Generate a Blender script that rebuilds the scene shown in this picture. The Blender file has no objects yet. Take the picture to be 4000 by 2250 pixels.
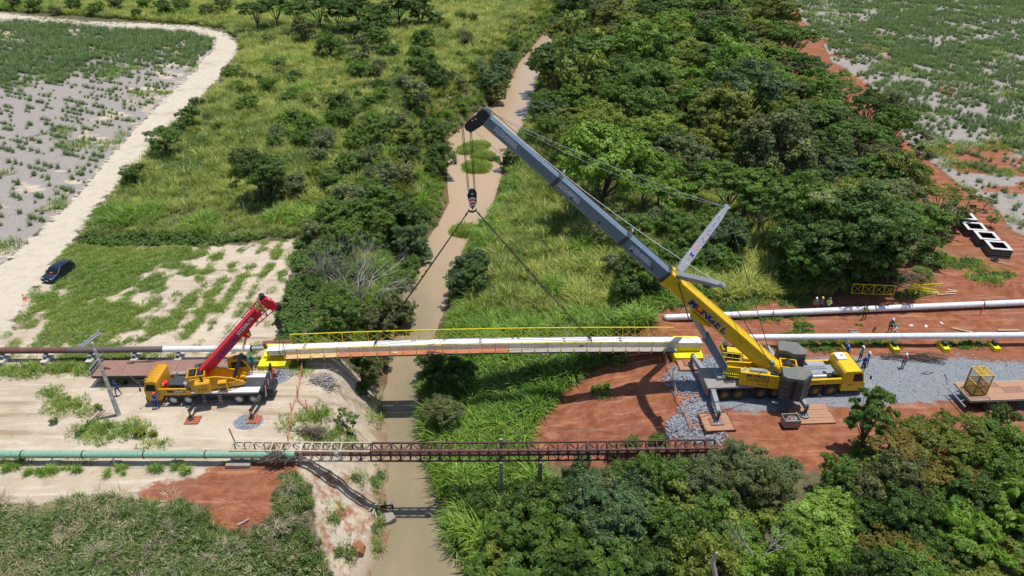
import bpy, math, random
import numpy as np
from mathutils import Vector, Matrix, Euler
R = math.radians
rng = np.random.default_rng(7)
random.seed(7)
sc = bpy.context.scene
COL = sc.collection

# ---------------------------------------------------------------- camera, sky, sun, exposure
PITCH = R(31.0); HC = 43.0; FPX = 2826.0          # photograph is 4000 px wide
cam_d = bpy.data.cameras.new('camera'); cam = bpy.data.objects.new('camera', cam_d); COL.objects.link(cam)
cam.location = (0, 0, HC); cam.rotation_euler = (R(90) - PITCH, 0, 0)
cam_d.sensor_width = 36; cam_d.lens = 36 * FPX / 4000; cam_d.clip_start = 0.5; cam_d.clip_end = 9000
sc.camera = cam
SUN_TO = Vector((0.20, 0.08, 1.0)).normalized()
sun_d = bpy.data.lights.new('sun', 'SUN'); sun_d.energy = 4.6; sun_d.angle = R(0.53); sun_d.color = (1.0, 0.95, 0.87)
sun = bpy.data.objects.new('sun', sun_d); COL.objects.link(sun); sun.location = (40, 20, 90)
sun.rotation_euler = (-SUN_TO).to_track_quat('-Z', 'Y').to_euler()
w = bpy.data.worlds.new('World'); sc.world = w; w.use_nodes = True
nt = w.node_tree; nt.nodes.clear()
sky = nt.nodes.new('ShaderNodeTexSky'); sky.sky_type = 'NISHITA'; sky.sun_disc = False
sky.sun_elevation = math.asin(SUN_TO.z); sky.sun_rotation = math.atan2(SUN_TO.x, SUN_TO.y)
sky.altitude = 600; sky.dust_density = 1.2
bg = nt.nodes.new('ShaderNodeBackground'); bg.inputs['Strength'].default_value = 0.12
wo = nt.nodes.new('ShaderNodeOutputWorld')
nt.links.new(sky.outputs[0], bg.inputs[0]); nt.links.new(bg.outputs[0], wo.inputs[0])
sc.view_settings.view_transform = 'Standard'; sc.view_settings.look = 'None'
sc.view_settings.exposure = 0.0; sc.view_settings.gamma = 1.0; sc.view_settings.use_curve_mapping = False
sc.render.engine = 'CYCLES'
sc.cycles.max_bounces = 6; sc.cycles.diffuse_bounces = 3; sc.cycles.glossy_bounces = 2
sc.cycles.transmission_bounces = 3; sc.cycles.transparent_max_bounces = 4

# ---------------------------------------------------------------- picture <-> place helpers
SP, CP = math.sin(PITCH), math.cos(PITCH)
def U(x, y, z=0.0):
    dx = (x - 2000) / FPX; dy = (y - 1125) / FPX
    t = (HC - z) / (SP + dy * CP)
    return Vector((t * dx, t * (CP - dy * SP), z))
def P(X, Y, Z):
    zc = Y * CP + (HC - Z) * SP; yy = (HC - Z) * CP - Y * SP
    zc = np.maximum(zc, 1.0)
    return 2000 + FPX * X / zc, 1125 + FPX * yy / zc, FPX / zc

# ---------------------------------------------------------------- numpy noise
def _hash(ix, iy, s):
    h = (ix * 374761393 + iy * 668265263 + s * 1442695041) & 0xFFFFFFFF
    h = ((h ^ (h >> 13)) * 1274126177) & 0xFFFFFFFF
    return ((h ^ (h >> 16)) & 0xFFFF) / 65535.0
def vnoise(x, y, s=0):
    x = np.asarray(x, float); y = np.asarray(y, float)
    ix = np.floor(x).astype(np.int64); iy = np.floor(y).astype(np.int64)
    fx = x - ix; fy = y - iy; fx = fx * fx * (3 - 2 * fx); fy = fy * fy * (3 - 2 * fy)
    a = _hash(ix, iy, s); b = _hash(ix + 1, iy, s); c = _hash(ix, iy + 1, s); d = _hash(ix + 1, iy + 1, s)
    return (a * (1 - fx) + b * fx) * (1 - fy) + (c * (1 - fx) + d * fx) * fy
def fbm(x, y, s=0, o=4):
    t = 0; a = .5; n = 0
    for i in range(o):
        t = t + a * vnoise(x * 2 ** i, y * 2 ** i, s + i * 17); n += a; a *= .5
    return t / n
def sstep(a, b, x):
    t = np.clip((x - a) / (b - a), 0, 1); return t * t * (3 - 2 * t)

# ---------------------------------------------------------------- river banks and terrain height
RZ = -6.0
LE = [(1330,2700),(1445,2250),(1492,2188),(1528,2059),(1510,1997),(1507,1914),(1518,1811),(1510,1671),(1489,1552),(1510,1500),(1538,1288),(1595,1205),(1606,1092),(1668,978),(1693,936),(1740,864),(1776,791),(1768,725),(1768,621),(1765,549),(1815,505),(1900,440),(1975,380),(2005,320),(2040,250),(2120,150),(2232,39),(2238,0),(2260,-150)]
RE = [(1930,2700),(1850,2250),(1800,2170),(1735,2080),(1745,1990),(1715,1900),(1694,1852),(1678,1800),(1640,1697),(1632,1552),(1636,1490),(1650,1371),(1664,1268),(1725,1040),(1766,957),(1800,900),(1875,817),(1895,750),(1921,673),(1945,600),(1980,530),(2010,480),(2048,400),(2055,342),(2085,270),(2160,160),(2262,39),(2270,0),(2300,-150)]
le = np.array([U(a, b, RZ)[:2] for a, b in LE]); re_ = np.array([U(a, b, RZ)[:2] for a, b in RE])
def xl(y): return np.interp(y, le[:, 1], le[:, 0]) - .9 * sstep(62, 80, y)
def xr(y): return np.interp(y, re_[:, 1], re_[:, 0]) + 1.9 * sstep(60, 78, y)
def bankw(y): return np.interp(y, [20, 36, 44, 52, 58, 66, 90, 400], [9, 9, 7.5, 6.2, 4.8, 5.5, 8, 9])
def hgt(x, y):
    x = np.asarray(x, float); y = np.asarray(y, float)
    L = xl(y); Rr = xr(y)
    n1 = fbm(x * .35, y * .35, 3) - .5; n2 = fbm(x * 1.3, y * 1.3, 9, 3) - .5
    dl = L - x
    t = np.clip(dl / bankw(y), 0, 1)
    t = t + .10 * n1 * np.sin(np.pi * t) * 2
    zl = RZ + 6.0 * (0.35 * t + 0.65 * sstep(0, 1, t)) + (.9 * n2 + .5 * np.abs(n1)) * np.sin(np.pi * np.clip(t, 0, 1))
    dr = x - Rr
    zr = RZ + 1.3 * sstep(0, 1.6, dr) + 4.7 * (0.6 * np.clip((dr - 4) / 21, 0, 1) + .4 * sstep(4, 25, dr)) + .5 * n1 * sstep(0, 5, dr) * (1 - sstep(20, 26, dr))
    mid = np.minimum(-dl, -dr)
    zm = RZ - 1.2 * sstep(0, 1.5, mid)
    z = np.where(dl > 0, zl, np.where(dr > 0, zr, zm))
    flat = np.where((y > 46) & (y < 62.5) & (x > 16), .25, 1)
    z = z + (.16 * n1 + .10 * n2) * flat * sstep(5, 12, np.abs(x + 11))
    # spoil heaps of red earth
    def heap(cx, cy, rx, ry, h):
        return h * np.exp(-(((x - cx) / rx) ** 2 + ((y - cy) / ry) ** 2)) * (.75 + .9 * fbm(x * .9, y * .9, 5))
    z = z + heap(-20.5, 37.5, 3.0, 1.6, .8) + heap(-24.5, 38.8, 3.5, 1.2, .5) + heap(46, 73.5, 5, 1.6, 1.1) + heap(56, 71.5, 6, 1.2, .8) + heap(38, 60.7 + 13, 4, 1.5, .8)
    z = z + heap(12.5, 63.5, 3.5, 1.5, .9) + heap(13, 55.0, 2.2, .8, .35)
    far = sstep(260, 900, y)
    z = z + far * (14 * fbm(x * .004, y * .004, 21) - 4) 
    return z
def G(x, y):   # picture point -> point on the terrain
    v = U(x, y, 0)
    for i in range(12):
        z = float(hgt(v.x, v.y)); v = U(x, y, z * .5 + v.z * .5)
    return v

# ---------------------------------------------------------------- zones (outlines of the ground covers)
E1 = [(-1500,30),(0,49),(155,67),(362,85),(569,91),(776,104),(880,129),(927,171),(921,217),(880,254),(849,311),(797,362),(725,440),(668,481),(600,559),(564,606),(523,647),(476,694),(435,750),(362,817),(331,874),(290,926),(280,957),(243,999),(215,1035),(190,1081),(155,1112),(119,1143),(88,1190),(62,1247),(57,1299),(0,1320),(-600,1420)]
E2 = [(-600,1340),(-400,1250),(0,1035),(104,947),(171,885),(248,817),(316,745),(430,611),(518,518),(621,404),(699,331),(761,274),(792,233),(836,197),(845,150),(766,127),(688,118),(600,112),(414,104),(207,84),(0,74),(-1500,62)]
EF = [(3111,-60),(3111,0),(3129,78),(3176,124),(3207,155),(3248,243),(3310,269),(3362,336),(3388,388),(3517,466),(3517,518),(3559,569),(3647,637),(3693,673),(3776,750),(3849,781),(3906,828),(3947,895),(4000,921),(5500,1250)]
POLY = dict(
 road=E1 + E2,
 fieldl=E2 + [(-1500,50),(-1500,1900),(-600,1345)],
 meadow=[(280,957),(425,973),(828,962),(1000,957),(1165,930),(1120,1110),(1090,1230),(1080,1350),(1040,1372),(700,1388),(560,1402),(380,1400),(330,1440),(0,1452),(-900,1490),(-900,1440),(0,1320),(57,1299),(62,1247),(88,1190),(119,1143),(155,1112),(190,1081),(215,1035),(243,999)],
 site=[(-1500,1440),(0,1440),(400,1400),(1060,1340),(1180,1370),(1310,1390),(1450,1500),(1560,1560),(1560,2250),(1500,2500),(1330,2500),(1290,2250),(1250,2150),(1225,2050),(1212,1900),(1160,1852),(1100,1850),(1070,2000),(900,2060),(800,1990),(560,1970),(400,1940),(0,1980),(-1500,2060)],
 redl=[(540,1930),(600,1885),(760,1870),(820,1830),(890,1800),(1000,1790),(1140,1805),(1180,1850),(1110,1880),(1070,2010),(950,2090),(830,2060),(700,1990),(560,1965)],
 scrub=[(-1500,2000),(0,1970),(180,1990),(250,1945),(400,1930),(560,1960),(700,1960),(800,1970),(830,2040),(900,2080),(1060,2030),(1062,1960),(1100,1850),(1160,1850),(1215,1900),(1230,2050),(1260,2150),(1300,2260),(1340,2600),(-1500,2600)],
 redr=[(2570,1215),(2700,1185),(2950,1180),(3150,1165),(3300,1150),(3450,1060),(3560,990),(3640,950),(3660,880),(3560,780),(3480,690),(3380,560),(3300,440),(3200,400),(3100,330),(3040,250),(2980,180),(2940,120),(2960,60),(3040,-20),(3080,-60)] + EF + [(5500,1800),(4000,1850),(3700,1850),(3500,1800),(3300,1850),(3000,1830),(2850,1760),(2600,1780),(2300,1830),(2065,1800),(2060,1720),(2080,1670),(2150,1590),(2200,1540),(2230,1500),(2310,1449),(2390,1400),(2440,1370),(2390,1320),(2480,1290),(2560,1260)],
 fieldr=EF + [(5500,-200),(3120,-200)],
 gravel=[(2742,1401),(2814,1396),(3164,1402),(3287,1398),(3426,1396),(3583,1404),(3736,1400),(3852,1409),(4000,1416),(5500,1440),(5500,1640),(4000,1590),(3740,1565),(3493,1576),(3314,1588),(3150,1590),(2980,1606),(2870,1604),(2814,1588),(2787,1570),(2740,1560),(2724,1540),(2700,1500),(2680,1450)],
 stones=[(2620,1445),(2594,1481),(2634,1535),(2724,1530),(2738,1553),(2666,1571),(2657,1602),(2612,1647),(2612,1701),(2697,1728),(2815,1730),(2830,1700),(2800,1683),(2740,1690),(2700,1652),(2790,1620),(2778,1575),(2760,1500),(2860,1440),(2830,1400),(2742,1401)],
 tgl=[(-1500,45),(0,45),(569,85),(880,115),(945,170),(935,230),(870,330),(740,450),(620,560),(490,710),(360,880),(290,955),(425,968),(828,958),(1170,925),(1120,1110),(1085,1260),(1085,1330),(1290,1375),(1420,1420),(1700,1300),(2300,100),(2300,-220),(-1500,-220)],
 tgr=[(2300,-220),(2000,330),(1700,1000),(1560,1400),(1560,2500),(2500,2500),(2350,2000),(2150,1880),(2060,1810),(2055,1700),(2160,1570),(2225,1480),(2320,1430),(2400,1340),(2500,1290),(2570,1210),(2700,1175),(2950,1160),(3300,1140),(3400,900),(3000,700),(2950,0)],
 valleyfar=[(2300,-220),(2600,-220),(2950,0),(2600,300),(2050,330)],
)
POLY = {k: np.array(v, float) for k, v in POLY.items()}
def sdist(name, px, py):   # signed distance in picture units, + inside
    pl = POLY[name]; px = np.asarray(px, float); py = np.asarray(py, float)
    d2 = np.full(px.shape, 1e18); ins = np.zeros(px.shape, bool)
    n = len(pl)
    for i in range(n):
        a = pl[i]; b = pl[(i + 1) % n]; ab = b - a
        L2 = ab @ ab
        if L2 < 1e-9: continue
        t = np.clip(((px - a[0]) * ab[0] + (py - a[1]) * ab[1]) / L2, 0, 1)
        dx = px - a[0] - t * ab[0]; dy = py - a[1] - t * ab[1]
        d2 = np.minimum(d2, dx * dx + dy * dy)
        if a[1] != b[1]:
            c = ((a[1] > py) != (b[1] > py)) & (px < (b[0] - a[0]) * (py - a[1]) / (b[1] - a[1]) + a[0])
            ins ^= c
    d = np.sqrt(d2); return np.where(ins, d, -d)
def zone(name, X, Y, Z=None):  # signed distance in metres, roughly
    if Z is None: Z = hgt(X, Y)
    sx, sy, k = P(X, Y, Z)
    return sdist(name, sx, sy) / (k * .75)

# ---------------------------------------------------------------- object helpers
def tag(o, label=None, cat=None, group=None, kind=None):
    if label: o['label'] = label
    if cat: o['category'] = cat
    if group: o['group'] = group
    if kind: o['kind'] = kind
    return o
def empty(name, loc=(0, 0, 0), rz=0, label=None, cat=None, group=None, parent=None):
    o = bpy.data.objects.new(name, None); COL.objects.link(o); o.location = loc; o.rotation_euler = (0, 0, rz)
    o.empty_display_size = .3
    if parent: o.parent = parent
    return tag(o, label, cat, group)
def link(me, name, parent=None, mat=None, M=None):
    o = bpy.data.objects.new(name, me); COL.objects.link(o)
    if mat is not None and len(me.materials) == 0: me.materials.append(mat)
    if parent: o.parent = parent
    if M is not None: o.matrix_local = M
    return o
class MB:
    def __init__(s): s.v = []; s.f = []; s.m = []; s.cm = 0
    def add(s, vs, fs, M=None):
        b = len(s.v)
        s.v += [tuple(M @ Vector(p)) if M is not None else tuple(p) for p in vs]
        s.f += [tuple(b + i for i in f) for f in fs]; s.m += [s.cm] * len(fs); return s
    def box(s, c, d, rz=0, M=None):
        x, y, z = d[0] / 2, d[1] / 2, d[2] / 2
        A = Matrix.Translation(c) @ Matrix.Rotation(rz, 4, 'Z')
        if M is not None: A = M @ A
        return s.add([(-x,-y,-z),(x,-y,-z),(x,y,-z),(-x,y,-z),(-x,-y,z),(x,-y,z),(x,y,z),(-x,y,z)],
                     [(0,3,2,1),(4,5,6,7),(0,1,5,4),(1,2,6,5),(2,3,7,6),(3,0,4,7)], A)
    def beam(s, p, q, w, h, up=(0, 0, 1)):
        p = Vector(p); q = Vector(q); d = (q - p); L = d.length; d.normalize()
        u = Vector(up); sd = d.cross(u)
        if sd.length < 1e-3: sd = d.cross(Vector((1, 0, 0)))
        sd.normalize(); u = sd.cross(d); M = Matrix((d, sd, u)).transposed().to_4x4(); M.translation = (p + q) / 2
        return s.box((0, 0, 0), (L, w, h), 0, M)
    def tube(s, pts, r, n=8, cap=True):
        pts = [Vector(p) for p in pts]; r = r if isinstance(r, (list, tuple)) else [r] * len(pts)
        b = len(s.v); prev = None
        for i, p in enumerate(pts):
            d = (pts[min(i + 1, len(pts) - 1)] - pts[max(i - 1, 0)]).normalized()
            if prev is None:
                a = d.cross(Vector((0, 0, 1)));
                if a.length < .05: a = d.cross(Vector((1, 0, 0)))
            else:
                a = prev - d * prev.dot(d)
            a.normalize(); prev = a; c = d.cross(a)
            for k in range(n):
                t = 2 * math.pi * k / n; s.v.append(tuple(p + (a * math.cos(t) + c * math.sin(t)) * r[i]))
        for i in range(len(pts) - 1):
            for k in range(n):
                k2 = (k + 1) % n; s.f.append((b + i*n + k, b + i*n + k2, b + (i+1)*n + k2, b + (i+1)*n + k)); s.m.append(s.cm)
        if cap:
            s.f.append(tuple(b + k for k in range(n))[::-1]); s.m.append(s.cm)
            e = b + (len(pts) - 1) * n; s.f.append(tuple(e + k for k in range(n))); s.m.append(s.cm)
        return s
    def cyl(s, p, q, r, n=12, r2=None): return s.tube([p, q], [r, r if r2 is None else r2], n)
    def prism(s, poly, a, b, axis='Z', M=None):   # extrude a 2D outline between a and b along axis
        n = len(poly)
        f = {'Z': lambda u, v, w: (u, v, w), 'Y': lambda u, v, w: (u, w, v), 'X': lambda u, v, w: (w, u, v)}[axis]
        vs = [f(u, v, a) for u, v in poly] + [f(u, v, b) for u, v in poly]
        fs = [tuple(range(n)), tuple(range(2*n - 1, n - 1, -1))] + [(i, i + n, (i+1) % n + n, (i+1) % n) for i in range(n)]
        return s.add(vs, fs, M)
    def mesh(s, name):
        me = bpy.data.meshes.new(name); me.from_pydata(s.v, [], s.f)
        if any(s.m): me.polygons.foreach_set('material_index', s.m)
        import bmesh
        bm = bmesh.new(); bm.from_mesh(me); bmesh.ops.recalc_face_normals(bm, faces=bm.faces); bm.to_mesh(me); bm.free()
        me.update(); return me
    def build(s, name, mat, parent=None, bevel=0, smooth=False, M=None, ab=True):
        me = s.mesh(name)
        for m in (mat if isinstance(mat, (list, tuple)) else [mat]): me.materials.append(m)
        if smooth:
            me.polygons.foreach_set('use_smooth', [True] * len(me.polygons))
            try: me.set_sharp_from_angle(angle=R(35))
            except Exception: pass
        o = link(me, name, parent, None, M)
        if bevel:
            b = o.modifiers.new('bevel', 'BEVEL'); b.width = bevel; b.segments = 1; b.limit_method = 'ANGLE'; b.angle_limit = R(40)
        return o
def box(name, c, d, mat, parent=None, rz=0, bevel=0): return MB().box(c, d, rz).build(name, mat, parent, bevel)

# ---------------------------------------------------------------- materials
def _n(nt, t, **k):
    n = nt.nodes.new(t)
    for a, b in k.items(): setattr(n, a, b)
    return n
def _mix(nt, f, a, b):
    m = nt.nodes.new('ShaderNodeMix'); m.data_type = 'RGBA'
    for s, v in ((m.inputs[0], f), (m.inputs[6], a), (m.inputs[7], b)):
        if hasattr(v, 'links') or isinstance(v, bpy.types.NodeSocket): nt.links.new(v, s)
        else: s.default_value = v if not isinstance(v, tuple) else (v + (1,) if len(v) == 3 else v)
    return m.outputs[2]
def _math(nt, op, a, b=0.0, c=None, clamp=False):
    m = nt.nodes.new('ShaderNodeMath'); m.operation = op; m.use_clamp = clamp
    for i, v in enumerate((a, b) if c is None else (a, b, c)):
        if isinstance(v, bpy.types.NodeSocket): nt.links.new(v, m.inputs[i])
        else: m.inputs[i].default_value = v
    return m.outputs[0]
def _noise(nt, scale, detail=4, rough=.6, vec=None, dist=0):
    n = nt.nodes.new('ShaderNodeTexNoise'); n.inputs['Scale'].default_value = scale; n.inputs['Detail'].default_value = detail
    n.inputs['Roughness'].default_value = rough; n.inputs['Distortion'].default_value = dist
    if vec is not None: nt.links.new(vec, n.inputs['Vector'])
    return n.outputs[0]
def _ramp(nt, fac, a, b):
    m = nt.nodes.new('ShaderNodeMapRange'); m.inputs[1].default_value = a; m.inputs[2].default_value = b; m.clamp = True
    m.interpolation_type = 'SMOOTHSTEP'; nt.links.new(fac, m.inputs[0]); return m.outputs[0]
def newmat(name):
    m = bpy.data.materials.new(name); m.use_nodes = True; nt = m.node_tree
    return m, nt, nt.nodes['Principled BSDF']
def mat(name, col, rough=.5, metal=0.0, dirt=(.35, .28, .2), amt=.25, scale=1.5, var=.12, bump=0.0, spec=.5):
    m, nt, b = newmat(name)
    tc = _n(nt, 'ShaderNodeTexCoord'); geo = _n(nt, 'ShaderNodeNewGeometry')
    n1 = _noise(nt, scale, 6, .65, geo.outputs['Position']); n2 = _noise(nt, scale * 7, 3, .6, geo.outputs['Position'])
    dark = tuple(c * (1 - var) for c in col); lite = tuple(min(1, c * (1 + var)) for c in col)
    c = _mix(nt, _ramp(nt, n2, .3, .7), dark, lite)
    f = _math(nt, 'MULTIPLY', _ramp(nt, n1, .45, .75), amt)
    c = _mix(nt, f, c, dirt)
    nt.links.new(c, b.inputs['Base Color']); b.inputs['Metallic'].default_value = metal
    r = _math(nt, 'MULTIPLY_ADD', n1, .25, rough - .1); nt.links.new(r, b.inputs['Roughness'])
    b.inputs['Specular IOR Level'].default_value = spec
    if bump:
        bp = _n(nt, 'ShaderNodeBump'); bp.inputs['Strength'].default_value = bump; bp.inputs['Distance'].default_value = .03
        nt.links.new(n2, bp.inputs['Height']); nt.links.new(bp.outputs[0], b.inputs['Normal'])
    return m
M = dict(
 yellow=mat('yellow_paint', (.74,.48,.01), .40, amt=.34, dirt=(.42,.28,.10), scale=1.1),
 yellow2=mat('bright_yellow_paint', (.80,.70,.01), .45, amt=.22, dirt=(.5,.42,.1)),
 amber=mat('amber_crane_paint', (.62,.32,.012), .4, amt=.18),
 grey=mat('grey_boom_paint', (.14,.195,.265), .27, amt=.15, dirt=(.25,.25,.25), scale=.8),
 lgrey=mat('light_grey_paint', (.26,.29,.31), .45, amt=.45, dirt=(.36,.31,.26)),
 deck=mat('dusty_deck', (.27,.245,.235), .7, amt=.5, dirt=(.36,.29,.24)),
 dgrey=mat('dark_grey_paint', (.05,.055,.06), .5, amt=.3, dirt=(.16,.14,.12)),
 cw=mat('counterweight_paint', (.055,.06,.062), .6, amt=.45, dirt=(.15,.145,.13), scale=.9),
 cwtop=mat('weathered_counterweight_top', (.13,.14,.13), .7, amt=.6, dirt=(.24,.2,.16), scale=.9),
 black=mat('black_metal', (.015,.015,.017), .45, amt=.25, dirt=(.09,.08,.07)),
 rubber=mat('tyre_rubber', (.022,.021,.021), .8, amt=.55, dirt=(.10,.08,.065)),
 hub=mat('ochre_hub', (.28,.17,.05), .6, amt=.5),
 silver=mat('silver_metal', (.55,.56,.58), .35, .6, amt=.2),
 white=mat('white_paint', (.78,.78,.78), .4, amt=.12, dirt=(.55,.5,.45)),
 pipew=mat('white_pipe_coating', (.74,.76,.80), .35, amt=.10, dirt=(.6,.56,.52), scale=.5),
 beamw=mat('white_girder', (.70,.68,.68), .5, amt=.45, dirt=(.5,.4,.36), scale=.7),
 beamg=mat('stained_girder_side', (.42,.38,.36), .6, amt=.6, dirt=(.3,.24,.2)),
 red=mat('red_paint', (.56,.012,.03), .35, amt=.25, dirt=(.4,.1,.07)),
 redpart=mat('red_plastic', (.6,.03,.03), .4, amt=.1),
 rust=mat('rusty_steel', (.17,.065,.04), .75, amt=.6, dirt=(.28,.12,.06), scale=1.2, bump=.2),
 rustpipe=mat('rusty_pipe', (.15,.06,.045), .7, amt=.7, dirt=(.20,.10,.08), scale=.7),
 rustdark=mat('dark_rusted_truss', (.07,.03,.024), .75, amt=.5, dirt=(.16,.07,.04)),
 rustdeck=mat('rusty_deck_plate', (.27,.15,.11), .75, amt=.7, dirt=(.19,.12,.10), scale=.9),
 brownpipe=mat('maroon_pipe', (.20,.085,.07), .55, amt=.5, dirt=(.14,.06,.05)),
 dusty=mat('dust_whitened_steel', (.48,.41,.32), .8, amt=.5, dirt=(.3,.2,.13)),
 green=mat('mint_green_pipe', (.20,.40,.28), .5, amt=.45, dirt=(.34,.42,.32), scale=.6),
 concrete=mat('concrete', (.50,.48,.44), .85, amt=.5, dirt=(.36,.3,.25), bump=.3),
 oldconc=mat('weathered_concrete', (.32,.28,.24), .9, amt=.7, dirt=(.2,.16,.12), bump=.4),
 galv=mat('galvanised_steel', (.45,.47,.5), .4, .5, amt=.2),
 wood=mat('timber', (.40,.22,.13), .8, amt=.5, dirt=(.30,.2,.14), scale=2.5, bump=.2),
 woodred=mat('reddish_timber', (.36,.12,.06), .8, amt=.4, dirt=(.24,.1,.06), scale=2.5),
 woodpale=mat('pale_timber', (.55,.42,.25), .8, amt=.4, dirt=(.4,.3,.2), scale=2.5),
 tan=mat('tan_walkway_board', (.58,.38,.20), .7, amt=.35, dirt=(.45,.3,.18)),
 orangew=mat('red_oxide_walkway', (.44,.15,.085), .7, amt=.45, dirt=(.36,.17,.12)),
 greyw=mat('grey_walkway_grating', (.34,.30,.29), .7, amt=.4),
 rope=mat('steel_rope', (.035,.028,.024), .6, amt=.3),
 glass=mat('tinted_glass', (.012,.016,.02), .16, amt=0.0, dirt=(.05,.05,.05), spec=.35),
 carp=mat('dark_blue_car_paint', (.012,.022,.05), .25, amt=.3, dirt=(.10,.10,.11)),
 blue=mat('blue_lettering', (.02,.02,.30), .45, amt=0.05),
 letred=mat('red_lettering', (.7,.02,.02), .45, amt=0.05),
 letw=mat('white_lettering', (.75,.75,.78), .45, amt=0.05),
 letbrown=mat('brown_lettering', (.24,.08,.02), .5, amt=0.1),
 orange=mat('orange_plastic', (.85,.16,.03), .5, amt=.1),
 mesh_or=mat('orange_safety_mesh', (.66,.30,.19), .7, amt=.4, dirt=(.5,.25,.15)),
 cable=mat('brown_cable', (.07,.045,.035), .7, amt=.4),
 bark=mat('bark', (.13,.10,.075), .9, amt=.5, dirt=(.2,.17,.13), scale=4),
 barkd=mat('dark_bark', (.05,.038,.03), .9, amt=.4, scale=4),
 barkw=mat('bleached_wood', (.42,.38,.34), .9, amt=.4, dirt=(.25,.22,.19), scale=4),
 stone=mat('blue_grey_stone', (.235,.265,.315), .8, amt=.35, dirt=(.4,.42,.45), scale=3, var=.35),
 skin=mat('skin', (.28,.15,.09), .6, amt=0), hair=mat('hair', (.02,.015,.012), .7, amt=0),
 boxrim=mat('cast_concrete_rim', (.60,.60,.60), .8, amt=.4, dirt=(.4,.38,.35)),
 galv2=mat('weathered_grey_strut', (.30,.32,.34), .5, amt=.5, dirt=(.38,.33,.28)),
 cyan=mat('pale_grey_cover', (.5,.53,.56), .6, amt=.2),
 amberl=mat('beacon_orange', (.8,.15,.02), .4, amt=0),
)
def foliage(name, c1, c2, c3=None, trans=.3, rough=.55, obj=False, sat=1):
    """leaf material: c1..c2 by a per-plant tint, c3 on scattered leaf patches"""
    m, nt, b = newmat(name); N = nt.nodes
    at = _n(nt, 'ShaderNodeAttribute', attribute_name='tint', attribute_type='INSTANCER')
    lf = _n(nt, 'ShaderNodeAttribute', attribute_name='leaf')
    oi = _n(nt, 'ShaderNodeObjectInfo'); geo = _n(nt, 'ShaderNodeNewGeometry')
    nz = _noise(nt, .9, 3, .6, geo.outputs['Position'])
    if obj:
        base = oi.outputs['Color']; c = _mix(nt, _math(nt, 'MULTIPLY', _ramp(nt, nz, .35, .7), .5), base, _mix(nt, .55, base, c2))
    else:
        f = _math(nt, 'MULTIPLY_ADD', nz, .7, -.35); f = _math(nt, 'ADD', f, at.outputs['Fac'], clamp=True)
        c = _mix(nt, f, c1, c2)
    if c3 is not None:
        c = _mix(nt, _math(nt, 'MULTIPLY', _ramp(nt, lf.outputs['Fac'], .72, .95), .75), c, c3)
    hs = _n(nt, 'ShaderNodeHueSaturation'); nt.links.new(c, hs.inputs['Color'])
    v = _math(nt, 'MULTIPLY_ADD', lf.outputs['Fac'], .7, .65); nt.links.new(v, hs.inputs['Value']); hs.inputs['Saturation'].default_value = sat
    c = hs.outputs[0]
    nt.links.new(c, b.inputs['Base Color']); b.inputs['Roughness'].default_value = rough; b.inputs['Specular IOR Level'].default_value = .35
    tr = _n(nt, 'ShaderNodeBsdfTranslucent'); nt.links.new(_mix(nt, .35, c, (.25, .3, .03)), tr.inputs[0])
    mx = _n(nt, 'ShaderNodeMixShader'); mx.inputs[0].default_value = trans
    nt.links.new(b.outputs[0], mx.inputs[1]); nt.links.new(tr.outputs[0], mx.inputs[2])
    nt.links.new(mx.outputs[0], N['Material Output'].inputs[0]); return m
F = dict(
 tree=foliage('tree_leaves', (.05,.09,.02), (.17,.23,.035), (.22,.27,.06), obj=True, trans=.32),
 grass=foliage('tall_grass_blades', (.13,.235,.04), (.50,.55,.12), (.60,.55,.27), trans=.34, rough=.6),
 reed=foliage('reed_blades', (.10,.25,.03), (.30,.46,.06), (.42,.50,.15), trans=.36),
 cane=foliage('cane_leaves', (.085,.19,.06), (.19,.30,.09), (.36,.40,.22), trans=.28),
 turf=foliage('turf_blades', (.12,.27,.035), (.34,.44,.07), (.46,.44,.16), trans=.3),
 weed=foliage('weed_leaves', (.065,.15,.03), (.16,.27,.04), (.24,.33,.08), trans=.3),
 scrub=foliage('scrub_leaves', (.115,.19,.055), (.25,.30,.105), (.42,.38,.27), trans=.28, rough=.7),
 canopy=foliage('canopy_leaves', (.055,.12,.02), (.17,.27,.035), (.24,.30,.06), trans=.32),
 straw=foliage('dry_straw', (.36,.29,.18), (.48,.41,.28), trans=.15, rough=.8),
)

# ================================================================ GROUND
def axis_pts(segs):
    out = [segs[0][0]]
    for a, b, st in segs:
        x = a
        while x < b - 1e-6:
            x = min(b, x + st); out.append(x)
    return np.array(sorted(set(round(float(v), 4) for v in out)))
xs = axis_pts([(-3000,-600,400),(-600,-200,50),(-200,-110,5),(-110,-50,1.2),(-50,-22,.55),(-22,0,.32),(0,48,.45),(48,110,1.2),(110,200,5),(200,600,50),(600,3000,400)])
ys = axis_pts([(-300,0,50),(0,22,3),(22,30,.8),(30,66,.36),(66,110,.7),(110,200,1.6),(200,330,4),(330,700,25),(700,3400,300)])
GX, GY = np.meshgrid(xs, ys); GZ = hgt(GX, GY)
sxp, syp, kk = P(GX, GY, GZ)
infront = (GY * CP + (HC - GZ) * SP) > 5
def zm(name): return np.where(infront, sdist(name, sxp, syp) / (kk * .75), -50)
Z = {k: zm(k) for k in ('road','fieldl','meadow','site','redl','scrub','redr','fieldr','gravel','stones')}
def soft(d, w=.9): return np.clip(.5 + d / (2 * w), 0, 1)
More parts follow.
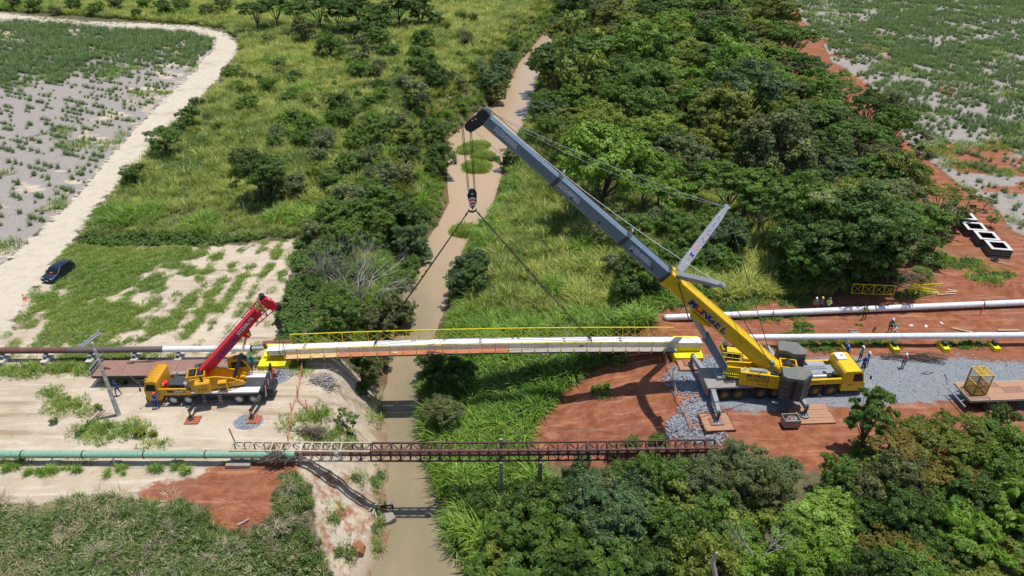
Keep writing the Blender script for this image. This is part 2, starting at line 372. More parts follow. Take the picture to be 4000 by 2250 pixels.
def meadow_green_(X, Y):
    # planted strips run up to the right; patchy turf elsewhere
    u = X * .80 - Y * .60; v = X * .60 + Y * .80
    strips = .5 + .5 * np.sin(u * 2.5 + 2.2 * fbm(X * .25, Y * .25, 40))
    n = fbm(X * .30, Y * .30, 41); n2 = fbm(u * .9, v * .3, 42)
    e = sstep(-36, -24, X - (Y - 66) * .25)           # sandier towards the east
    g = (1 - e) * (1.15 * n + .55 * n2 - .28) + e * (.5 * strips + .55 * n2 + .25 * n - .32)
    return np.clip((g - .30) / .16, 0, 1)
def meadow_green(X, Y):
    px, py, _k = P(X, Y, 0 * X)
    # planted strips run up to the right on the sandier eastern half; patchy turf with bare scars elsewhere
    q = px + (py - 1150) * .62                      # constant along a strip
    strips = .5 + .5 * np.sin(q * .085 + 2.0 * (fbm(X * .22, Y * .22, 40) - .5))
    n = fbm(X * .33, Y * .33, 41); n2 = fbm(X * .9, Y * .9, 42); n3 = fbm(X * .16 + 9, Y * .4, 43)
    e = sstep(560, 860, q + 60 * (n - .5))
    g = (1 - e) * (.95 * n + .6 * n2 + .45 * n3 - .52) + e * (.30 * strips + .8 * n2 + .5 * n - .56)
    return np.clip((g - .30) / .14, 0, 1)
def cane_density(X, Y, side):
    n = fbm(X * .05, Y * .05, 50 + side, 3); n2 = fbm(X * .22, Y * .22, 55 + side, 3); px, py, _k = P(X, Y, 0 * X)
    if side == 0:   # left field: thick at the back, bare near the road
        d = 1.1 * n + 1.1 * n2 + 1.35 * sstep(620, 180, py + .10 * px) - 1.33
        d = d - 1.0 * np.exp(-(((px - 560) / 230) ** 2 + ((py - 335) / 75) ** 2)) - .8 * np.exp(-(((px - 40) / 90) ** 2 + ((py - 150) / 30) ** 2)) - .5 * sstep(430, 650, py)
    else:
        d = 1.0 * n + 1.5 * n2 + .55 * sstep(700, 60, py) + .25 * sstep(3200, 4100, px) - 1.12
    return np.clip(d, .22 if side == 0 else .16, 1)
sand_strip = np.where(Z['fieldl'] > 0, sstep(.50, .58, fbm((GX * .89 - GY * .454) * .09, (GX * .454 + GY * .89) * .45, 60)) * sstep(16, 3, np.where(infront, -sdist('road', sxp, syp) / (kk*.75), 99)), 0)
att = dict(
 road=soft(Z['road'], 1.5), rdist=np.clip(Z['road'], -2, 8), mulch=np.maximum(soft(Z['fieldl']), soft(Z['fieldr'], 1.6)), sand=np.maximum.reduce([soft(Z['meadow'], 1.5), soft(Z['site'], 1.2), sand_strip * .95, soft(Z['fieldl']) * 0]),
 redsoil=np.maximum.reduce([soft(Z['redr'], 1.2), soft(Z['redl'], 1.0)]), gravel=soft(Z['gravel'], .7),
 green=np.maximum(meadow_green(GX, GY) * (Z['meadow'] > -.5), .0), scrubby=soft(Z['scrub'], .8),
 wet=np.clip(1 - (GZ - RZ) / .9, 0, 1))
att['redsoil'] = np.maximum(att['redsoil'], np.where((Z['site'] > 0) & (GY < 46) & (GX > -21), .30 + .55 * (fbm(GX * .5, GY * .5, 66) - .3), 0))
red_in_field = np.where(Z['fieldr'] > 0, sstep(.60, .72, fbm(GX * .12, GY * .12, 61)) * sstep(45, 4, Z['fieldr']), 0)
att['redsoil'] = np.where(Z['fieldr'] > 0, np.maximum(red_in_field * .8, att['redsoil'] * soft(-Z['fieldr'], 2)), att['redsoil'])

def ground_material():
    m, nt, b = newmat('earth')
    A = lambda n: _n(nt, 'ShaderNodeAttribute', attribute_name=n).outputs['Fac']
    geo = _n(nt, 'ShaderNodeNewGeometry'); pos = geo.outputs['Position']
    mp = _n(nt, 'ShaderNodeMapping'); mp.inputs['Scale'].default_value = (.12, 1.0, 1); mp.inputs['Rotation'].default_value = (0, 0, R(6)); nt.links.new(pos, mp.inputs[0])
    nb = _noise(nt, .12, 5, .6, pos); nm = _noise(nt, .9, 6, .65, pos); nf = _noise(nt, 6, 5, .7, pos); nv = _noise(nt, 26, 3, .6, pos); nst = _noise(nt, 1.6, 5, .65, mp.outputs[0])
    def edge(a, amt=.55, w=.12, n=nm):
        v = _math(nt, 'MULTIPLY_ADD', _math(nt, 'SUBTRACT', n, .5), amt * 2, a)
        return _ramp(nt, v, .5 - w, .5 + w)
    # base: soil under tall grass
    c = _mix(nt, _ramp(nt, nm, .35, .65), (.075, .075, .035), (.15, .135, .07))
    # sand
    s = _mix(nt, _ramp(nt, nb, .35, .65), (.53, .45, .35), (.44, .355, .26))
    s = _mix(nt, _ramp(nt, nst, .45, .72), s, (.58, .51, .42))
    s = _mix(nt, _math(nt, 'MULTIPLY', _ramp(nt, nm, .5, .75), .6), s, (.36, .26, .17))
    s = _mix(nt, _math(nt, 'MULTIPLY', _ramp(nt, nf, .55, .8), .35), s, (.27, .2, .13))
    c = _mix(nt, edge(A('sand')), c, s)
    # mulch of the cane fields
    u = _mix(nt, _ramp(nt, nf, .35, .65), (.225, .20, .188), (.40, .362, .335))
    u = _mix(nt, _math(nt, 'MULTIPLY', _ramp(nt, nm, .5, .7), .6), u, (.25, .21, .18))
    c = _mix(nt, edge(A('mulch')), c, u)
    c = _mix(nt, _math(nt, 'MULTIPLY', edge(A('sand'), .5), A('mulch')), c, s)
    # red earth
    r = _mix(nt, _ramp(nt, nm, .35, .68), (.21, .072, .036), (.33, .135, .072))
    r = _mix(nt, _math(nt, 'MULTIPLY', _ramp(nt, nb, .45, .6), .5), r, (.25, .10, .06))
    r = _mix(nt, _math(nt, 'MULTIPLY', _ramp(nt, nst, .5, .66), .75), r, (.41, .20, .12))
    r = _mix(nt, _math(nt, 'MULTIPLY', _ramp(nt, nf, .52, .75), .5), r, (.17, .055, .03))
    c = _mix(nt, edge(A('redsoil'), .7, .16), c, r)
    # pale road with damp ruts
    d = _mix(nt, _ramp(nt, nm, .35, .7), (.50, .44, .345), (.60, .535, .435))
    rd = A('rdist'); trk_ = _math(nt, 'MULTIPLY', _ramp(nt, _math(nt, 'SINE', _math(nt, 'MULTIPLY_ADD', nb, 5.0, _math(nt, 'MULTIPLY', rd, 3.6))), .2, .9), .35)
    d = _mix(nt, _math(nt, 'MULTIPLY', _ramp(nt, nm, .52, .68), .4), d, (.44, .37, .275))
    d = _mix(nt, _math(nt, 'MULTIPLY', _ramp(nt, nb, .55, .66), .7), d, (.40, .345, .26))
    d = _mix(nt, _math(nt, 'MULTIPLY', _ramp(nt, nf, .6, .8), .3), d, (.38, .32, .24))
    c = _mix(nt, edge(A('road'), .75, .1), c, d)
    # gravel
    # wheel ruts along the work strips
    sp = _n(nt, 'ShaderNodeSeparateXYZ'); nt.links.new(pos, sp.inputs[0]); rn = _noise(nt, .22, 3, .5, mp.outputs[0])
    rut = _ramp(nt, _math(nt, 'SINE', _math(nt, 'MULTIPLY_ADD', rn, 22.0, _math(nt, 'MULTIPLY', sp.outputs[1], 2.1))), .55, .95)
    rut = _math(nt, 'MULTIPLY', rut, _ramp(nt, nb, .42, .58)); rut = _math(nt, 'MULTIPLY', rut, _math(nt, 'MAXIMUM', A('redsoil'), A('sand')))
    c = _mix(nt, _math(nt, 'MULTIPLY', rut, .42), c, (.19, .105, .065))
    g = _mix(nt, _ramp(nt, nv, .3, .7), (.13, .145, .165), (.33, .35, .38))
    g = _mix(nt, _math(nt, 'MULTIPLY', _ramp(nt, nf, .5, .7), .55), g, (.10, .105, .115))
    g = _mix(nt, _math(nt, 'MULTIPLY', _ramp(nt, nm, .52, .7), .5), g, (.36, .34, .325))
    g = _mix(nt, _math(nt, 'MULTIPLY', _ramp(nt, nst, .55, .8), .5), g, (.33, .28, .26))
    c = _mix(nt, edge(A('gravel'), .55, .14), c, g)
    # turf and scrub litter
    t = _mix(nt, _ramp(nt, nf, .3, .7), (.07, .11, .03), (.15, .17, .06))
    c = _mix(nt, _math(nt, 'MULTIPLY', edge(A('green'), .5, .2, nf), .85), c, t)
    c = _mix(nt, edge(A('scrubby')), c, _mix(nt, _ramp(nt, nf, .35, .65), (.09, .09, .05), (.22, .18, .12)))
    c = _mix(nt, _math(nt, 'MULTIPLY', A('wet'), .7), c, (.17, .10, .055))
    nt.links.new(c, b.inputs['Base Color']); b.inputs['Roughness'].default_value = .95; b.inputs['Specular IOR Level'].default_value = .15
    bp = _n(nt, 'ShaderNodeBump'); bp.inputs['Strength'].default_value = .55; bp.inputs['Distance'].default_value = .22
    h = _math(nt, 'ADD', _math(nt, 'MULTIPLY', nm, .9), _math(nt, 'MULTIPLY', nf, .5)); h = _math(nt, 'ADD', h, _math(nt, 'MULTIPLY', nst, .5))
    nt.links.new(h, bp.inputs['Height']); nt.links.new(bp.outputs[0], b.inputs['Normal'])
    return m
EARTH = ground_material()
ny, nx = GX.shape
cx = (GX[:-1, :-1] + GX[1:, 1:]) / 2; cz = GZ[:-1, :-1]
def cellm(a): return (a[:-1, :-1] + a[1:, :-1] + a[:-1, 1:] + a[1:, 1:]) / 4
zid = np.zeros((ny - 1, nx - 1), int)
for i, k in ((2, 'fieldl'), (2, 'fieldr'), (4, 'meadow'), (3, 'redr'), (5, 'gravel'), (1, 'road'), (6, 'site'), (3, 'redl')):
    mm = cellm(Z[k]) > 0
    if k in ('redr',): mm &= (zid == 0)
    if k == 'redl': mm &= (zid == 6) | (zid == 0)
    if k == 'site': mm &= (zid == 0)
    zid[mm] = i
V = np.stack([GX, GY, GZ], -1).reshape(-1, 3)
idx = np.arange(ny * nx).reshape(ny, nx)
quads = np.stack([idx[:-1, :-1], idx[:-1, 1:], idx[1:, 1:], idx[1:, :-1]], -1)
def mesh_np(name, verts, faces_flat, nper, attrs=None, smooth=False):
    me = bpy.data.meshes.new(name); nf = len(faces_flat) // nper
    me.vertices.add(len(verts)); me.vertices.foreach_set('co', np.ascontiguousarray(verts, np.float32).ravel())
    me.loops.add(len(faces_flat)); me.loops.foreach_set('vertex_index', np.asarray(faces_flat, np.int32))
    me.polygons.add(nf); me.polygons.foreach_set('loop_start', np.arange(0, nf * nper, nper, dtype=np.int32))
    try: me.polygons.foreach_set('loop_total', np.full(nf, nper, np.int32))
    except Exception: pass
    if attrs:
        for k, (a, dom) in attrs.items():
            t = me.attributes.new(k, 'FLOAT', dom); t.data.foreach_set('value', np.ascontiguousarray(a, np.float32).ravel())
    me.update(calc_edges=True)
    if smooth: me.polygons.foreach_set('use_smooth', np.ones(nf, bool))
    me.validate(); return me
names = {0: ('ground', 'grassy valley ground under the tall vegetation'), 1: ('dirt_road', 'pale sandy dirt road curving round the left field'),
         2: ('field', 'grey mulched cane fields'), 3: ('red_earth', 'red earth work area and track'), 4: ('meadow', 'patchy sandy meadow with green turf'),
         5: ('gravel_pad', 'blue-grey gravel pad under the big yellow crane'), 6: ('sandy_ground', 'pale sandy work area on the left bank')}
for zi, (nm, lb) in names.items():
    q = quads[zid == zi].reshape(-1)
    if len(q) == 0: continue
    u, inv = np.unique(q, return_inverse=True)
    me = mesh_np(nm, V[u], inv, 4, {k: (a.reshape(-1)[u], 'POINT') for k, a in att.items()}, True)
    me.materials.append(EARTH); o = link(me, nm); tag(o, lb, 'ground', None, 'structure')

# ---------------------------------------------------------------- river water
m, nt, b = newmat('muddy_water'); geo = _n(nt, 'ShaderNodeNewGeometry')
mp = _n(nt, 'ShaderNodeMapping'); mp.inputs['Scale'].default_value = (1, .45, 1); nt.links.new(geo.outputs['Position'], mp.inputs[0])
sy = _n(nt, 'ShaderNodeSeparateXYZ'); nt.links.new(geo.outputs['Position'], sy.inputs[0])
nA = _noise(nt, .16, 4, .5, mp.outputs[0]); nB = _noise(nt, 3.2, 4, .65, mp.outputs[0])
c = _mix(nt, _ramp(nt, nA, .38, .66), (.225, .19, .12), (.30, .235, .145))
c = _mix(nt, _math(nt, 'MULTIPLY', _ramp(nt, sy.outputs[1], 58, 120), .85), c, (.46, .33, .21))
nt.links.new(c, b.inputs['Base Color']); b.inputs['Roughness'].default_value = .06; b.inputs['Specular IOR Level'].default_value = .6; b.inputs['IOR'].default_value = 1.33
bp = _n(nt, 'ShaderNodeBump'); bp.inputs['Strength'].default_value = .5; bp.inputs['Distance'].default_value = .09
nt.links.new(nB, bp.inputs['Height']); nt.links.new(bp.outputs[0], b.inputs['Normal']); WATER = m
yy = np.arange(10, 420, 1.5); wv = []; wf = []
for i, y in enumerate(yy):
    wv += [(float(xl(y)) - 1.6, y, RZ), (float(xr(y)) + 1.6, y, RZ)]
    if i: wf.append((2*i-2, 2*i-1, 2*i+1, 2*i))
me = bpy.data.meshes.new('river'); me.from_pydata(wv, [], wf); me.update(); me.materials.append(WATER)
tag(link(me, 'river'), 'muddy brown creek winding up the valley', 'river', None, 'structure')

# ================================================================ VEGETATION
def blades_mesh(name, n, rad, L, W, bend, seed, up=.15, segs=3, cluster=1):
    """a clump of arching blades; attribute leaf = random per blade"""
    r = np.random.default_rng(seed)
    th = r.uniform(0, 2*np.pi, n); rr = rad * np.sqrt(r.uniform(0, 1, n)); bx = rr * np.cos(th); by = rr * np.sin(th)
    dirn = th + r.normal(0, .9, n); ln = L * r.uniform(.55, 1.1, n); bd = bend * r.uniform(.4, 1.3, n); lean = up + r.uniform(0, .35, n)
    wd = W * r.uniform(.7, 1.3, n)
    ts = np.linspace(0, 1, segs + 1); vs = []; wob = r.uniform(-.5, .5, n)
    x = bx.copy(); y = by.copy(); z = np.zeros(n)
    P0 = []
    for i, t in enumerate(ts):
        if i:
            ang = lean + bd * ts[i-1] * 1.3; st = ln / segs
            x = x + np.cos(dirn) * np.sin(ang) * st; y = y + np.sin(dirn) * np.sin(ang) * st; z = z + np.cos(ang) * st
        w = wd * (1 - t ** 1.6) * .5 + .002
        px = -np.sin(dirn + wob) * w; py = np.cos(dirn + wob) * w
        P0.append(np.stack([np.stack([x - px, y - py, z], -1), np.stack([x + px, y + py, z], -1)], 1))
    A = np.stack(P0, 1)                     # n, segs+1, 2, 3
    verts = A.reshape(-1, 3); per = (segs + 1) * 2
    f = np.array([[2*i, 2*i+1, 2*i+3, 2*i+2] for i in range(segs)])
    faces = (np.arange(n)[:, None, None] * per + f[None]).reshape(-1)
    leaf = np.repeat(r.uniform(0, 1, n), segs)
    return mesh_np(name, verts, faces, 4, {'leaf': (leaf, 'FACE')})
def leaves_np(C, Nrm, size, r, jitter=.55, elong=1.6):
    """quads (rhombs) at C facing roughly Nrm"""
    n = len(C)
    N = Nrm + r.normal(0, jitter, (n, 3)); N /= np.linalg.norm(N, axis=1, keepdims=True) + 1e-9
    T = np.cross(N, r.normal(0, 1, (n, 3))); T /= np.linalg.norm(T, axis=1, keepdims=True) + 1e-9
    B = np.cross(N, T); s = size * r.uniform(.6, 1.3, (n, 1))
    T = T * s * elong * .5; B = B * s * .5
    verts = np.stack([C - T, C - B * .9 + T * .1, C + T, C + B * .9 + T * .1], 1)
    return verts.reshape(-1, 3), np.arange(4 * n)
def leaf_ball(name, seed, n, R3, size, clusters=14, csize=.38, flat=.7, hollow=.35, low=-.35, jitter=.55, elong=1.6, elev=.5):
    """crown: leaves on the outside of many small clumps spread through an ellipsoid of radii R3 centred at 0"""
    r = np.random.default_rng(seed); R3 = np.array(R3, float)
    K = []
    while len(K) < clusters:
        p = r.normal(0, 1, 3); p /= np.linalg.norm(p); p *= r.uniform(hollow, 1) ** .5
        if p[2] < low: continue
        K.append(p)
    K = np.array(K); KC = K * R3 * (1 - csize * .55)
    kr = csize * R3.mean() * r.uniform(.6, 1.25, clusters)
    sub = 9; ci = r.choice(clusters, n, p=kr ** 2 / (kr ** 2).sum())
    sd_ = r.normal(0, 1, (clusters, sub, 3)); sd_[..., 2] = np.abs(sd_[..., 2]) - .3; sd_ /= np.linalg.norm(sd_, axis=2, keepdims=True)
    sd_ *= r.uniform(.45, 1.1, (clusters, sub, 1)); si = r.integers(0, sub, n)
    d = r.normal(0, 1, (n, 3)); d[:, 2] = d[:, 2] * .8 + .25; d /= np.linalg.norm(d, axis=1, keepdims=True)
    S0 = sd_[ci, si]
    C = KC[ci] + (S0 + d * (r.uniform(0, 1, (n, 1)) ** .4) * .42) * kr[ci][:, None] * np.array([1, 1, flat])
    N = d * .8 + S0 * .6 + np.array([0, 0, elev]) + .2 * K[ci]
    v, f = leaves_np(C, N, size, r, jitter, elong)
    cl = r.uniform(0, 1, (clusters, sub))
    leaf = np.clip(.5 * cl[ci, si] + .5 * r.uniform(0, 1, n), 0, 1)
    me = mesh_np(name, v, f, 4, {'leaf': (leaf, 'FACE')}); return me, KC
def limbs_mesh(name, KC, base_z, top_h, r0, seed, n=9, crown_c=(0, 0, 0), lean=(0, 0), stems=1):
    """tapered trunk dividing into limbs that reach the clumps"""
    r = random.Random(seed); mb = MB(); kc = list(KC); r.shuffle(kc)
    fork = Vector((lean[0], lean[1], base_z + (top_h - base_z) * .38))
    for s in range(stems):
        b0 = Vector((r.uniform(-.25, .25) * (stems > 1), r.uniform(-.25, .25) * (stems > 1), base_z))
        fk = fork + Vector((r.uniform(-.6, .6), r.uniform(-.6, .6), r.uniform(-.5, .5))) * (1 if stems > 1 else .1)
        mid = (b0 + fk) / 2 + Vector((r.uniform(-.15, .15), r.uniform(-.15, .15), 0))
        mb.tube([b0 - Vector((0, 0, .3)), b0, mid, fk], [r0 * 1.25, r0, r0 * .8, r0 * .62], 7)
        for k in kc[s * n // stems:(s + 1) * n // stems]:
            t = Vector(k) + Vector(crown_c); m1 = fk.lerp(t, .5) + Vector((r.uniform(-.3, .3), r.uniform(-.3, .3), r.uniform(0, .4)))
            mb.tube([fk, m1, t], [r0 * .5, r0 * .3, r0 * .1], 5, False)
    return mb.mesh(name)

# ---- clump prototypes kept in a collection of their own, used by the instanced ground covers
def proto_col(name, meshes, mat):
    c = bpy.data.collections.new(name)
    for me in meshes:
        if len(me.materials) == 0: me.materials.append(mat)
        c.objects.link(bpy.data.objects.new(me.name, me))
    return c
PC = dict(
 grass=proto_col('tall_grass_clumps', [blades_mesh('grass_clump', 90, .55, 1.75, .07, 1.15, 100 + i) for i in range(4)], F['grass']),
 reed=proto_col('reed_clumps', [blades_mesh('reed_clump', 75, .50, 2.2, .10, 1.55, 120 + i, .2, 4) for i in range(4)], F['reed']),
 cane=proto_col('cane_clumps', [blades_mesh('cane_clump', 46, .32, 1.35, .065, .85, 140 + i, .06) for i in range(4)], F['cane']),
 turf=proto_col('turf_tufts', [blades_mesh('turf_tuft', 60, .48, .34, .035, 1.1, 160 + i, .35, 2) for i in range(3)], F['turf']),
 weed=proto_col('weed_clumps', [leaf_ball('weed_clump', 180 + i, 520, (.75, .75, .55), .14, 9, .45, .8, .2, -.1)[0] for i in range(4)], F['weed']),
 scrub=proto_col('scrub_clumps', [leaf_ball('scrub_clump', 200 + i, 700, (.9, .9, .7), .09, 12, .42, .8, .2, -.2, .8, 2.2)[0] for i in range(4)], F['scrub']),
 straw=proto_col('straw_clumps', [blades_mesh('straw_clump', 60, .6, .9, .03, 1.4, 220 + i, .6) for i in range(3)], F['straw']),
)
def scatter(name, pc, pts, scl, tint, label, cat, tilt=.12, zsq=None):
    """a countless ground cover: one object that places the clumps of a collection on its points"""
    n = len(pts); r = np.random.default_rng(len(name) + n)
    me = bpy.data.meshes.new(name); me.vertices.add(n); me.vertices.foreach_set('co', np.ascontiguousarray(pts, np.float32).ravel())
    rot = np.stack([r.normal(0, tilt, n), r.normal(0, tilt, n), r.uniform(0, 2*np.pi, n)], -1)
    k = len(pc.objects)
    S = np.stack([scl, scl, scl * (zsq if zsq is not None else 1)], -1)
    for an, ty, d, pr in (('rot', 'FLOAT_VECTOR', rot, 'vector'), ('scl', 'FLOAT_VECTOR', S, 'vector'), ('tint', 'FLOAT', tint, 'value'), ('pick', 'INT', r.integers(0, k, n), 'value')):
        a = me.attributes.new(an, ty, 'POINT'); a.data.foreach_set(pr, np.ascontiguousarray(d, np.int32 if ty == 'INT' else np.float32).ravel())
    o = link(me, name); tag(o, label, cat, None, 'stuff')
    g = bpy.data.node_groups.new(name, 'GeometryNodeTree')
    g.interface.new_socket('Geometry', in_out='INPUT', socket_type='NodeSocketGeometry')
    g.interface.new_socket('Geometry', in_out='OUTPUT', socket_type='NodeSocketGeometry')
    gi = g.nodes.new('NodeGroupInput'); go = g.nodes.new('NodeGroupOutput')
    ci = g.nodes.new('GeometryNodeCollectionInfo'); ci.inputs['Collection'].default_value = pc
    ci.inputs['Separate Children'].default_value = True; ci.inputs['Reset Children'].default_value = True
    ip = g.nodes.new('GeometryNodeInstanceOnPoints'); ip.inputs['Pick Instance'].default_value = True
    def na(nm, dt):
        q = g.nodes.new('GeometryNodeInputNamedAttribute'); q.data_type = dt; q.inputs['Name'].default_value = nm
        return [s for s in q.outputs if s.enabled][0]
    e2r = g.nodes.new('FunctionNodeEulerToRotation')
    g.links.new(gi.outputs[0], ip.inputs['Points']); g.links.new(ci.outputs[0], ip.inputs['Instance'])
    g.links.new(na('pick', 'INT'), ip.inputs['Instance Index'])
    g.links.new(na('rot', 'FLOAT_VECTOR'), e2r.inputs[0]); g.links.new(e2r.outputs[0], ip.inputs['Rotation'])
    g.links.new(na('scl', 'FLOAT_VECTOR'), ip.inputs['Scale']); g.links.new(ip.outputs[0], go.inputs[0])
    md = o.modifiers.new('clumps', 'NODES'); md.node_group = g
    return o
def cand(x0, x1, y0, y1, step, seed, grow=0.0):
    """jittered grid of ground points inside the (slightly widened) view"""
    r = np.random.default_rng(seed); out = []
    y = y0
    while y < y1:
        st = step * (1 + grow * max(0, y - 60) / 100)
        X = np.arange(x0, x1, st); X = X + r.uniform(-.5, .5, len(X)) * st; Y = y + r.uniform(-.5, .5, len(X)) * st
        m = np.abs(X) < (Y * .86 + 24 * .9) * .80 + 6
        out.append(np.stack([X[m], Y[m], st + 0 * X[m]], -1)); y += st
    A = np.concatenate(out); return A
def pts3(A, dz=0.0):
    z = hgt(A[:, 0], A[:, 1]); return np.stack([A[:, 0], A[:, 1], z + dz], -1)

# tall grass of the valley
A = cand(-170, 120, 22, 300, .82, 1, .62); z = hgt(A[:, 0], A[:, 1]); px, py, k = P(A[:, 0], A[:, 1], z)
L = xl(A[:, 1]) - A[:, 0]; Rr = A[:, 0] - xr(A[:, 1]); ms = k * .75
inL = (sdist('tgl', px, py) > 4) & (L > .45) & (sdist('road', px, py) < -6) & (sdist('site', px, py) < -6) & (sdist('meadow', px, py) < 4)
inR = (sdist('tgr', px, py) > 0) & (Rr > .25 + .5 * (A[:, 1] > 64)) & (sdist('redr', px, py) < -8)
n1 = fbm(A[:, 0] * .055, A[:, 1] * .055, 70); n2 = fbm(A[:, 0] * .2, A[:, 1] * .2, 71)
# green reeds: river margins, the whole bank round the two bridges, dips
reedy = np.where(inR, (py > 1240) | (Rr < 3 + 6 * (n2 - .4)) | (n2 > .64), (L < 4) | ((n1 > .66) & (n2 > .5)))
darkweed = inL & (py > 830) & (px < 1250)
g = (inL | inR) & ~reedy & ~darkweed
r0 = np.random.default_rng(5)
sz = (A[:, 2] / .82) ** .55
n3 = fbm(A[:, 0] * .55, A[:, 1] * .55, 73)
tint = np.clip(.22 + 1.5 * (n1 - .36) + 1.0 * (n2 - .5) + .6 * (n3 - .5) + .12 * inR * (py < 1250) + .16 * (py < 350) + r0.normal(0, .24, len(A)), 0, 1)
def emit(name, pc, m, s, t, label, cat, **kw):
    B = A[m]; return scatter(name, PC[pc], np.stack([B[:, 0], B[:, 1], z[m] - .05], -1), s[m] * r0.uniform(.6, 1.35, m.sum()), t[m], label, cat, **kw)
hs = sz * np.where(inL, .5 + .7 * n3, .5 + .9 * n3) * np.where(A[:, 1] > 60, np.clip(.35 + np.maximum(Rr, L) / 7, 0, 1), 1)
emit('tall_grass', 'grass', g, hs, tint, 'tall yellow-green grass covering the valley on both sides of the creek', 'grass')
emit('reeds', 'reed', reedy & (inL | inR), sz * (.6 + .55 * n3) * np.where(A[:, 1] > 60, np.clip(.35 + np.maximum(Rr, L) / 7, 0, 1), 1), np.clip(.25 + 1.1 * (n3 - .45) + r0.normal(0, .2, len(A)), 0, 1), 'bright green arching reeds along the creek banks and under the bridges', 'reeds')
emit('weeds', 'weed', darkweed & (py > 880 + 60 * n1), sz * 1.05, np.clip(n2 * .8, 0, 1), 'dark green broadleaf weeds on the northern edge of the meadow', 'weeds')
emit('tall_grass', 'grass', darkweed & (py <= 900 + 60 * n1), sz * .62, np.clip(n2 * .7 + .05, 0, 1), 'dull green grass belt between the meadow and the dirt road', 'grass')
m = (inL | inR) & (r0.uniform(0, 1, len(A)) < .13 + .40 * (n2 > .53) * (L > 0) + .16 * (n2 > .55)) & ~darkweed
emit('undergrowth', 'scrub', m, sz * .9, np.clip(n1, 0, 1), 'low scrubby undergrowth scattered through the valley grass', 'undergrowth')
m = inL & (r0.uniform(0, 1, len(A)) < .05 + .30 * (fbm(A[:, 0] * .15, A[:, 1] * .15, 75) > .56)) & ~darkweed
emit('leafy_weeds', 'weed', m, sz * (.7 + .8 * n3), np.clip(n1 + r0.normal(0, .25, len(A)), 0, 1), 'leafy green weeds mixed into the grass of the left valley', 'weeds')
m = (inL | inR) & (r0.uniform(0, 1, len(A)) < .07) & ~reedy
emit('dry_stalks', 'straw', m, sz * 1.2, n1, 'dry straw-coloured stalks among the valley grass', 'grass')

# cane fields: rows of clumps
for side, nm in ((0, 'fieldl'), (1, 'fieldr')):
    ang = R(-27) if side == 0 else R(-64)
    rowdir = np.array([math.cos(ang), math.sin(ang)]); nrm = np.array([-rowdir[1], rowdir[0]])
    c0 = np.array([-95, 150]) if side == 0 else np.array([100, 150])
    uu = np.arange(-210, 210, .50); vv = np.arange(-210, 210, 1.65); UU, VV = np.meshgrid(uu, vv)
    r = np.random.default_rng(30 + side)
    X = c0[0] + UU * rowdir[0] + VV * nrm[0] + r.normal(0, .10, UU.shape); Y = c0[1] + UU * rowdir[1] + VV * nrm[1] + r.normal(0, .10, UU.shape)
    rown = fbm(UU.ravel() * .22, VV.ravel() * .61, 57, 3); X = X.ravel(); Y = Y.ravel(); m = (Y > 60) & (Y < 290) & (np.abs(X) < Y * .80 + 26); X = X[m]; Y = Y[m]; rown = rown[m]
    zz = hgt(X, Y); px, py, k = P(X, Y, zz); m = sdist(nm, px, py) > 10
    X = X[m]; Y = Y[m]; zz = zz[m]; px = px[m]; py = py[m]; rown = rown[m]
    den = cane_density(X, Y, side); m = r.uniform(0, 1, len(X)) < .92 * np.clip((den - .13) * .9 + .16 + 2.4 * (rown - .5), .03, 1)
    X = X[m]; Y = Y[m]; zz = zz[m]; den = den[m]
    s = (.62 + .50 * den) * r.uniform(.55, 1.3, len(X))
    scatter('young_cane', PC['cane'], np.stack([X, Y, zz - .03], -1), s, np.clip(fbm(X*.1, Y*.1, 33)*.9 - .1, 0, 1),
            'rows of young sugar cane on the %s field' % ('left' if side == 0 else 'right'), 'sugar cane', tilt=.1)
    B = cand(-170, 0, 64, 280, 1.1, 35, .5) if side == 0 else cand(20, 220, 64, 280, .95, 36, .5)
    zb = hgt(B[:, 0], B[:, 1]); px, py, k = P(B[:, 0], B[:, 1], zb)
    m = (sdist(nm, px, py) > 4) & (fbm(B[:, 0]*.11, B[:, 1]*.16, 37 + side) > (.66 if side == 0 else .57))
    B = B[m]
    scatter('field_weeds', PC['turf'], np.stack([B[:, 0], B[:, 1], zb[m]], -1), (B[:, 2] ** .6) * r.uniform(1.1, 2.4, len(B)), np.clip(r.uniform(-.2, .5, len(B)), 0, 1),
            'low green weeds creeping over the mulch of the %s field' % ('left' if side == 0 else 'right'), 'weeds')

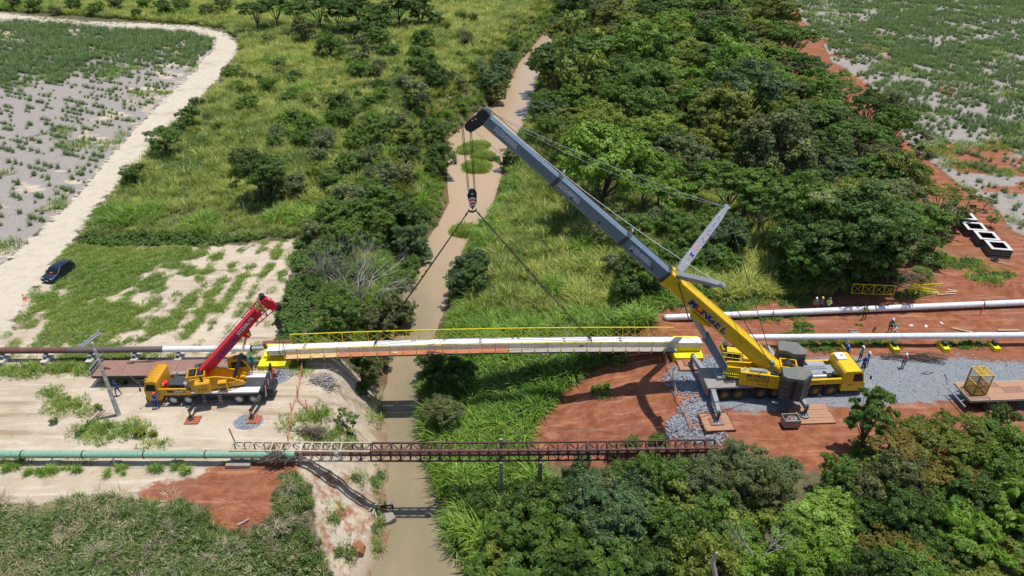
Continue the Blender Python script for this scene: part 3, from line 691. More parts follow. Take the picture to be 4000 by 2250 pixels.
# meadow turf, road verge, site tufts
A = cand(-75, -14, 52, 92, .36, 2); z = hgt(A[:, 0], A[:, 1]); px, py, k = P(A[:, 0], A[:, 1], z)
mg = meadow_green(A[:, 0], A[:, 1]); m = (sdist('meadow', px, py) > -4) & (r0.uniform(0, 1, len(A)) < mg * .95) & (sdist('road', px, py) < 6)
tn = np.clip(.15 + 1.1 * (fbm(A[:, 0]*.12, A[:, 1]*.12, 80) - .3) + r0.normal(0, .12, len(A)), 0, 1)
B = A[m]; scatter('turf', PC['turf'], np.stack([B[:, 0], B[:, 1], z[m] - .02], -1), r0.uniform(.5, 1.25, m.sum()), tn[m], 'patchy green turf of the sandy meadow in strips', 'grass')
A = cand(-70, -8, 30, 60, .42, 3); z = hgt(A[:, 0], A[:, 1]); px, py, k = P(A[:, 0], A[:, 1], z)
blob = np.zeros(len(A))
for bx, by, rx, ry in ((190,1540,60,25),(250,1590,90,40),(330,1600,30,30),(400,1690,130,45),(520,1680,70,30),(620,1735,60,20),(60,1800,70,10),(330,1798,60,9),(560,1798,60,9),(450,1500,60,14),(60,1450,400,22),(300,1440,180,16),(560,1690,40,22),(1130,1650,40,30),(1240,1630,60,50),(1330,1720,60,50),(1250,1700,90,40),(1180,1440,50,30),(1020,1425,40,20),(1390,1860,45,40),(1478,2090,26,110),(1290,2000,36,60),(1350,2150,40,50),(1470,1890,25,70),(1455,1600,40,60),(840,1760,0.1,0.1),(1000,1,1,1)):
    blob = np.maximum(blob, np.exp(-((px - bx) / rx) ** 2 - ((py - by) / ry) ** 2))
blob = blob * (.1 + 1.7 * fbm(A[:, 0] * .8, A[:, 1] * .8, 82)) 
m = (sdist('site', px, py) > -10) & (blob > .40) & (r0.uniform(0, 1, len(A)) < .75) & (xl(A[:, 1]) - A[:, 0] > .4)
B = A[m]; scatter('site_grass', PC['turf'], np.stack([B[:, 0], B[:, 1], z[m] - .02], -1), r0.uniform(.7, 1.7, m.sum()), tn[:1].repeat(m.sum()) * 0 + r0.uniform(0, .8, m.sum()), 'ragged grass tufts on the sandy ground round the red-boomed crane', 'grass')
m2 = m & (blob > .6) & (r0.uniform(0, 1, len(A)) < .22)
B = A[m2]; scatter('low_weeds', PC['weed'], np.stack([B[:, 0], B[:, 1], z[m2]], -1), r0.uniform(.3, .62, m2.sum()), r0.uniform(0, 1, m2.sum()), 'low leafy weeds on the sandy ground beside the green pipe', 'weeds')
m3 = m & (py > 1780) & (px > 1180) & (r0.uniform(0, 1, len(A)) < .20)
B = A[m3]; scatter('bank_scrub', PC['scrub'], np.stack([B[:, 0], B[:, 1], z[m3]], -1), r0.uniform(.4, .8, m3.sum()), r0.uniform(.1, 1, m3.sum()), 'brownish scrub on the eroded left bank below the truss', 'scrub')
# grass under the green pipe
xg = np.arange(-44, -26, .33); B = np.stack([xg + r0.normal(0, .15, len(xg)), 42.7 + r0.normal(0, .25, len(xg))], -1)
B = B[(fbm(B[:, 0]*.5, B[:, 0]*0, 84) > .50)]
scatter('pipe_grass', PC['reed'], np.stack([B[:, 0], B[:, 1], hgt(B[:, 0], B[:, 1])], -1), r0.uniform(.22, .42, len(B)), r0.uniform(.1, .8, len(B)), 'long grass growing under and beside the mint green pipe', 'grass')

# scrub at the lower left and the green hummock
A = cand(-60, -8, 20, 46, .50, 4); z = hgt(A[:, 0], A[:, 1]); px, py, k = P(A[:, 0], A[:, 1], z); sd = sdist('scrub', px, py) / (k * .75)
n1 = fbm(A[:, 0] * .3, A[:, 1] * .3, 90); hum = sstep(1020, 1090, px)
m = sd > .1; t = r0.uniform(0, 1, len(A))
ms = m & (t < .62)
B = A[ms]; scatter('scrub', PC['scrub'], np.stack([B[:, 0], B[:, 1], z[ms]], -1), (np.clip(sd[ms] * .5, .4, 1) * r0.uniform(.6, 1.5, ms.sum())), np.clip(n1[ms] * 1.3 - .35, 0, 1), 'dense grey-green scrub filling the lower left corner', 'scrub', tilt=.3)
ms = m & (t >= .66)
B = A[ms]; scatter('scrub_grass', PC['grass'], np.stack([B[:, 0], B[:, 1], z[ms]], -1), np.clip(sd[ms] * .3 + .3, .35, .72) * r0.uniform(.8, 1.2, ms.sum()), np.clip(n1[ms] * .7 - .45 + .15 * hum[ms], 0, 1), 'ragged grass among the lower left scrub and on the hummock', 'grass', tilt=.25)
ms = m & (r0.uniform(0, 1, len(A)) < .14)
B = A[ms]; scatter('dead_twigs', PC['straw'], np.stack([B[:, 0], B[:, 1], z[ms] + .5], -1), r0.uniform(.8, 1.2, ms.sum()), r0.uniform(0, 1, ms.sum()), 'bleached dead twigs poking out of the lower left scrub', 'twigs', tilt=.5)

# right bank: creeper weeds by the pipe supports, grass beside the tracks
A = cand(8, 100, 40, 95, .55, 6); z = hgt(A[:, 0], A[:, 1]); px, py, k = P(A[:, 0], A[:, 1], z)
blob = np.zeros(len(A))
for bx, by, rx, ry in ((3220,1345,110,26),(3090,1330,60,22),(3420,1340,90,14),(3140,1290,45,26),(3000,1240,140,14),(2800,1215,120,22),(3340,1268,30,6),(3600,1075,40,24),(3560,1150,70,20),(3640,1010,70,26),(3760,1030,80,24),(3850,1080,60,24),(3920,1075,40,16),(2650,1150,60,40),(2900,1150,120,50),(3090,1170,60,30),(3750,1350,90,12),(2380,1400,70,30),(2340,1530,50,20),(2660,1640,.1,.1),(3550,1205,60,6)):
    blob = np.maximum(blob, np.exp(-((px - bx) / rx) ** 2 - ((py - by) / ry) ** 2))
blob = blob * (.55 + .9 * fbm(A[:, 0] * .7, A[:, 1] * .7, 92))
m = (blob > .42) & (sdist('gravel', px, py) < -4)
B = A[m]; scatter('creeper', PC['weed'], np.stack([B[:, 0], B[:, 1], z[m] - .1], -1), r0.uniform(.4, .75, m.sum()), r0.uniform(0, .8, m.sum()), 'broadleaf green creeper growing over the red earth near the pipes', 'creeper')
m = (blob > .30) & (blob < .62)
B = A[m]; scatter('verge_grass', PC['turf'], np.stack([B[:, 0], B[:, 1], z[m]], -1), r0.uniform(.7, 1.6, m.sum()), r0.uniform(.1, .9, m.sum()), 'sparse grass at the edges of the red earth', 'grass')
# islets of grass in the creek
for nmb, (ax, ay, rx, ry, rot) in enumerate(((1848,578,46,30,.75),(1888,610,34,17,.1),(1862,652,44,28,.25),(1815,903,36,18,.3))):
    c = U(ax, ay, RZ); n = 300; th = r0.uniform(0, 2*np.pi, n); q = np.sqrt(r0.uniform(0, 1, n))
    k = P(c.x, c.y, c.z)[2]; dx = q * np.cos(th) * rx / k; dy = q * np.sin(th) * ry / (k * .45)
    sh = -.25 if nmb < 1 else 0
    B = np.stack([c.x + dx + dy * (.35 if nmb == 0 else 0), c.y + dy, RZ - .1 + 0 * dx], -1)
    o = scatter('grass_islet', PC['turf'], B, r0.uniform(1.3, 2.3, n), np.clip(.25 + .5 * (q > .8) + r0.normal(0, .1, n), 0, 1),
            ('large oval grass islet in the creek, furthest upstream', 'small oval grass islet in the creek, right of the pair', 'round grass islet in the creek, nearest the bridge of the three', 'grassy spit on the right edge of the creek')[nmb], 'islet')

# ---------------------------------------------------------------- trees and bushes
KIND = {}
def make_kind(key, n, R3, leaf, clusters, csize, trunk_h, r0_, flat=.55, low=-.3, jitter=.5, elong=1.7, variants=2, stems=1, hollow=.35, bark='barkd', nl=9, elev=.5):
    out = []
    for i in range(variants):
        me, KC = leaf_ball('crown', hash(key) % 1 + 300 + len(KIND) * 10 + i, n, R3, leaf, clusters, csize, flat, hollow, low, jitter, elong, elev)
        cz = trunk_h
        me.transform(Matrix.Translation((0, 0, cz))); me.materials.append(F['tree'])
        tm = limbs_mesh('trunk', KC, 0, cz, r0_, 400 + i, nl, (0, 0, cz), stems=stems); tm.materials.append(M[bark])
        out.append((me, tm))
    KIND[key] = out
make_kind('forest', 10500, (3.9, 3.7, 2.5), .165, 36, .27, 4.6, .20, flat=.45, low=-.15, variants=5)
make_kind('umbrella', 8500, (3.9, 3.9, 1.4), .15, 32, .25, 5.2, .20, flat=.40, low=-.05, variants=3, bark='bark')
make_kind('round', 9500, (2.9, 2.9, 2.5), .14, 30, .31, 3.1, .18, flat=.75, low=-.6, variants=3)
make_kind('bushy', 5200, (1.9, 1.8, 1.45), .115, 18, .38, 1.45, .10, flat=.8, low=-.6, variants=4, stems=3)
make_kind('sparse', 2600, (1.7, 1.6, 2.0), .13, 18, .27, 3.0, .09, flat=.7, low=-.8, variants=3, bark='bark')
make_kind('big', 13000, (4.6, 4.4, 3.2), .18, 40, .26, 5.2, .26, flat=.6, low=-.4, variants=2)
make_kind('broadleaf', 9500, (4.3, 4.2, 2.8), .27, 32, .28, 4.8, .22, flat=.55, low=-.3, elong=2.4, variants=2)
make_kind('feathery', 8000, (2.6, 2.6, 2.3), .16, 34, .22, 4.6, .13, flat=.5, low=-.7, elong=3.0, variants=1, bark='bark', nl=14)
COLR = dict(deep=(.055,.125,.020), mid=(.10,.205,.028), bright=(.165,.31,.035), olive=(.20,.24,.038), greyg=(.16,.20,.09), yellowg=(.26,.34,.055), lime=(.25,.41,.065), rusty=(.24,.18,.035), dull=(.125,.145,.055), bluish=(.08,.155,.065))
CW = dict(deep='dark green', mid='mid green', bright='bright green', olive='olive green', greyg='grey-green', yellowg='yellow-green', lime='lime green', rusty='rust-tinged olive', dull='dull brownish green', bluish='blue-green')
LM = [(1860,1000,'the creek below the islets'),(1860,620,'the grass islets in the creek'),(2010,360,'the creek beyond the boom tip'),(2240,60,'the top end of the creek'),
 (900,200,'the bend of the pale dirt road'),(600,600,'the straight stretch of the pale dirt road'),(330,900,'the lower part of the dirt road'),(1180,120,'the dark wood at the top'),(1350,330,'the upper left valley'),(1600,260,'the top of the left valley'),
 (1280,560,'the middle of the left valley'),(1540,520,'the left valley near the boom tip'),(1050,720,'the meadow\'s upper edge'),(1380,800,'the left bank thicket'),(1620,760,'the left water edge'),(1480,960,'the thicket above the bare tree'),
 (1350,1160,'the bare tree'),(1200,1000,'the meadow\'s right edge'),(1250,1260,'the left end of the yellow-railed bridge'),(1480,1420,'the left bank under the new bridge'),(1820,1080,'the right water edge'),(1760,1440,'the right bank under the new bridge'),
 (2150,900,'the tall grass below the long grey boom'),(2450,1050,'the collar of the yellow boom'),(2300,450,'the forest beside the upper boom'),(2500,250,'the upper forest'),(2700,80,'the top of the forest'),(2950,250,'the forest edge by the red track'),
 (2700,600,'the middle of the forest'),(3000,560,'the right middle forest'),(3300,420,'the red track'),(3450,620,'the right forest edge'),(2900,850,'the forest behind the tilted strut'),(3250,850,'the huge shady tree'),(3650,800,'the square concrete boxes'),
 (3300,1120,'the three workers in the shade'),(2300,1900,'the right piers of the rusty truss'),(2000,2100,'the lower creek'),(2450,1800,'the right end of the rusty truss'),(2600,2050,'the lower middle wood'),(2950,1800,'the timber mats'),(3300,1750,'the crane cab side of the lower wood'),
 (3100,2100,'the lower right wood'),(3600,1700,'the flatbed with the cage'),(3700,1950,'the right lower wood'),(3900,2150,'the bottom right corner'),(1750,1650,'the right bank between the bridges'),(1350,1680,'the sandy left bank between the bridges'),(400,1700,'the green pipe')]
used_labels = {}
def where(px, py):
    best = min(LM, key=lambda l: (l[0] - px) ** 2 + ((l[1] - py) * 1.3) ** 2); dx = px - best[0]; dy = py - best[1]
    if abs(dx) > 1.6 * abs(dy): d = 'just right of' if dx > 0 else 'just left of'
    elif abs(dy) > 1.6 * abs(dx): d = 'just below' if dy > 0 else 'just above'
    else: d = ('lower ' if dy > 0 else 'upper ') + ('right of' if dx > 0 else 'left of')
    return d + ' ' + best[2]
def plant(kind, px, py, rad, col, name=None, form=None, rz=None, zf=1.0, label=None, n=0, base=None, jit=.12, group=None, cat=None):
    """px,py = middle of the crown in the photograph; rad = crown radius in metres"""
    R0 = {'forest': 3.9, 'umbrella': 3.9, 'round': 2.9, 'bushy': 1.9, 'sparse': 1.7, 'big': 4.6, 'broadleaf': 4.3, 'feathery': 2.6}[kind]
    T0 = {'forest': 5.0, 'umbrella': 5.3, 'round': 3.1, 'bushy': 1.4, 'sparse': 3.0, 'big': 5.2, 'broadleaf': 4.8, 'feathery': 4.6}[kind]
    s = rad / R0; hz = T0 * s * zf
    if base is None:
        g = 0.0
        for i in range(6):
            v = U(px, py, g + hz); g = .5 * g + .5 * float(hgt(v.x, v.y))
        loc = (v.x, v.y, float(hgt(v.x, v.y)))
    else: loc = base
    bush = kind == 'bushy'
    name = name or ('bush' if bush else 'tree')
    form = form or {'forest': 'spreading', 'umbrella': 'flat-topped', 'round': 'round-headed', 'bushy': 'low', 'sparse': 'thin open', 'big': 'broad shady', 'broadleaf': 'large-leaved', 'feathery': 'feathery'}[kind]
    size = 'small' if s < .8 else ('large' if s > 1.25 else 'medium')
    if label is None:
        label = '%s %s %s %s %s' % (size, form, CW[col], 'bush' if bush else 'tree', where(px, py))
        if label in used_labels:
            group = used_labels[label]['group'] if 'group' in used_labels[label] else label
            used_labels[label]['group'] = 'look-alike ' + label if not group.startswith('look-alike') else group
            group = used_labels[label]['group']
    rr = random.Random(px * 31 + py * 7 + n)
    root = empty(name, loc, rr.uniform(0, 6.28) if rz is None else rz, label, cat or ('bush' if bush else 'tree'), group)
    used_labels.setdefault(label, root)
    root.scale = (s, s * rr.uniform(.92, 1.08), s * zf)
    cm, tm = KIND[kind][rr.randrange(len(KIND[kind]))]
    c = link(cm, 'foliage' if bush else 'crown', root); t = link(tm, 'trunk', root)
    b = COLR[col]; q = 1 + rr.uniform(-jit, jit) * 1.5; h = rr.uniform(-jit, jit) * .4
    c.color = (b[0] * q * (1 + h), b[1] * q, b[2] * q * (1 - h), 1)
    return root
K_ = 1.5528
# (x, y in the 2576-wide reading, radius m, kind, colour)
LEFT = [
 (640,22,5,'forest','deep'),(690,12,5,'forest','deep'),(745,22,5.5,'forest','mid'),(800,14,5.5,'forest','deep'),(850,30,5.5,'big','deep'),(900,12,6,'forest','deep'),(945,34,5.5,'forest','mid'),(1000,16,5.5,'big','deep'),(1050,6,5,'forest','deep'),
 (765,72,3.6,'round','dull'),(826,112,3.6,'round','mid'),(884,70,4,'forest','deep'),(930,72,4,'round','deep'),(905,120,3.4,'sparse','greyg'),(955,95,3.3,'round','mid'),(980,128,2.8,'bushy','mid'),(1060,30,3.8,'round','mid'),(1095,48,3,'bushy','deep'),
 (1068,100,3.6,'round','mid'),(1058,150,3.8,'round','mid'),(1085,182,3.2,'round','deep'),(1045,222,3.4,'sparse','greyg'),(1010,215,2.6,'bushy','greyg'),(905,178,3.0,'bushy','mid'),(958,165,2,'bushy','greyg'),(1100,205,2.6,'bushy','deep'),
 (857,262,2.9,'round','deep'),(848,300,2.2,'bushy','mid'),(884,300,2.7,'bushy','mid'),(782,318,2.9,'bushy','mid'),(722,300,2.4,'bushy','mid'),(812,352,2.6,'bushy','greyg'),(762,350,2.2,'bushy','mid'),(955,218,2.0,'bushy','deep'),(735,235,1.6,'bushy','mid'),(790,270,1.3,'bushy','dull'),(700,180,1.5,'bushy','dull'),(745,190,1.5,'bushy','deep'),
 (648,432,4.4,'big','deep'),(615,405,2.6,'round','dull'),(690,470,2.8,'bushy','dull'),(735,470,2.4,'bushy','greyg'),
 (900,352,2.5,'bushy','mid'),(952,322,3.0,'round','mid'),(992,305,2.6,'bushy','greyg'),(1030,340,2.8,'round','olive'),(1085,338,3.4,'round','deep'),(1112,392,3.2,'round','deep'),(1082,420,2.4,'bushy','deep'),(1030,395,2.4,'bushy','dull'),
 (880,412,2.6,'bushy','mid'),(925,395,2.5,'bushy','dull'),(960,440,2.8,'round','greyg'),(1010,440,2.4,'bushy','dull'),(835,452,2.4,'bushy','mid'),(800,430,2.0,'bushy','olive'),(870,500,2.8,'round','greyg'),(918,480,2.5,'bushy','mid'),(960,500,2.6,'round','mid'),(1005,500,2.4,'bushy','mid'),
 (845,540,2.6,'round','mid'),(900,548,2.8,'round','mid'),(950,556,2.6,'round','mid'),(1002,540,2.8,'round','deep'),(1040,550,2.8,'round','deep'),(800,575,2.3,'bushy','greyg'),(860,592,2.6,'round','mid'),(922,600,2.6,'bushy','mid'),(1040,600,2.8,'round','bluish'),(1000,600,2.5,'round','bluish'),(1060,640,2.2,'bushy','bluish'),
 (812,628,1.9,'bushy','greyg'),(840,632,2.2,'bushy','mid'),(838,672,1.8,'bushy','greyg'),
 (850,752,2.0,'round','mid'),(850,795,2.4,'round','mid'),(905,800,2.2,'round','dull'),(955,780,2.2,'sparse','dull'),(1000,745,2.4,'sparse','dull'),(1005,790,2.4,'round','dull'),(960,805,2.2,'bushy','dull'),(1020,700,1.9,'bushy','mid'),(1035,665,1.8,'bushy','mid'),
 (345,440,2.3,'bushy','deep'),(412,352,3.0,'round','mid'),(440,330,2.0,'bushy','deep'),(473,292,2.3,'round','mid'),(498,262,1.7,'bushy','deep'),(580,182,2.2,'bushy','mid'),(620,262,2.3,'bushy','mid'),(600,215,1.4,'bushy','mid'),(648,200,1.2,'bushy','deep'),(490,330,1.4,'bushy','yellowg'),(520,300,1.3,'bushy','dull'),
 (410,20,3.2,'bushy','deep'),(370,12,3.0,'bushy','mid'),(455,14,3.2,'bushy','mid'),(520,26,2.8,'bushy','dull'),(240,22,2.8,'bushy','mid'),(185,12,2.8,'bushy','deep'),(300,10,3,'bushy','dull'),(90,14,2.8,'bushy','mid'),(30,8,2.8,'bushy','dull'),(560,10,3.2,'round','dull'),(140,26,2,'bushy','greyg'),(345,34,2,'bushy','deep'),(480,36,1.7,'bushy','yellowg'),
 (1170,100,2.6,'bushy','dull'),(1205,175,2.6,'bushy','greyg'),(1272,150,3.4,'round','bluish'),(1248,160,2.6,'bushy','deep'),(1235,205,3.2,'round','bluish'),(1250,234,3.0,'round','dull'),(1258,185,3.0,'round','bluish'),(1285,112,2.6,'bushy','mid'),
 (930,930,1.7,'bushy','dull'),(905,908,1.8,'bushy','deep'),(960,905,1.5,'bushy','dull'),(915,975,1.2,'bushy','deep'),
]
for i, (x, y, rd, kd, cl) in enumerate(LEFT): plant(kd, x * K_, y * K_, rd, cl, n=i)
RIGHT1 = [
 (1165,672,2.2,'round','bluish'),(1150,706,1.9,'round','bluish'),(1195,700,2.2,'round','deep'),(1196,655,2.0,'round','bluish'),(1110,925,2.5,'round','deep'),(1152,938,2.3,'round','deep'),(1085,900,1.9,'bushy','deep'),
 (1290,388,2.2,'bushy','greyg'),(1265,405,1.8,'bushy','mid'),(1240,400,1.4,'bushy','greyg'),(1120,1035,2.0,'round','dull'),(1090,1030,1.3,'bushy','dull'),(1180,878,1.5,'bushy','greyg'),
 (1560,560,2.6,'bushy','greyg'),(1600,575,2.6,'round','mid'),(1520,590,2.2,'bushy','dull'),(1640,550,2.4,'bushy','greyg'),(1600,680,2.8,'round','mid'),(1575,720,2.4,'bushy','deep'),(1640,700,2.5,'bushy','deep'),(1560,660,2.2,'bushy','greyg'),(1610,640,2.4,'bushy','mid'),(1690,560,2.6,'round','mid'),(1740,590,2.8,'round','mid'),(1800,560,3.0,'round','mid'),(1840,590,2.8,'round','bluish'),(1680,640,2.0,'bushy','mid'),
 (1780,640,2.2,'bushy','bluish'),(1830,655,2.2,'bushy','mid'),(1745,650,1.9,'bushy','mid'),
 (1155,1120,.1,'bushy','deep'),
]
for i, (x, y, rd, kd, cl) in enumerate(RIGHT1):
    if rd > .5: plant(kd, x * K_, y * K_, rd, cl, n=i + 500)
# thicket filling the left valley, thickest along the creek
rq = np.random.default_rng(91); done = [(x * K_, y * K_) for x, y, *_q in LEFT]; nth = 0
for it in range(7000):
    px = rq.uniform(700, 1990); py = rq.uniform(60, 1240)
    g_ = U(px, py, 1.2); L_ = float(xl(g_.y)) - g_.x
    if L_ < 3.5: continue
    if sdist('tgl', np.array([px]), np.array([py]))[0] < 30 or sdist('road', np.array([px]), np.array([py]))[0] > -40: continue
    dens = .95 * math.exp(-L_ / 26) + .30 + .5 * (fbm(g_.x * .05, g_.y * .05, 97) > .53)
    if px < 1220 and py > 560: dens = 0
    if px < 1150: dens *= .45
    if rq.uniform() > dens: continue
    sp = 34 * P(g_.x, g_.y, 0)[2] / 30
    if any((px - a) ** 2 + ((py - c_) * 1.5) ** 2 < (sp * 1.25) ** 2 for a, c_ in done): continue
    done.append((px, py)); nth += 1
    if nth > 205: break
    plant('bushy', px, py, .7 + 1.5 * rq.uniform() ** 1.5, ('mid', 'greyg', 'greyg', 'mid', 'bright', 'yellowg', 'olive', 'mid')[int(rq.integers(0, 8))], n=nth + 7000, zf=rq.uniform(.75, 1.3))
# the forest on the right bank, behind the boom
FOREST = np.array([(1395,45),(1420,-40),(2000,-40),(1985,60),(2040,115),(2120,185),(2150,235),(2280,255),(2295,400),(2340,470),(2330,600),(2250,690),(2100,700),(1960,690),(1900,640),(1880,560),(1780,530),(1640,520),(1500,560),(1450,540),(1415,480),(1380,420),(1345,370),(1300,330),(1318,275),(1335,225),(1340,160),(1360,100)], float) * K_
POLY['forest'] = FOREST
rf = np.random.default_rng(77); cands = []
acc = []
ptsF = []
for it in range(12000):
    y = 60 + 250 * rf.uniform() ** 1.0; x = rf.uniform(-5, y * .62)
    zt = 4.5; px, py, k = P(x, y, zt + float(hgt(x, y)))
    if py < -60: continue
    rad = 3.2 + 4.0 * rf.uniform() ** 1.25 + (.5 if y > 150 else 0)
    if sdist('forest', np.array([px]), np.array([py]))[0] < rad * k * .62: continue
    if any((x - a) ** 2 + (y - b) ** 2 < ((rad + c) * .585) ** 2 for a, b, c in ptsF): continue
    ptsF.append((x, y, rad))
ptsF.sort(key=lambda p: p[1])
print('forest trees', len(ptsF))
far_pts = []
for i, (x, y, rad) in enumerate(ptsF):
    gz = float(hgt(x, y)); n = fbm(x * .03, y * .03, 95); u = rf.uniform()
    px, py, k = P(x, y, gz + 4.5)
    if i >= 170: far_pts.append((x, y, gz, rad)); continue
    kd = 'umbrella' if (u < .20) else ('forest' if u < .50 else ('round' if u < .72 else ('big' if u < .96 else 'sparse')))
    cl = ('deep', 'mid', 'deep', 'bluish', 'olive', 'dull', 'greyg')[int(rf.integers(0, 7))] if n < .5 else ('mid', 'bright', 'olive', 'bright', 'mid', 'yellowg')[int(rf.integers(0, 6))]
    plant(kd, px, py, rad, cl, n=i + 1000, base=(x, y, gz), zf=rf.uniform(.85, 1.3) * (4.6 / rad) ** .35)
if far_pts:
    fc = proto_col('far_crowns', [KIND['forest'][i][0].copy() for i in range(3)] + [KIND['umbrella'][i][0].copy() for i in range(2)] + [KIND['big'][0][0].copy()], F['canopy'])
    for o in fc.objects: o.data.materials[0] = F['canopy']
    A = np.array(far_pts); scatter('far_woodland', fc, A[:, :3], A[:, 3] / 3.9, rf.uniform(-.25, 1.0, len(A)), 'middle and far part of the forest merging into one green mass', 'woodland')
# the huge shady tree and neighbours on the forest's lower right corner
for i, (x, y, rd, kd, cl) in enumerate([(2180,560,6.2,'big','deep'),(2100,620,5,'big','deep'),(2260,610,4.8,'forest','deep'),(2200,500,5.0,'forest','olive'),(2290,540,4.6,'forest','mid'),(2050,560,4.6,'forest','deep'),(2010,620,4.0,'round','deep'),(2120,500,4.6,'forest','mid'),(2240,420,4.8,'umbrella','mid'),(2180,340,4.8,'forest','mid'),
    (2375,488,3.2,'umbrella','olive'),(2372,560,2.6,'sparse','greyg'),(2425,510,2.0,'sparse','olive'),(2482,505,1.1,'umbrella','bright'),(2500,545,.9,'sparse','bright'),(2400,535,1.8,'sparse','mid'),(2310,370,2.6,'sparse','dull'),(2080,270,4.2,'umbrella','bright'),(2120,225,4.0,'umbrella','mid'),(2215,255,4.2,'umbrella','olive'),(2000,165,4.4,'umbrella','dull'),(1975,230,4.4,'forest','dull'),(1950,40,5,'umbrella','dull'),(2130,650,3.2,'bushy','deep'),(2060,680,3,'bushy','deep'),(2190,670,3.0,'bushy','deep'),(2250,680,2.2,'bushy','deep'),(1990,690,2.4,'bushy','deep'),(2350,660,1.6,'bushy','mid')]):
    plant(kd, x * K_, y * K_, rd, cl, n=i + 1500, zf=1.0)
me, _kc = leaf_ball('flowering_creeper', 901, 5200, (5.2, 1.9, .55), .15, 26, .34, .5, .2, -.1)
me.materials.append(foliage('pale_creeper_leaves', (.30,.36,.12), (.52,.52,.28), (.62,.58,.36)))
v = U(3310, 765, 10.2); o = link(me, 'flowering_creeper'); o.location = v; o.rotation_euler = (0, 0, R(4)); tag(o, 'pale flowering creeper spread over the top of the huge shady tree', 'creeper')
# lower right wood
LOW = [(1305,1290,2.2,'round','deep'),(1215,1262,1.8,'bushy','deep'),(1400,1250,2.0,'round','deep'),(1340,1260,2.6,'round','deep'),(1470,1230,2.6,'round','bluish'),(1440,1180,1.6,'bushy','mid'),(1400,1290,2.8,'broadleaf','mid'),(1480,1290,2.8,'round','bluish'),(1330,1330,3.0,'broadleaf','mid'),(1260,1320,2.2,'broadleaf','mid'),
 (1400,1370,3.2,'broadleaf','mid'),(1290,1400,3.0,'broadleaf','mid'),(1350,1440,3.2,'broadleaf','mid'),(1450,1430,3.0,'broadleaf','mid'),(1230,1450,2.4,'broadleaf','mid'),
 (1560,1180,2.4,'round','mid'),(1620,1150,2.4,'round','mid'),(1540,1240,2.6,'round','greyg'),(1610,1230,2.6,'round','bluish'),(1680,1200,2.6,'round','mid'),(1720,1160,2.0,'bushy','mid'),(1570,1300,3.0,'round','bluish'),(1640,1290,2.8,'round','mid'),(1720,1260,2.8,'round','olive'),(1540,1360,3.0,'round','bluish'),(1610,1370,2.8,'forest','deep'),(1690,1340,3.0,'round','mid'),(1760,1210,2.6,'round','greyg'),(1790,1280,2.8,'round','mid'),
 (1800,1140,2.4,'round','greyg'),(1850,1100,2.4,'round','greyg'),(1910,1110,2.2,'bushy','greyg'),(1880,1160,2.6,'round','greyg'),(1940,1170,2.4,'bushy','greyg'),(1850,1220,2.8,'round','dull'),(1930,1230,2.4,'round','dull'),(1990,1140,1.6,'bushy','bluish'),(1990,1200,1.5,'bushy','greyg'),
 (1760,1350,2.8,'round','mid'),(1700,1420,3.0,'forest','deep'),(1620,1440,3.0,'forest','deep'),(1780,1420,2.8,'round','olive'),(1850,1300,2.4,'bushy','yellowg'),(1900,1290,1.8,'bushy','yellowg'),(1860,1370,2.8,'forest','mid'),(1890,1430,2.6,'round','bright'),(1540,1430,3.2,'broadleaf','mid'),
 (2050,1320,3.0,'round','lime'),(2095,1290,2.4,'round','lime'),(2000,1350,2.2,'round','lime'),(2110,1340,2.4,'round','lime'),(2060,1400,2.4,'round','bright'),(2000,1420,2.2,'round','bright'),(2120,1430,2.2,'bushy','bright'),
 (2120,1200,2.2,'round','mid'),(2175,1180,2.2,'bushy','bright'),(2190,1240,2.8,'round','dull'),(2250,1230,3.0,'round','dull'),(2210,1310,3.0,'forest','deep'),(2160,1270,2.2,'bushy','bluish'),(2290,1290,3.0,'forest','deep'),
 (2330,1090,3.0,'umbrella','olive'),(2270,1130,3.0,'umbrella','rusty'),(2390,1130,3.0,'umbrella','olive'),(2330,1170,3.2,'umbrella','rusty'),(2410,1080,2.8,'umbrella','olive'),(2250,1080,2.0,'umbrella','olive'),(2400,1200,3.0,'umbrella','rusty'),(2170,1135,1.5,'bushy','olive'),
 (2490,1110,2.6,'round','mid'),(2550,1140,2.8,'round','bright'),(2480,1170,2.8,'forest','mid'),(2540,1210,3.0,'broadleaf','bright'),(2470,1250,3.0,'broadleaf','mid'),(2560,1290,3.0,'broadleaf','bright'),(2400,1280,3.0,'broadleaf','bright'),(2440,1350,3.0,'broadleaf','bright'),(2530,1380,3.0,'broadleaf','bright'),(2370,1400,2.6,'forest','deep'),(2250,1390,2.6,'umbrella','rusty'),(2190,1370,2.2,'umbrella','dull'),(2300,1440,3,'broadleaf','bright'),(2200,1450,2.8,'forest','deep'),(2440,1440,3,'broadleaf','bright'),(2620,1180,3,'round','mid'),(2640,1300,3,'broadleaf','mid'),(2620,1420,3,'broadleaf','mid'),(2530,1060,1.6,'bushy','deep'),(2310,1350,2.8,'forest','deep')]
for i, (x, y, rd, kd, cl) in enumerate(LOW):
    if y < 1245 and x < 2010: y = 1245 - (1245 - y) * .62; rd *= (.80 if y < 1215 else .92)
    if kd == 'broadleaf' and i % 2: kd = 'forest'; cl = ('mid', 'deep', 'olive')[i % 3]
    if rd > .5: plant(kd, x * K_, y * K_, rd * .88, cl, n=i + 2000, zf=.85 + .55 * ((i * 37) % 11) / 11)
b = G(2155 * K_, 1152 * K_)
plant('feathery', 0, 0, 2.2, 'mid', base=(b.x, b.y, b.z), n=1, label='slender feathery tree with dark visible trunk in front of the gravel pad', zf=1.25)
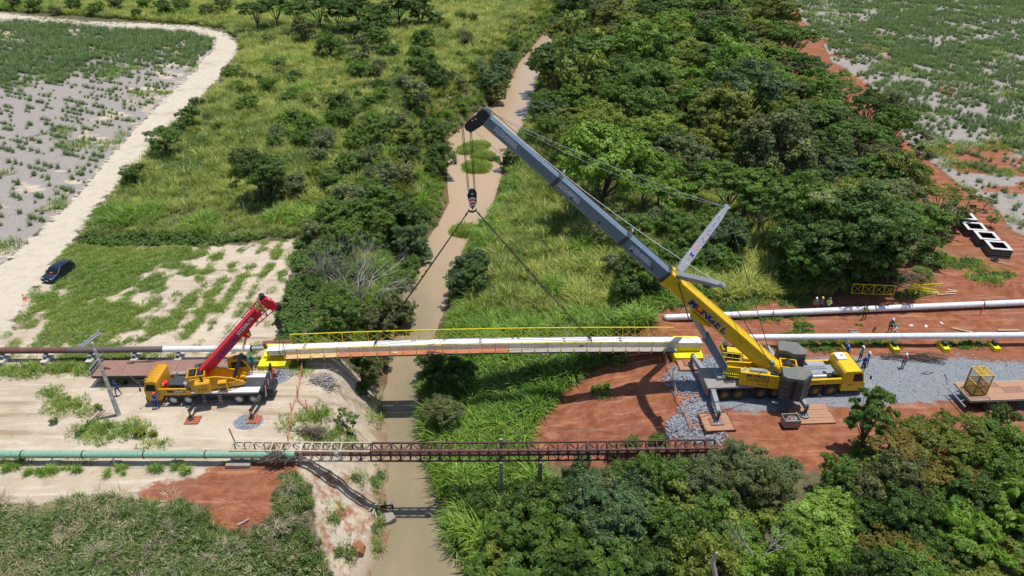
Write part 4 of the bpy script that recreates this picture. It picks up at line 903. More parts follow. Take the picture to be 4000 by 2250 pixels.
# shrubs on the rusty truss and young leafy tree on the sandy bank
for i, (x, y, rd, cl, lb) in enumerate([(1462,1160,.95,'bluish','pale blue-green shrub growing through the rusty truss near its right pier'),(1590,1120,1.1,'mid','leafy shrub leaning over the rusty truss right of the pier'),(1655,1125,1.2,'mid','green shrub hiding the lower chord near the right end of the truss'),(1710,1150,1.2,'greyg','grey-green shrub below the right end of the rusty truss'),(1545,1140,.8,'bluish','small pale shrub under the middle right part of the truss')]):
    plant('bushy', x * K_, y * K_, rd, cl, label=lb, n=i + 3000)
plant('sparse', 868 * K_, 1052 * K_, 1.15, 'mid', label='young tree with big leaves standing on the sandy left bank', zf=.8, n=7)
for i, (x, y, rd, cl, lb) in enumerate([(247,1025,.42,'yellowg','small leafy shrub left of the power pole\'s foot'),(350,1085,.6,'yellowg','rounded yellow-green shrub behind the green pipe'),(385,1090,.4,'yellowg','lower shrub beside the rounded yellow-green one'),(135,1058,.4,'mid','small green shrub on the sand near the left edge'),(800,1045,.35,'mid','low bush right of the front outrigger mat')]):
    plant('bushy', x * K_, y * K_, rd, cl, label=lb, n=i + 3100)
same = {}
for o in [o for o in bpy.data.objects if o.parent is None and o.get('label') and o.get('category') in ('tree', 'bush')]:
    if len(o['label'].split()) > 15: o['label'] = ' '.join(o['label'].split()[1:])
    same.setdefault(o['label'], []).append(o)
for lb, os_ in same.items():
    if 1 < len(os_) < 10:
        os_.sort(key=lambda o: P(o.location.x, o.location.y, o.location.z + 3)[0]); base_ = lb.split()
        wd = {2: ('left', 'right'), 3: ('left', 'middle', 'right'), 4: ('leftmost', 'second', 'third', 'rightmost')}.get(len(os_), ('leftmost', 'second', 'third', 'fourth', 'fifth', 'sixth', 'seventh', 'eighth', 'ninth'))
        for w__, o in zip(wd, os_): o['label'] = ' '.join([w__] + base_)[:200]; 
        for o in os_:
            if 'group' in o: del o['group']
# bare, bleached trees
def bare_tree(name, loc, h, spread, seed, label, r0=.13, lean=(0, 0), mat='barkw', stems=5, depth=5, zdir=1.0):
    r = random.Random(seed); root = empty(name, loc, 0, label, 'tree'); mb = MB()
    def grow(p, d, L, rad, lv):
        n = 3; pts = [p]; q = p.copy(); dd = d.copy()
        for i in range(n):
            dd = (dd + Vector((r.uniform(-.25, .25), r.uniform(-.25, .25), r.uniform(-.12, .2)))).normalized(); q = q + dd * L / n; pts.append(q.copy())
        mb.tube(pts, [rad * (1 - .45 * i / n) for i in range(n + 1)], 5 if lv < 2 else 3, False)
        if lv < depth:
            for j in range(3 if lv < 3 else 2):
                nd = (dd + Vector((r.uniform(-1, 1), r.uniform(-1, 1), r.uniform(-.45, .55))) * .85).normalized()
                grow(pts[-1 - (j % 2)], nd, L * r.uniform(.6, .85), rad * .5, lv + 1)
    for s in range(stems):
        a = 2 * math.pi * s / stems + r.uniform(-.3, .3)
        grow(Vector((0, 0, 0)), Vector((math.cos(a) * spread + lean[0], math.sin(a) * spread + lean[1], zdir)).normalized(), h * .34, r0, 0)
    mb.build('branches', M[mat], root); return root
b = G(1400, 1180); bare_tree('bare_tree', b, 9.0, .95, 3, 'leafless grey tree with spreading twigs on the left creek bank', .11, stems=8)
b = G(1560, 1230); bare_tree('bare_tree', b, 4.5, .8, 4, 'smaller leafless tree leaning over the creek beside the larger bare tree', .09, (.5, 0), stems=4)
b = G(2190, 1400); bare_tree('fallen_tree', b, 5, .9, 8, 'fallen bleached branches on the right bank under the new bridge', .08, (-.9, .3), stems=4, depth=4, zdir=.25)
b = G(3720, 1120 ); 
b = U(2960, 2140, 3.5); bare_tree('bare_tree', (b.x, b.y, 1.5), 4.2, .4, 12, 'white leafless snag standing out of the lower right wood', .075, (.2, 0), stems=2, depth=4)
b = U(3880, 1960, 3); bare_tree('bare_tree', (b.x, b.y, 2.0), 3.6, .7, 15, 'pale dead limbs showing in the wood at the lower right edge', .08, (-.6, .2), stems=3, depth=3)
b = U(2790, 2240, 3); MB().tube([(0,0,-2),(.1,0,.6),(-.25,.1,1.9),(-.1,.1,2.7)], [.2,.17,.14,.08], 8).build('dead_trunk', M['barkw'])
o = bpy.data.objects['dead_trunk']; o.location = (b.x, b.y, 2.2); tag(o, 'broken pale trunk stump sticking up at the bottom edge of the wood', 'tree stump')
# brush piles
def brush(loc, n, L, seed, label, w=2.5, d=1.0, mat='bark'):
    r = random.Random(seed); mb = MB()
    for i in range(n):
        c = Vector((r.gauss(0, w * .4), r.gauss(0, d * .4), r.uniform(.05, .7) * (1 if i % 3 else .4))); a = r.uniform(0, 3.14) * .6 - .9; l = L * r.uniform(.4, 1)
        v = Vector((math.cos(a), math.sin(a), r.uniform(-.25, .35))) * l / 2; k = Vector((r.uniform(-.2, .2), r.uniform(-.2, .2), r.uniform(-.1, .2)))
        mb.tube([c - v, c + k, c + v], [.035, .03, .012], 4, False)
    o = mb.build('brush_pile', M[mat]); o.location = loc; tag(o, label, 'brush pile')
brush(G(3480, 1085), 170, 3.0, 1, 'pile of dry brown branches at the edge of the shady tree', 4.5, 1.4)
brush(G(2960, 1075), 110, 2.4, 2, 'heap of cut branches behind the yellow boom', 3.0, 1.1)
brush(G(3300, 1060), 120, 2.6, 5, 'dead branches lying in the shade left of the yellow rail frames', 4.0, 1.6, 'barkw')
brush(G(1270, 1490), 240, 1.1, 3, 'mound of dry pulled grass near the left end of the bridge', 1.6, .9, 'barkw')
brush(G(1210, 1700), 160, 1.4, 4, 'flattened dry grass heap behind the old truss', 1.6, .6, 'bark')
brush(G(1290, 1310), 160, 1.4, 6, 'dry brushwood heap behind the left railing of the bridge', 2.0, .7, 'barkw')

# ================================================================ PIPES
def gz(x, y): return float(hgt(x, y))
def pipe_thing(name, A, B, r, label, segs, cat='pipe'):
    """segs = list of (fraction0, fraction1, material, part name)"""
    A = Vector(A); B = Vector(B); root = empty(name, A, 0, label, cat)
    for f0, f1, mt, pn in segs:
        MB().cyl((B - A) * f0, (B - A) * f1, r, 20).build(pn, M[mt], root, smooth=True)
    return root
# left line: rust -> mill scale -> white coating
A_ = U(-900, 1378, 1.15); B_ = U(1030, 1361, 1.15); L_ = (B_ - A_).length
root = pipe_thing('pipeline', A_, B_, .31, 'long pipe on concrete supports, rusty at left and white coated at right', [(0, .60, 'rustpipe', 'rusty_section'), (.601, .795, 'rustpipe', 'mill_scale_section'), (.796, .975, 'pipew', 'white_section')])
MB().cyl((B_ - A_) * .9755, B_ - A_, .20, 16).build('steel_stub', M['galv'], root, smooth=True)
MB().cyl((B_ - A_) * .974, (B_ - A_) * .9765, .33, 20).build('end_ring', M['black'], root, smooth=True)
root.children[1].data.materials[0] = mat('mill_scale', (.13,.10,.105), .5, amt=.5, dirt=(.2,.09,.06), scale=.6)
def support(loc, label, conc, rz=0, grp=None, saddle='dgrey', w=.62, l=1.5):
    root = empty('pipe_support', loc, rz, label, 'pipe support', None, None); tag(root, group=grp)
    MB().box((0, 0, .2), (w, l, .46)).build('plinth', M[conc], root, bevel=.02)
    mb = MB(); mb.box((0, 0, .46), (w * .62, .62, .05)); mb.box((-w*.2, 0, .62), (.05, .5, .32)); mb.box((w*.2, 0, .62), (.05, .5, .32)); mb.box((0, .0, .62), (w*.4, .05, .32)); mb.box((0, 0, .80), (w * .6, .6, .05)); mb.build('saddle', M[saddle], root)
    return root
for i, sx in enumerate((25, 190, 362, 530, 698)):
    g = U(sx + 12, 1395, 0); y = A_.y + (B_.y - A_.y) * (g.x - A_.x) / (B_.x - A_.x)
    support((g.x, y - .25, gz(g.x, y) * .2), ('concrete pipe support at the left edge of the picture', 'concrete pipe support left of the power pole top', 'concrete pipe support hidden behind the power pole', 'concrete pipe support behind the middle of the rusty trailer', 'concrete pipe support under the start of the white coating')[i], 'concrete', grp='concrete supports under the left pipeline', saddle='galv')
# right line
A_ = U(2830, 1319, 1.15); B_ = U(4900, 1301, 1.15)
root = pipe_thing('pipeline', A_, B_, .31, 'white coated pipe on yellow supports running to the right edge', [(0, .33, 'pipew', 'pipe_length'), (.3305, .66, 'pipew', 'pipe_length'), (.6605, 1, 'pipew', 'pipe_length')])
for i, (sx, lb) in enumerate(((2830,'yellow pipe support behind the boom cylinders'),(3108,'yellow pipe support behind the dark counterweight'),(3297,'yellow pipe support behind the worker in blue'),(3485,'yellow pipe support left of the coiled cable heap'),(3680,'yellow pipe support above the coiled cable heap'),(3876,'yellow pipe support nearest the right edge'))):
    g = U(sx - 6, 1350, 0); y = A_.y + (B_.y - A_.y) * (g.x - A_.x) / (B_.x - A_.x)
    support((g.x, y - .55, 0), lb, 'yellow2', grp='yellow supports under the right pipeline', saddle='dgrey')
# upper line lying on the soil, with lifting straps
A_ = U(2590, 1241, .5); B_ = U(4700, 1151, .55)
root = pipe_thing('pipeline', A_, B_, .33, 'long white pipe lying on the red earth behind the other pipes', [(.004, .27, 'pipew', 'pipe_length'), (.2705, .62, 'pipew', 'pipe_length'), (.6205, 1, 'pipew', 'pipe_length')])
MB().cyl((0, 0, 0), (B_ - A_) * .0035, .30, 18).build('end_cap', M['lgrey'], root, smooth=True)
for sx, lb in ((3005, 'dark red strap round the upper white pipe, near the workers in shade'), (3852, 'dark red strap round the upper white pipe, by the right edge')):
    f = (U(sx, 1200, .5).x - A_.x) / (B_.x - A_.x); c = A_.lerp(B_, f); mb = MB()
    ring = [c + Vector((0, math.cos(t) * .36, math.sin(t) * .36)) for t in np.linspace(0, 6.28, 14)]; mb.tube(ring, .03, 5)
    g = Vector((c.x - 1.1 * (sx > 3500) + .3 * (sx < 3500), c.y - 1.6, .05)); mb.tube([c + Vector((0, -.1, .36)), c + Vector((-.2, -.5, .15)), g], .035, 5)
    o = mb.build('strap', mat('dark_red_strap', (.16, .03, .03), .8)); tag(o, lb, 'strap')
# short rusty pipe behind the left bridge seat
p0 = U(1028, 1345, .35); p1 = U(1137, 1338, .35)
o = MB().cyl(p0, p1, .36, 20).build('loose_pipe', M['rustpipe'], smooth=True); tag(o, 'short loose rusty pipe lying behind the left bridge seat', 'pipe')
# mint green line in front
A_ = U(-900, 1774, .95); B_ = U(1152, 1776, .95)
root = pipe_thing('pipeline', A_, B_, .31, 'mint green pipe with dark joint bands entering the old truss', [(0, .2, 'green', 'pipe_length'), (.2005, .463, 'green', 'pipe_length'), (.4635, .582, 'green', 'pipe_length'), (.5825, .703, 'green', 'pipe_length'), (.7035, .83, 'green', 'pipe_length'), (.8305, 1, 'green', 'pipe_length')])
for sx in (88, 327, 565, 805):
    f = (U(sx, 1774, .95).x - A_.x) / (B_.x - A_.x); c = (B_ - A_) * f
    MB().cyl(c - Vector((.045, 0, 0)), c + Vector((.045, 0, 0)), .345, 20).build('joint_band', M['rustdark'], root, smooth=True)
for i, sx in enumerate((212, 450, 692)):
    c = U(sx, 1812, 0); root = empty('pipe_support', (c.x, c.y, gz(c.x, c.y)), 0, ('white post support under the green pipe, near the left edge', 'white post support under the green pipe, half hidden in grass', 'white post support under the green pipe, nearest the truss')[i], 'pipe support', 'white post supports of the green pipe')
    MB().box((0, 0, .08), (.95, .55, .2)).build('base_slab', M['oldconc'], root, bevel=.02)
    MB().beam((0, -.05, .1), (-.12, .25, .85), .12, .12).build('post', M['white'], root)
o = MB().box((0, 0, .15), (2.0, .62, .42)).build('old_footing', M['oldconc'], bevel=.04); c = U(938, 1812, 0); o.location = (c.x, c.y - .25, 0); tag(o, 'pinkish white concrete footing block at the left end of the old truss', 'footing')

# ================================================================ NEW BRIDGE
c0 = U(1044, 1391, .98); c1 = U(2740, 1359, .98)
bx0, bx1 = c0.x, c1.x
def bl(x): return c0.y + (c1.y - c0.y) * (x - bx0) / (bx1 - bx0) + .5
def bz(x): t = (x - bx0) / (bx1 - bx0); return .98 + .34 * 4 * t * (1 - t)
bridge = empty('pipe_bridge', (bx0, bl(bx0), 0), 0, 'new white pipe bridge with yellow railings spanning the creek', 'bridge'); O = Vector((bx0, bl(bx0), 0))
def BP(x, dy, dz): return Vector((x, bl(x) + dy, bz(x) + dz)) - O
seg = np.linspace(bx0, bx1, 9)
for i in range(8):
    mb = MB(); xx = np.linspace(seg[i] + (.008 if i else 0), seg[i+1], 4)
    for a, b in zip(xx[:-1], xx[1:]):
        a_ = BP(a, 0, .30); b_ = BP(b, 0, .30)
        mb.beam(a_ + Vector((0, 0, .27)), b_ + Vector((0, 0, .27)), 1.02, .05); mb.beam(a_ - Vector((0, 0, .27)), b_ - Vector((0, 0, .27)), 1.02, .05)
        for s in (-.47, .47): mb.beam(a_ + Vector((0, s, 0)), b_ + Vector((0, s, 0)), .04, .5)
    if i in (0, 7):
        e = BP(bx0 if i == 0 else bx1, 0, .3) + Vector((.03 if i == 0 else -.03, 0, 0)); mb.box(e, (.03, .94, .5))
    mb.build('girder_section', [M['beamw']], bridge)
px0 = U(1120, 1388, 1.1).x; px1 = U(2640, 1360, 1.1).x
nb_ = 30; postx = np.linspace(px0, px1, nb_ + 1)
near_m = ['tan'] * 4 + ['orangew'] * 13 + ['greyw'] * 13
far_m = ['tan'] * 12 + ['greyw'] * 4 + ['tan'] * 3 + ['greyw'] * 11
for side, mats, dz in ((-1, near_m, .10), (1, far_m, .10)):
    k = 0
    while k < nb_:
        j = k
        while j < nb_ and mats[j] == mats[k] and j - k < 3: j += 1
        mb = MB(); mb.beam(BP(postx[k] + .01, side * .92, dz), BP(postx[j] - .01, side * .92, dz), .72, .04); mb.build('walkway_panel', M[mats[k]], bridge); k = j
    mb = MB()
    for k in range(nb_): mb.beam(BP(postx[k], side * 1.30, dz - .06), BP(postx[k+1], side * 1.30, dz - .06), .05, .10)
    mb.build('edge_beam', M['dgrey'], bridge)
    rail = MB()
    for k in range(0, nb_): rail.beam(BP(postx[k], side * 1.27, dz + 1.12), BP(postx[k+1], side * 1.27, dz + 1.12), .075, .075)
    rail.build('top_rail', M['yellow2'], bridge)
    for k, x in enumerate(postx):
        wd = .09 if k % 4 == 0 else .055
        MB().beam(BP(x, side * 1.30, dz - .12), BP(x, side * 1.28, dz + 1.1), wd, .055).build('railing_post', M['yellow2'], bridge)
        if side == -1: MB().beam(BP(x, -1.36, dz - .16), BP(x, -1.30, dz + .28), .09, .06).build('post_bracket', M['yellow2'], bridge)
        if k < nb_:
            for q in (0, 1):
                MB().beam(BP(postx[k + q], side * 1.27, dz + .05), BP(postx[k + 1 - q], side * 1.27, dz + 1.07), .028, .028).build('cross_brace', M['yellow2'], bridge)
for x in (px0 + 1.3 * 1.29, px0 + 14.6 * 1.29, px0 + 21 * 1.29, px0 + 25.3 * 1.29): # lifting lugs
    [MB().box(BP(x, q, .64), (.25, .1, .14)).build('lifting_lug', M['oldconc'], bridge) for q in (-.2, .2)]
MB().box(BP(px0 + 23.2 * 1.24, -.53, .25), (.4, .02, .14)).build('maker_plate', M['black'], bridge)
MB().box(BP(px0 + 8.2 * 1.29, -1.0, .17), (.45, .3, .12)).build('timber_block', M['woodpale'], bridge)
# bridge seats
def seat_l():
    c = U(1078, 1410, .3); root = empty('bridge_seat', (c.x, c.y + .55, 0), 0, 'bright yellow concrete block carrying the left end of the bridge', 'bridge seat')
    MB().box((0, -.1, .22), (3.0, 2.9, .4)).build('footing_slab', M['yellow2'], root, bevel=.015)
    MB().box((-.05, 1.35, .66), (2.6, .35, .5)).build('upstand', M['yellow2'], root, bevel=.015)
    MB().box((-.1, .28, .56), (2.3, 1.2, .28)).build('bearing_shelf', M['yellow2'], root, bevel=.015)
    MB().box((.1, -.32, .71), (1.3, .35, .05)).build('timber_packing', M['wood'], root)
    MB().box((0, -.1, -.06), (2.9, 2.8, .16)).build('blinding_or_shade', M['black'], root)  # black layer stands in for the thin shadow line under the slab edge
def seat_r():
    c = U(2682, 1385, .3); root = empty('bridge_seat', (c.x, c.y + .55, 0), 0, 'bright yellow concrete block carrying the right end of the bridge', 'bridge seat')
    MB().box((0, -.15, .25), (3.0, 2.4, .5)).build('footing_slab', M['yellow2'], root, bevel=.015)
    MB().box((.15, 1.2, .85), (2.5, .35, .7)).build('upstand', M['yellow2'], root, bevel=.015)
    MB().box((.15, .3, .72), (2.5, 1.2, .42)).build('bearing_shelf', M['yellow2'], root, bevel=.015)
    MB().box((0, -.15, -.06), (3.2, 2.6, .14)).build('blinding_or_shade', M['oldconc'], root)
seat_l(); seat_r()

# ================================================================ OLD TRUSS
t0 = U(907, 1797, .28); t1 = U(2797, 1741 + 47, .28)
truss = empty('truss_bridge', t0, 0, 'old sagging rusty steel truss carrying a pipe over the creek', 'bridge')
nbay = 49; TW, TH = 1.0, 1.05
def TP(f, s, h):
    p = t0.lerp(t1, f) - t0; p.z -= .22 * 4 * f * (1 - f); 
    return Vector((p.x, p.y + s * TW, p.z + h * TH))
def tm(f): return 'dusty' if f < .235 else 'rustdark'
DB = {}
def member(nm, a, b, wd, f, hh=None):
    MB().beam(a, b, wd, hh or wd).build(nm, M[tm(f)], truss)
cuts = list(range(0, nbay, 7)) + [nbay]
for s in (0, 1):
    for h in (0, 1):
        for a, b in zip(cuts[:-1], cuts[1:]):
            mb = MB()
            for k in range(a, b): mb.beam(TP(k / nbay, s, h), TP((k + 1) / nbay, s, h), .115, .115)
            mb.build('chord', M[tm((a + .5) / nbay)], truss)
for k in range(nbay + 1):
    f = k / nbay; big = k in (7, 21, 36)
    for s in (0, 1): member('post', TP(f, s, .03), TP(f, s, .97), .095 if not big else .22, f)
    member('top_crossbar', TP(f, .02, 1), TP(f, .98, 1), .10 if not big else .22, f, .08)
    member('bottom_crossbar', TP(f, .02, 0), TP(f, .98, 0), .06, f)
    if k < nbay:
        f2 = (k + 1) / nbay; odd = k % 2
        member('diagonal', TP(f if odd else f2, 0, .03), TP(f2 if odd else f, 0, .97), .045, f)
        member('diagonal', TP(f if odd else f2, 1, .03), TP(f2 if odd else f, 1, .97), .045, f)
        member('top_diagonal', TP(f if odd else f2, 0, 1), TP(f2 if odd else f, 1, 1), .04, f)
mb = MB(); mb.tube([TP(f, .5, .42) for f in np.linspace(.13, .985, 24)], .30, 18); mb.build('carried_pipe', M['brownpipe'], truss, smooth=True)
MB().tube([TP(.125, .5, .42), TP(.132, .5, .42)], .38, 18).build('pipe_flange', M['dusty'], truss, smooth=True)
MB().beam(TP(0.003, 1, .9), TP(0.0, 1, .9) + Vector((-.25, .3, 1.3)), .08, .08).build('gauge_post', M['rust'], truss)
MB().box(TP(.216, .1, .55), (.35, .05, .45)).build('hanging_rag', M['white'], truss)
# piers
for i, (sx, lb, hh) in enumerate(((1957, 'tall grey concrete pier carrying the middle of the old truss', 1.35), (2112, 'shorter concrete pier under the old truss, right of the taller one', .15))):
    f = (U(sx, 1800, 0).x - t0.x) / (t1.x - t0.x); c = TP(f, .5, 0) + t0; g = gz(c.x, c.y); root = empty('truss_pier', (c.x, c.y, g - .3), 0, lb, 'pier'); top = c.z - g + .3
    for s in (-.62, .62): MB().box((0, s, (top + (hh if s > 0 else -.1)) / 2), (.30, .2, top + (hh if s > 0 else -.1))).build('column', M['oldconc'], root, bevel=.02)
    MB().box((0, 0, top - .13), (.26, 1.5, .2)).build('cap_beam', M['oldconc'], root, bevel=.02)
    MB().box((0, 0, top - 1.3), (.2, 1.1, .2)).build('tie_beam', M['oldconc'], root, bevel=.02)
# weeds and dry creeper hanging on the truss end
brush(U(1085, 1795, .7), 90, 1.3, 21, 'dry creeper tangled in the left end of the old truss', 1.3, .5, 'bark')
scatter('truss_creeper', PC['grass'], np.array([tuple(U(x, 1770 + 14 * math.sin(x), .4)) for x in (1060, 1075, 1090, 1100, 1110, 1125, 1180)]), np.full(7, .28), np.full(7, .2), 'green grass and creeper growing in the left end of the truss', 'creeper')

# ================================================================ shared vehicle pieces
def tyre_mesh():
    mb = MB(); pr = [(.36, -.16), (.56, -.17), (.64, -.12), (.65, 0), (.64, .12), (.56, .17), (.36, .16)]; n = 28
    for r_, y in pr:
        for k in range(n): mb.v.append((r_ * math.cos(2*math.pi*k/n), y, r_ * math.sin(2*math.pi*k/n)))
    for i in range(len(pr) - 1):
        for k in range(n): mb.f.append((i*n + k, i*n + (k+1) % n, (i+1)*n + (k+1) % n, (i+1)*n + k)); mb.m.append(0)
    for k in range(0, n): # tread lugs
        t = 2*math.pi*k/n; mb.box((math.cos(t)*.655, 0, math.sin(t)*.655), (.03, .26, .05), 0) if k % 2 == 0 else None
    return mb.mesh('tyre')
TYRE = tyre_mesh(); TYRE.materials.append(M['rubber'])
def rim_mesh(n=20):
    mb = MB(); pr = [(.37, -.15), (.36, -.11), (.28, -.05), (.22, -.05), (.20, -.13), (.13, -.15), (.0, -.15)]
    for r_, y in pr:
        for k in range(n): mb.v.append((r_ * math.cos(2*math.pi*k/n), y, r_ * math.sin(2*math.pi*k/n)))
    for i in range(len(pr) - 1):
        for k in range(n): mb.f.append((i*n + k, i*n + (k+1) % n, (i+1)*n + (k+1) % n, (i+1)*n + k)); mb.m.append(0)
    for k in range(8): t = 2*math.pi*k/8; mb.cyl((math.cos(t)*.24, -.05, math.sin(t)*.24), (math.cos(t)*.24, -.09, math.sin(t)*.24), .018, 5)
    return mb.mesh('rim')
RIMS = {}
def wheel(parent, x, y, r, rim_mat, side=-1):
    if rim_mat not in RIMS: me = rim_mesh(); me.materials.append(M[rim_mat]); RIMS[rim_mat] = me
    s = r / .65; w_ = empty('wheel', (x, y, r), 0, parent=parent); w_.scale = (s, s * 1.1 * (1 if side < 0 else -1), s)
    link(TYRE, 'tyre', w_); link(RIMS[rim_mat], 'rim', w_); return w_
FONT_CACHE = {}
def text(name, s, size, mt, parent, Mx, ext=.006, off=0.0, shear=0.0, space=1.0, sx=1.0):
    cu = bpy.data.curves.new(name, 'FONT'); cu.body = s; cu.size = size; cu.extrude = ext; cu.offset = off; cu.shear = shear
    cu.align_x = 'CENTER'; cu.align_y = 'CENTER'; cu.space_character = space; cu.resolution_u = 3
    ob = bpy.data.objects.new('t', cu); COL.objects.link(ob); dg = bpy.context.evaluated_depsgraph_get()
    me = bpy.data.meshes.new_from_object(ob.evaluated_get(dg)); bpy.data.objects.remove(ob)
    me.name = name; me.materials.clear(); me.materials.append(M[mt]); o = bpy.data.objects.new(name, me); COL.objects.link(o); o.parent = parent
    o.matrix_local = Mx @ Matrix.Diagonal((sx, 1, 1, 1)); return o
def letters(name, s, size, mt, parent, Mx, adv, outline=None, special=None, **kw):
    """wide lettering set character by character; special = {index: material}"""
    n = len(s)
    for i, ch in enumerate(s):
        if ch == ' ': continue
        T = Mx @ Matrix.Translation(((i - (n - 1) / 2) * adv, 0, 0))
        if outline: text(name + '_outline', ch, size, outline, parent, T, .003, size * .09, **kw)
        text(name, ch, size, (special or {}).get(i, mt), parent, T @ Matrix.Translation((0, 0, .004)), .004, size * (-.004 if outline else .03), **kw)
def frame(o, x, y, z=None):
    """4x4 with given origin and x, y axes"""
    x = Vector(x).normalized(); y = Vector(y); y = (y - x * y.dot(x)).normalized(); z = x.cross(y)
    m = Matrix((x, y, z)).transposed().to_4x4(); m.translation = Vector(o); return m

# ================================================================ BIG YELLOW CRANE
YAW = R(4.0)
CR = Vector((22.3, 53.15, 0))
crane = empty('mobile_crane', CR, YAW, 'big yellow seven-axle mobile crane with a long grey boom raised over the creek', 'crane')
# carrier: local x forward (to the right of the picture), y away
Lr, Lf = -4.7, 10.0
MB().box(((Lr + 7.6) / 2 - .0, 0, 1.12), (7.6 - Lr, 1.5, .5)).build('chassis', M['dgrey'], crane, bevel=.03)
MB().prism([(Lr, -1.5), (1.2, -1.5), (2.0, -1.45), (2.0, 1.45), (1.2, 1.5), (Lr, 1.5)], 1.38, 1.62).build('rear_deck', M['deck'], crane, bevel=.02)
MB().box((-2.6, .25, 1.78), (1.9, 1.5, .32)).build('deck_box', M['lgrey'], crane, bevel=.03)
MB().box((Lr + .05, 0, 1.1), (.16, 2.9, .8)).build('rear_bumper', M['lgrey'], crane, bevel=.02)
for s in (-1.15, 1.15): MB().box((Lr - .04, s, 1.0), (.03, .45, .5)).build('rear_marker', M['letred'], crane)
for y in (-1.2,): 
    mb = MB()
    for i in range(5): mb.box((-2.1 + i * .38, y, 1.635), (.035, .42, .025))
    for d in (-.2, .2): mb.box((-1.34, y + d, 1.635), (1.55, .03, .025))
    mb.build('deck_ladder', M['letw'], crane)
MB().box((4.6, 0, 1.45), (5.3, 2.1, .3)).build('front_deck', M['lgrey'], crane, bevel=.02)
MB().prism([(3.0, -1.5), (7.75, -1.5), (7.75, -1.28), (3.0, -1.28)], 1.42, 1.98).build('side_panel', M['yellow'], crane, bevel=.02)
MB().prism([(3.4, 1.3), (7.75, 1.3), (7.75, 1.5), (3.4, 1.5)], 1.42, 1.98).build('side_panel', M['yellow'], crane, bevel=.02)
MB().prism([(3.2, 1.62), (4.3, 1.95), (7.6, 1.95), (7.6, 1.6)], -.55, .75, 'Y').build('engine_cover', M['lgrey'], crane, bevel=.03)
mb = MB()
for s in (-.17, .17): mb.box((5.9, .3 + s, 2.04), (2.2, .05, .05))
for i in range(9): mb.box((4.95 + i * .24, .3, 2.04), (.045, .34, .04))
mb.build('ladder', M['silver'], crane)
MB().cyl((5.1, -.95, 1.95), (6.4, -.95, 1.95), .2, 14).build('exhaust_silencer', M['silver'], crane, smooth=True)
MB().cyl((4.3, -.95, 1.85), (5.0, -.95, 1.9), .12, 10).build('exhaust_pipe', M['silver'], crane, smooth=True)
MB().cyl((7.3, -.8, 1.7), (7.3, -.8, 2.15), .27, 16).build('air_filter', M['black'], crane, smooth=True)
MB().box((6.9, -.75, 1.8), (.6, .5, .3)).box((6.5, -.4, 1.85), (.3, .3, .3)).build('engine_parts', M['black'], crane, bevel=.02)
MB().box((6.3, 1.05, 1.78), (1.7, .6, .34)).build('fuel_tank', M['silver'], crane, bevel=.05)
MB().box((4.9, 1.05, 1.72), (1.0, .5, .3)).box((4.1, .95, 1.7), (.5, .6, .25)).build('hose_rack', M['black'], crane, bevel=.02)
# driver's cab
cab = MB().prism([(7.8, .55), (9.95, .5), (10.02, 1.35), (9.82, 1.6), (9.5, 2.62), (9.3, 2.78), (7.95, 2.78), (7.8, 2.6)], -1.5, 1.5, 'Y').build('cab', M['yellow'], crane, bevel=.04)
MB().prism([(9.85, 1.62), (9.55, 2.58), (9.58, 2.6), (9.89, 1.64)], -1.38, 1.38, 'Y').build('windscreen', M['glass'], cab)
for s in (-1, 1): MB().prism([(8.75, 1.62), (9.72, 1.62), (9.45, 2.5), (8.75, 2.5)], s * 1.505 - .006, s * 1.505 + .006, 'Y').build('side_window', M['glass'], cab)
MB().box((8.35, .75, 2.86), (.95, 1.0, .2)).build('roof_air_conditioner', M['white'], cab, bevel=.06)
MB().cyl((8.45, .75, 2.96), (8.45, .75, 2.975), .16, 16).build('vent_fan', M['oldconc'], cab)
MB().tube([(9.7, -1.45, 2.5), (10.1, -1.75, 2.45), (10.15, -1.8, 2.2)], .02, 5).box((10.15, -1.8, 2.25), (.06, .22, .34)).build('mirror', M['black'], cab)
MB().box((9.6, -1.52, .75), (.3, .02, .12)).build('badge_mark', M['letbrown'], cab)
MB().box((8.95, 0, .55), (2.2, 2.7, .3)).build('bumper', M['dgrey'], crane, bevel=.03)
text('cab_lettering', 'GROVE', .15, 'letbrown', crane, frame((8.6, -1.512, 1.25), (1, 0, 0), (0, 0, 1)), .004, .004)
text('panel_lettering', 'MONGEL GUINDASTES', .2, 'letbrown', crane, frame((4.6, -1.51, 1.7), (1, 0, 0), (0, 0, 1)), .004, .004)
for x in (-3.05, -1.75, .35, 1.65, 4.15, 5.5, 6.95):
    wheel(crane, x, -1.28, .67, 'hub', -1); wheel(crane, x, 1.28, .67, 'hub', 1)
mb = MB()
for z in (.55, .85, 1.15): mb.box((-.72, -1.42, z), (.62, .12, .05))
for s in (-.33, .33): mb.beam((-.72 + s, -1.42, .45), (-.72 + s * 1.2, -1.42, 1.38), .05, .06)
mb.build('step_ladder', M['dgrey'], crane)
for x0_, x1_ in ((-3.8, -.95), (-.5, 2.4)):
    MB().box(((x0_ + x1_) / 2, -1.35, 1.42), (x1_ - x0_, .32, .05)).build('mudguard', M['dgrey'], crane)
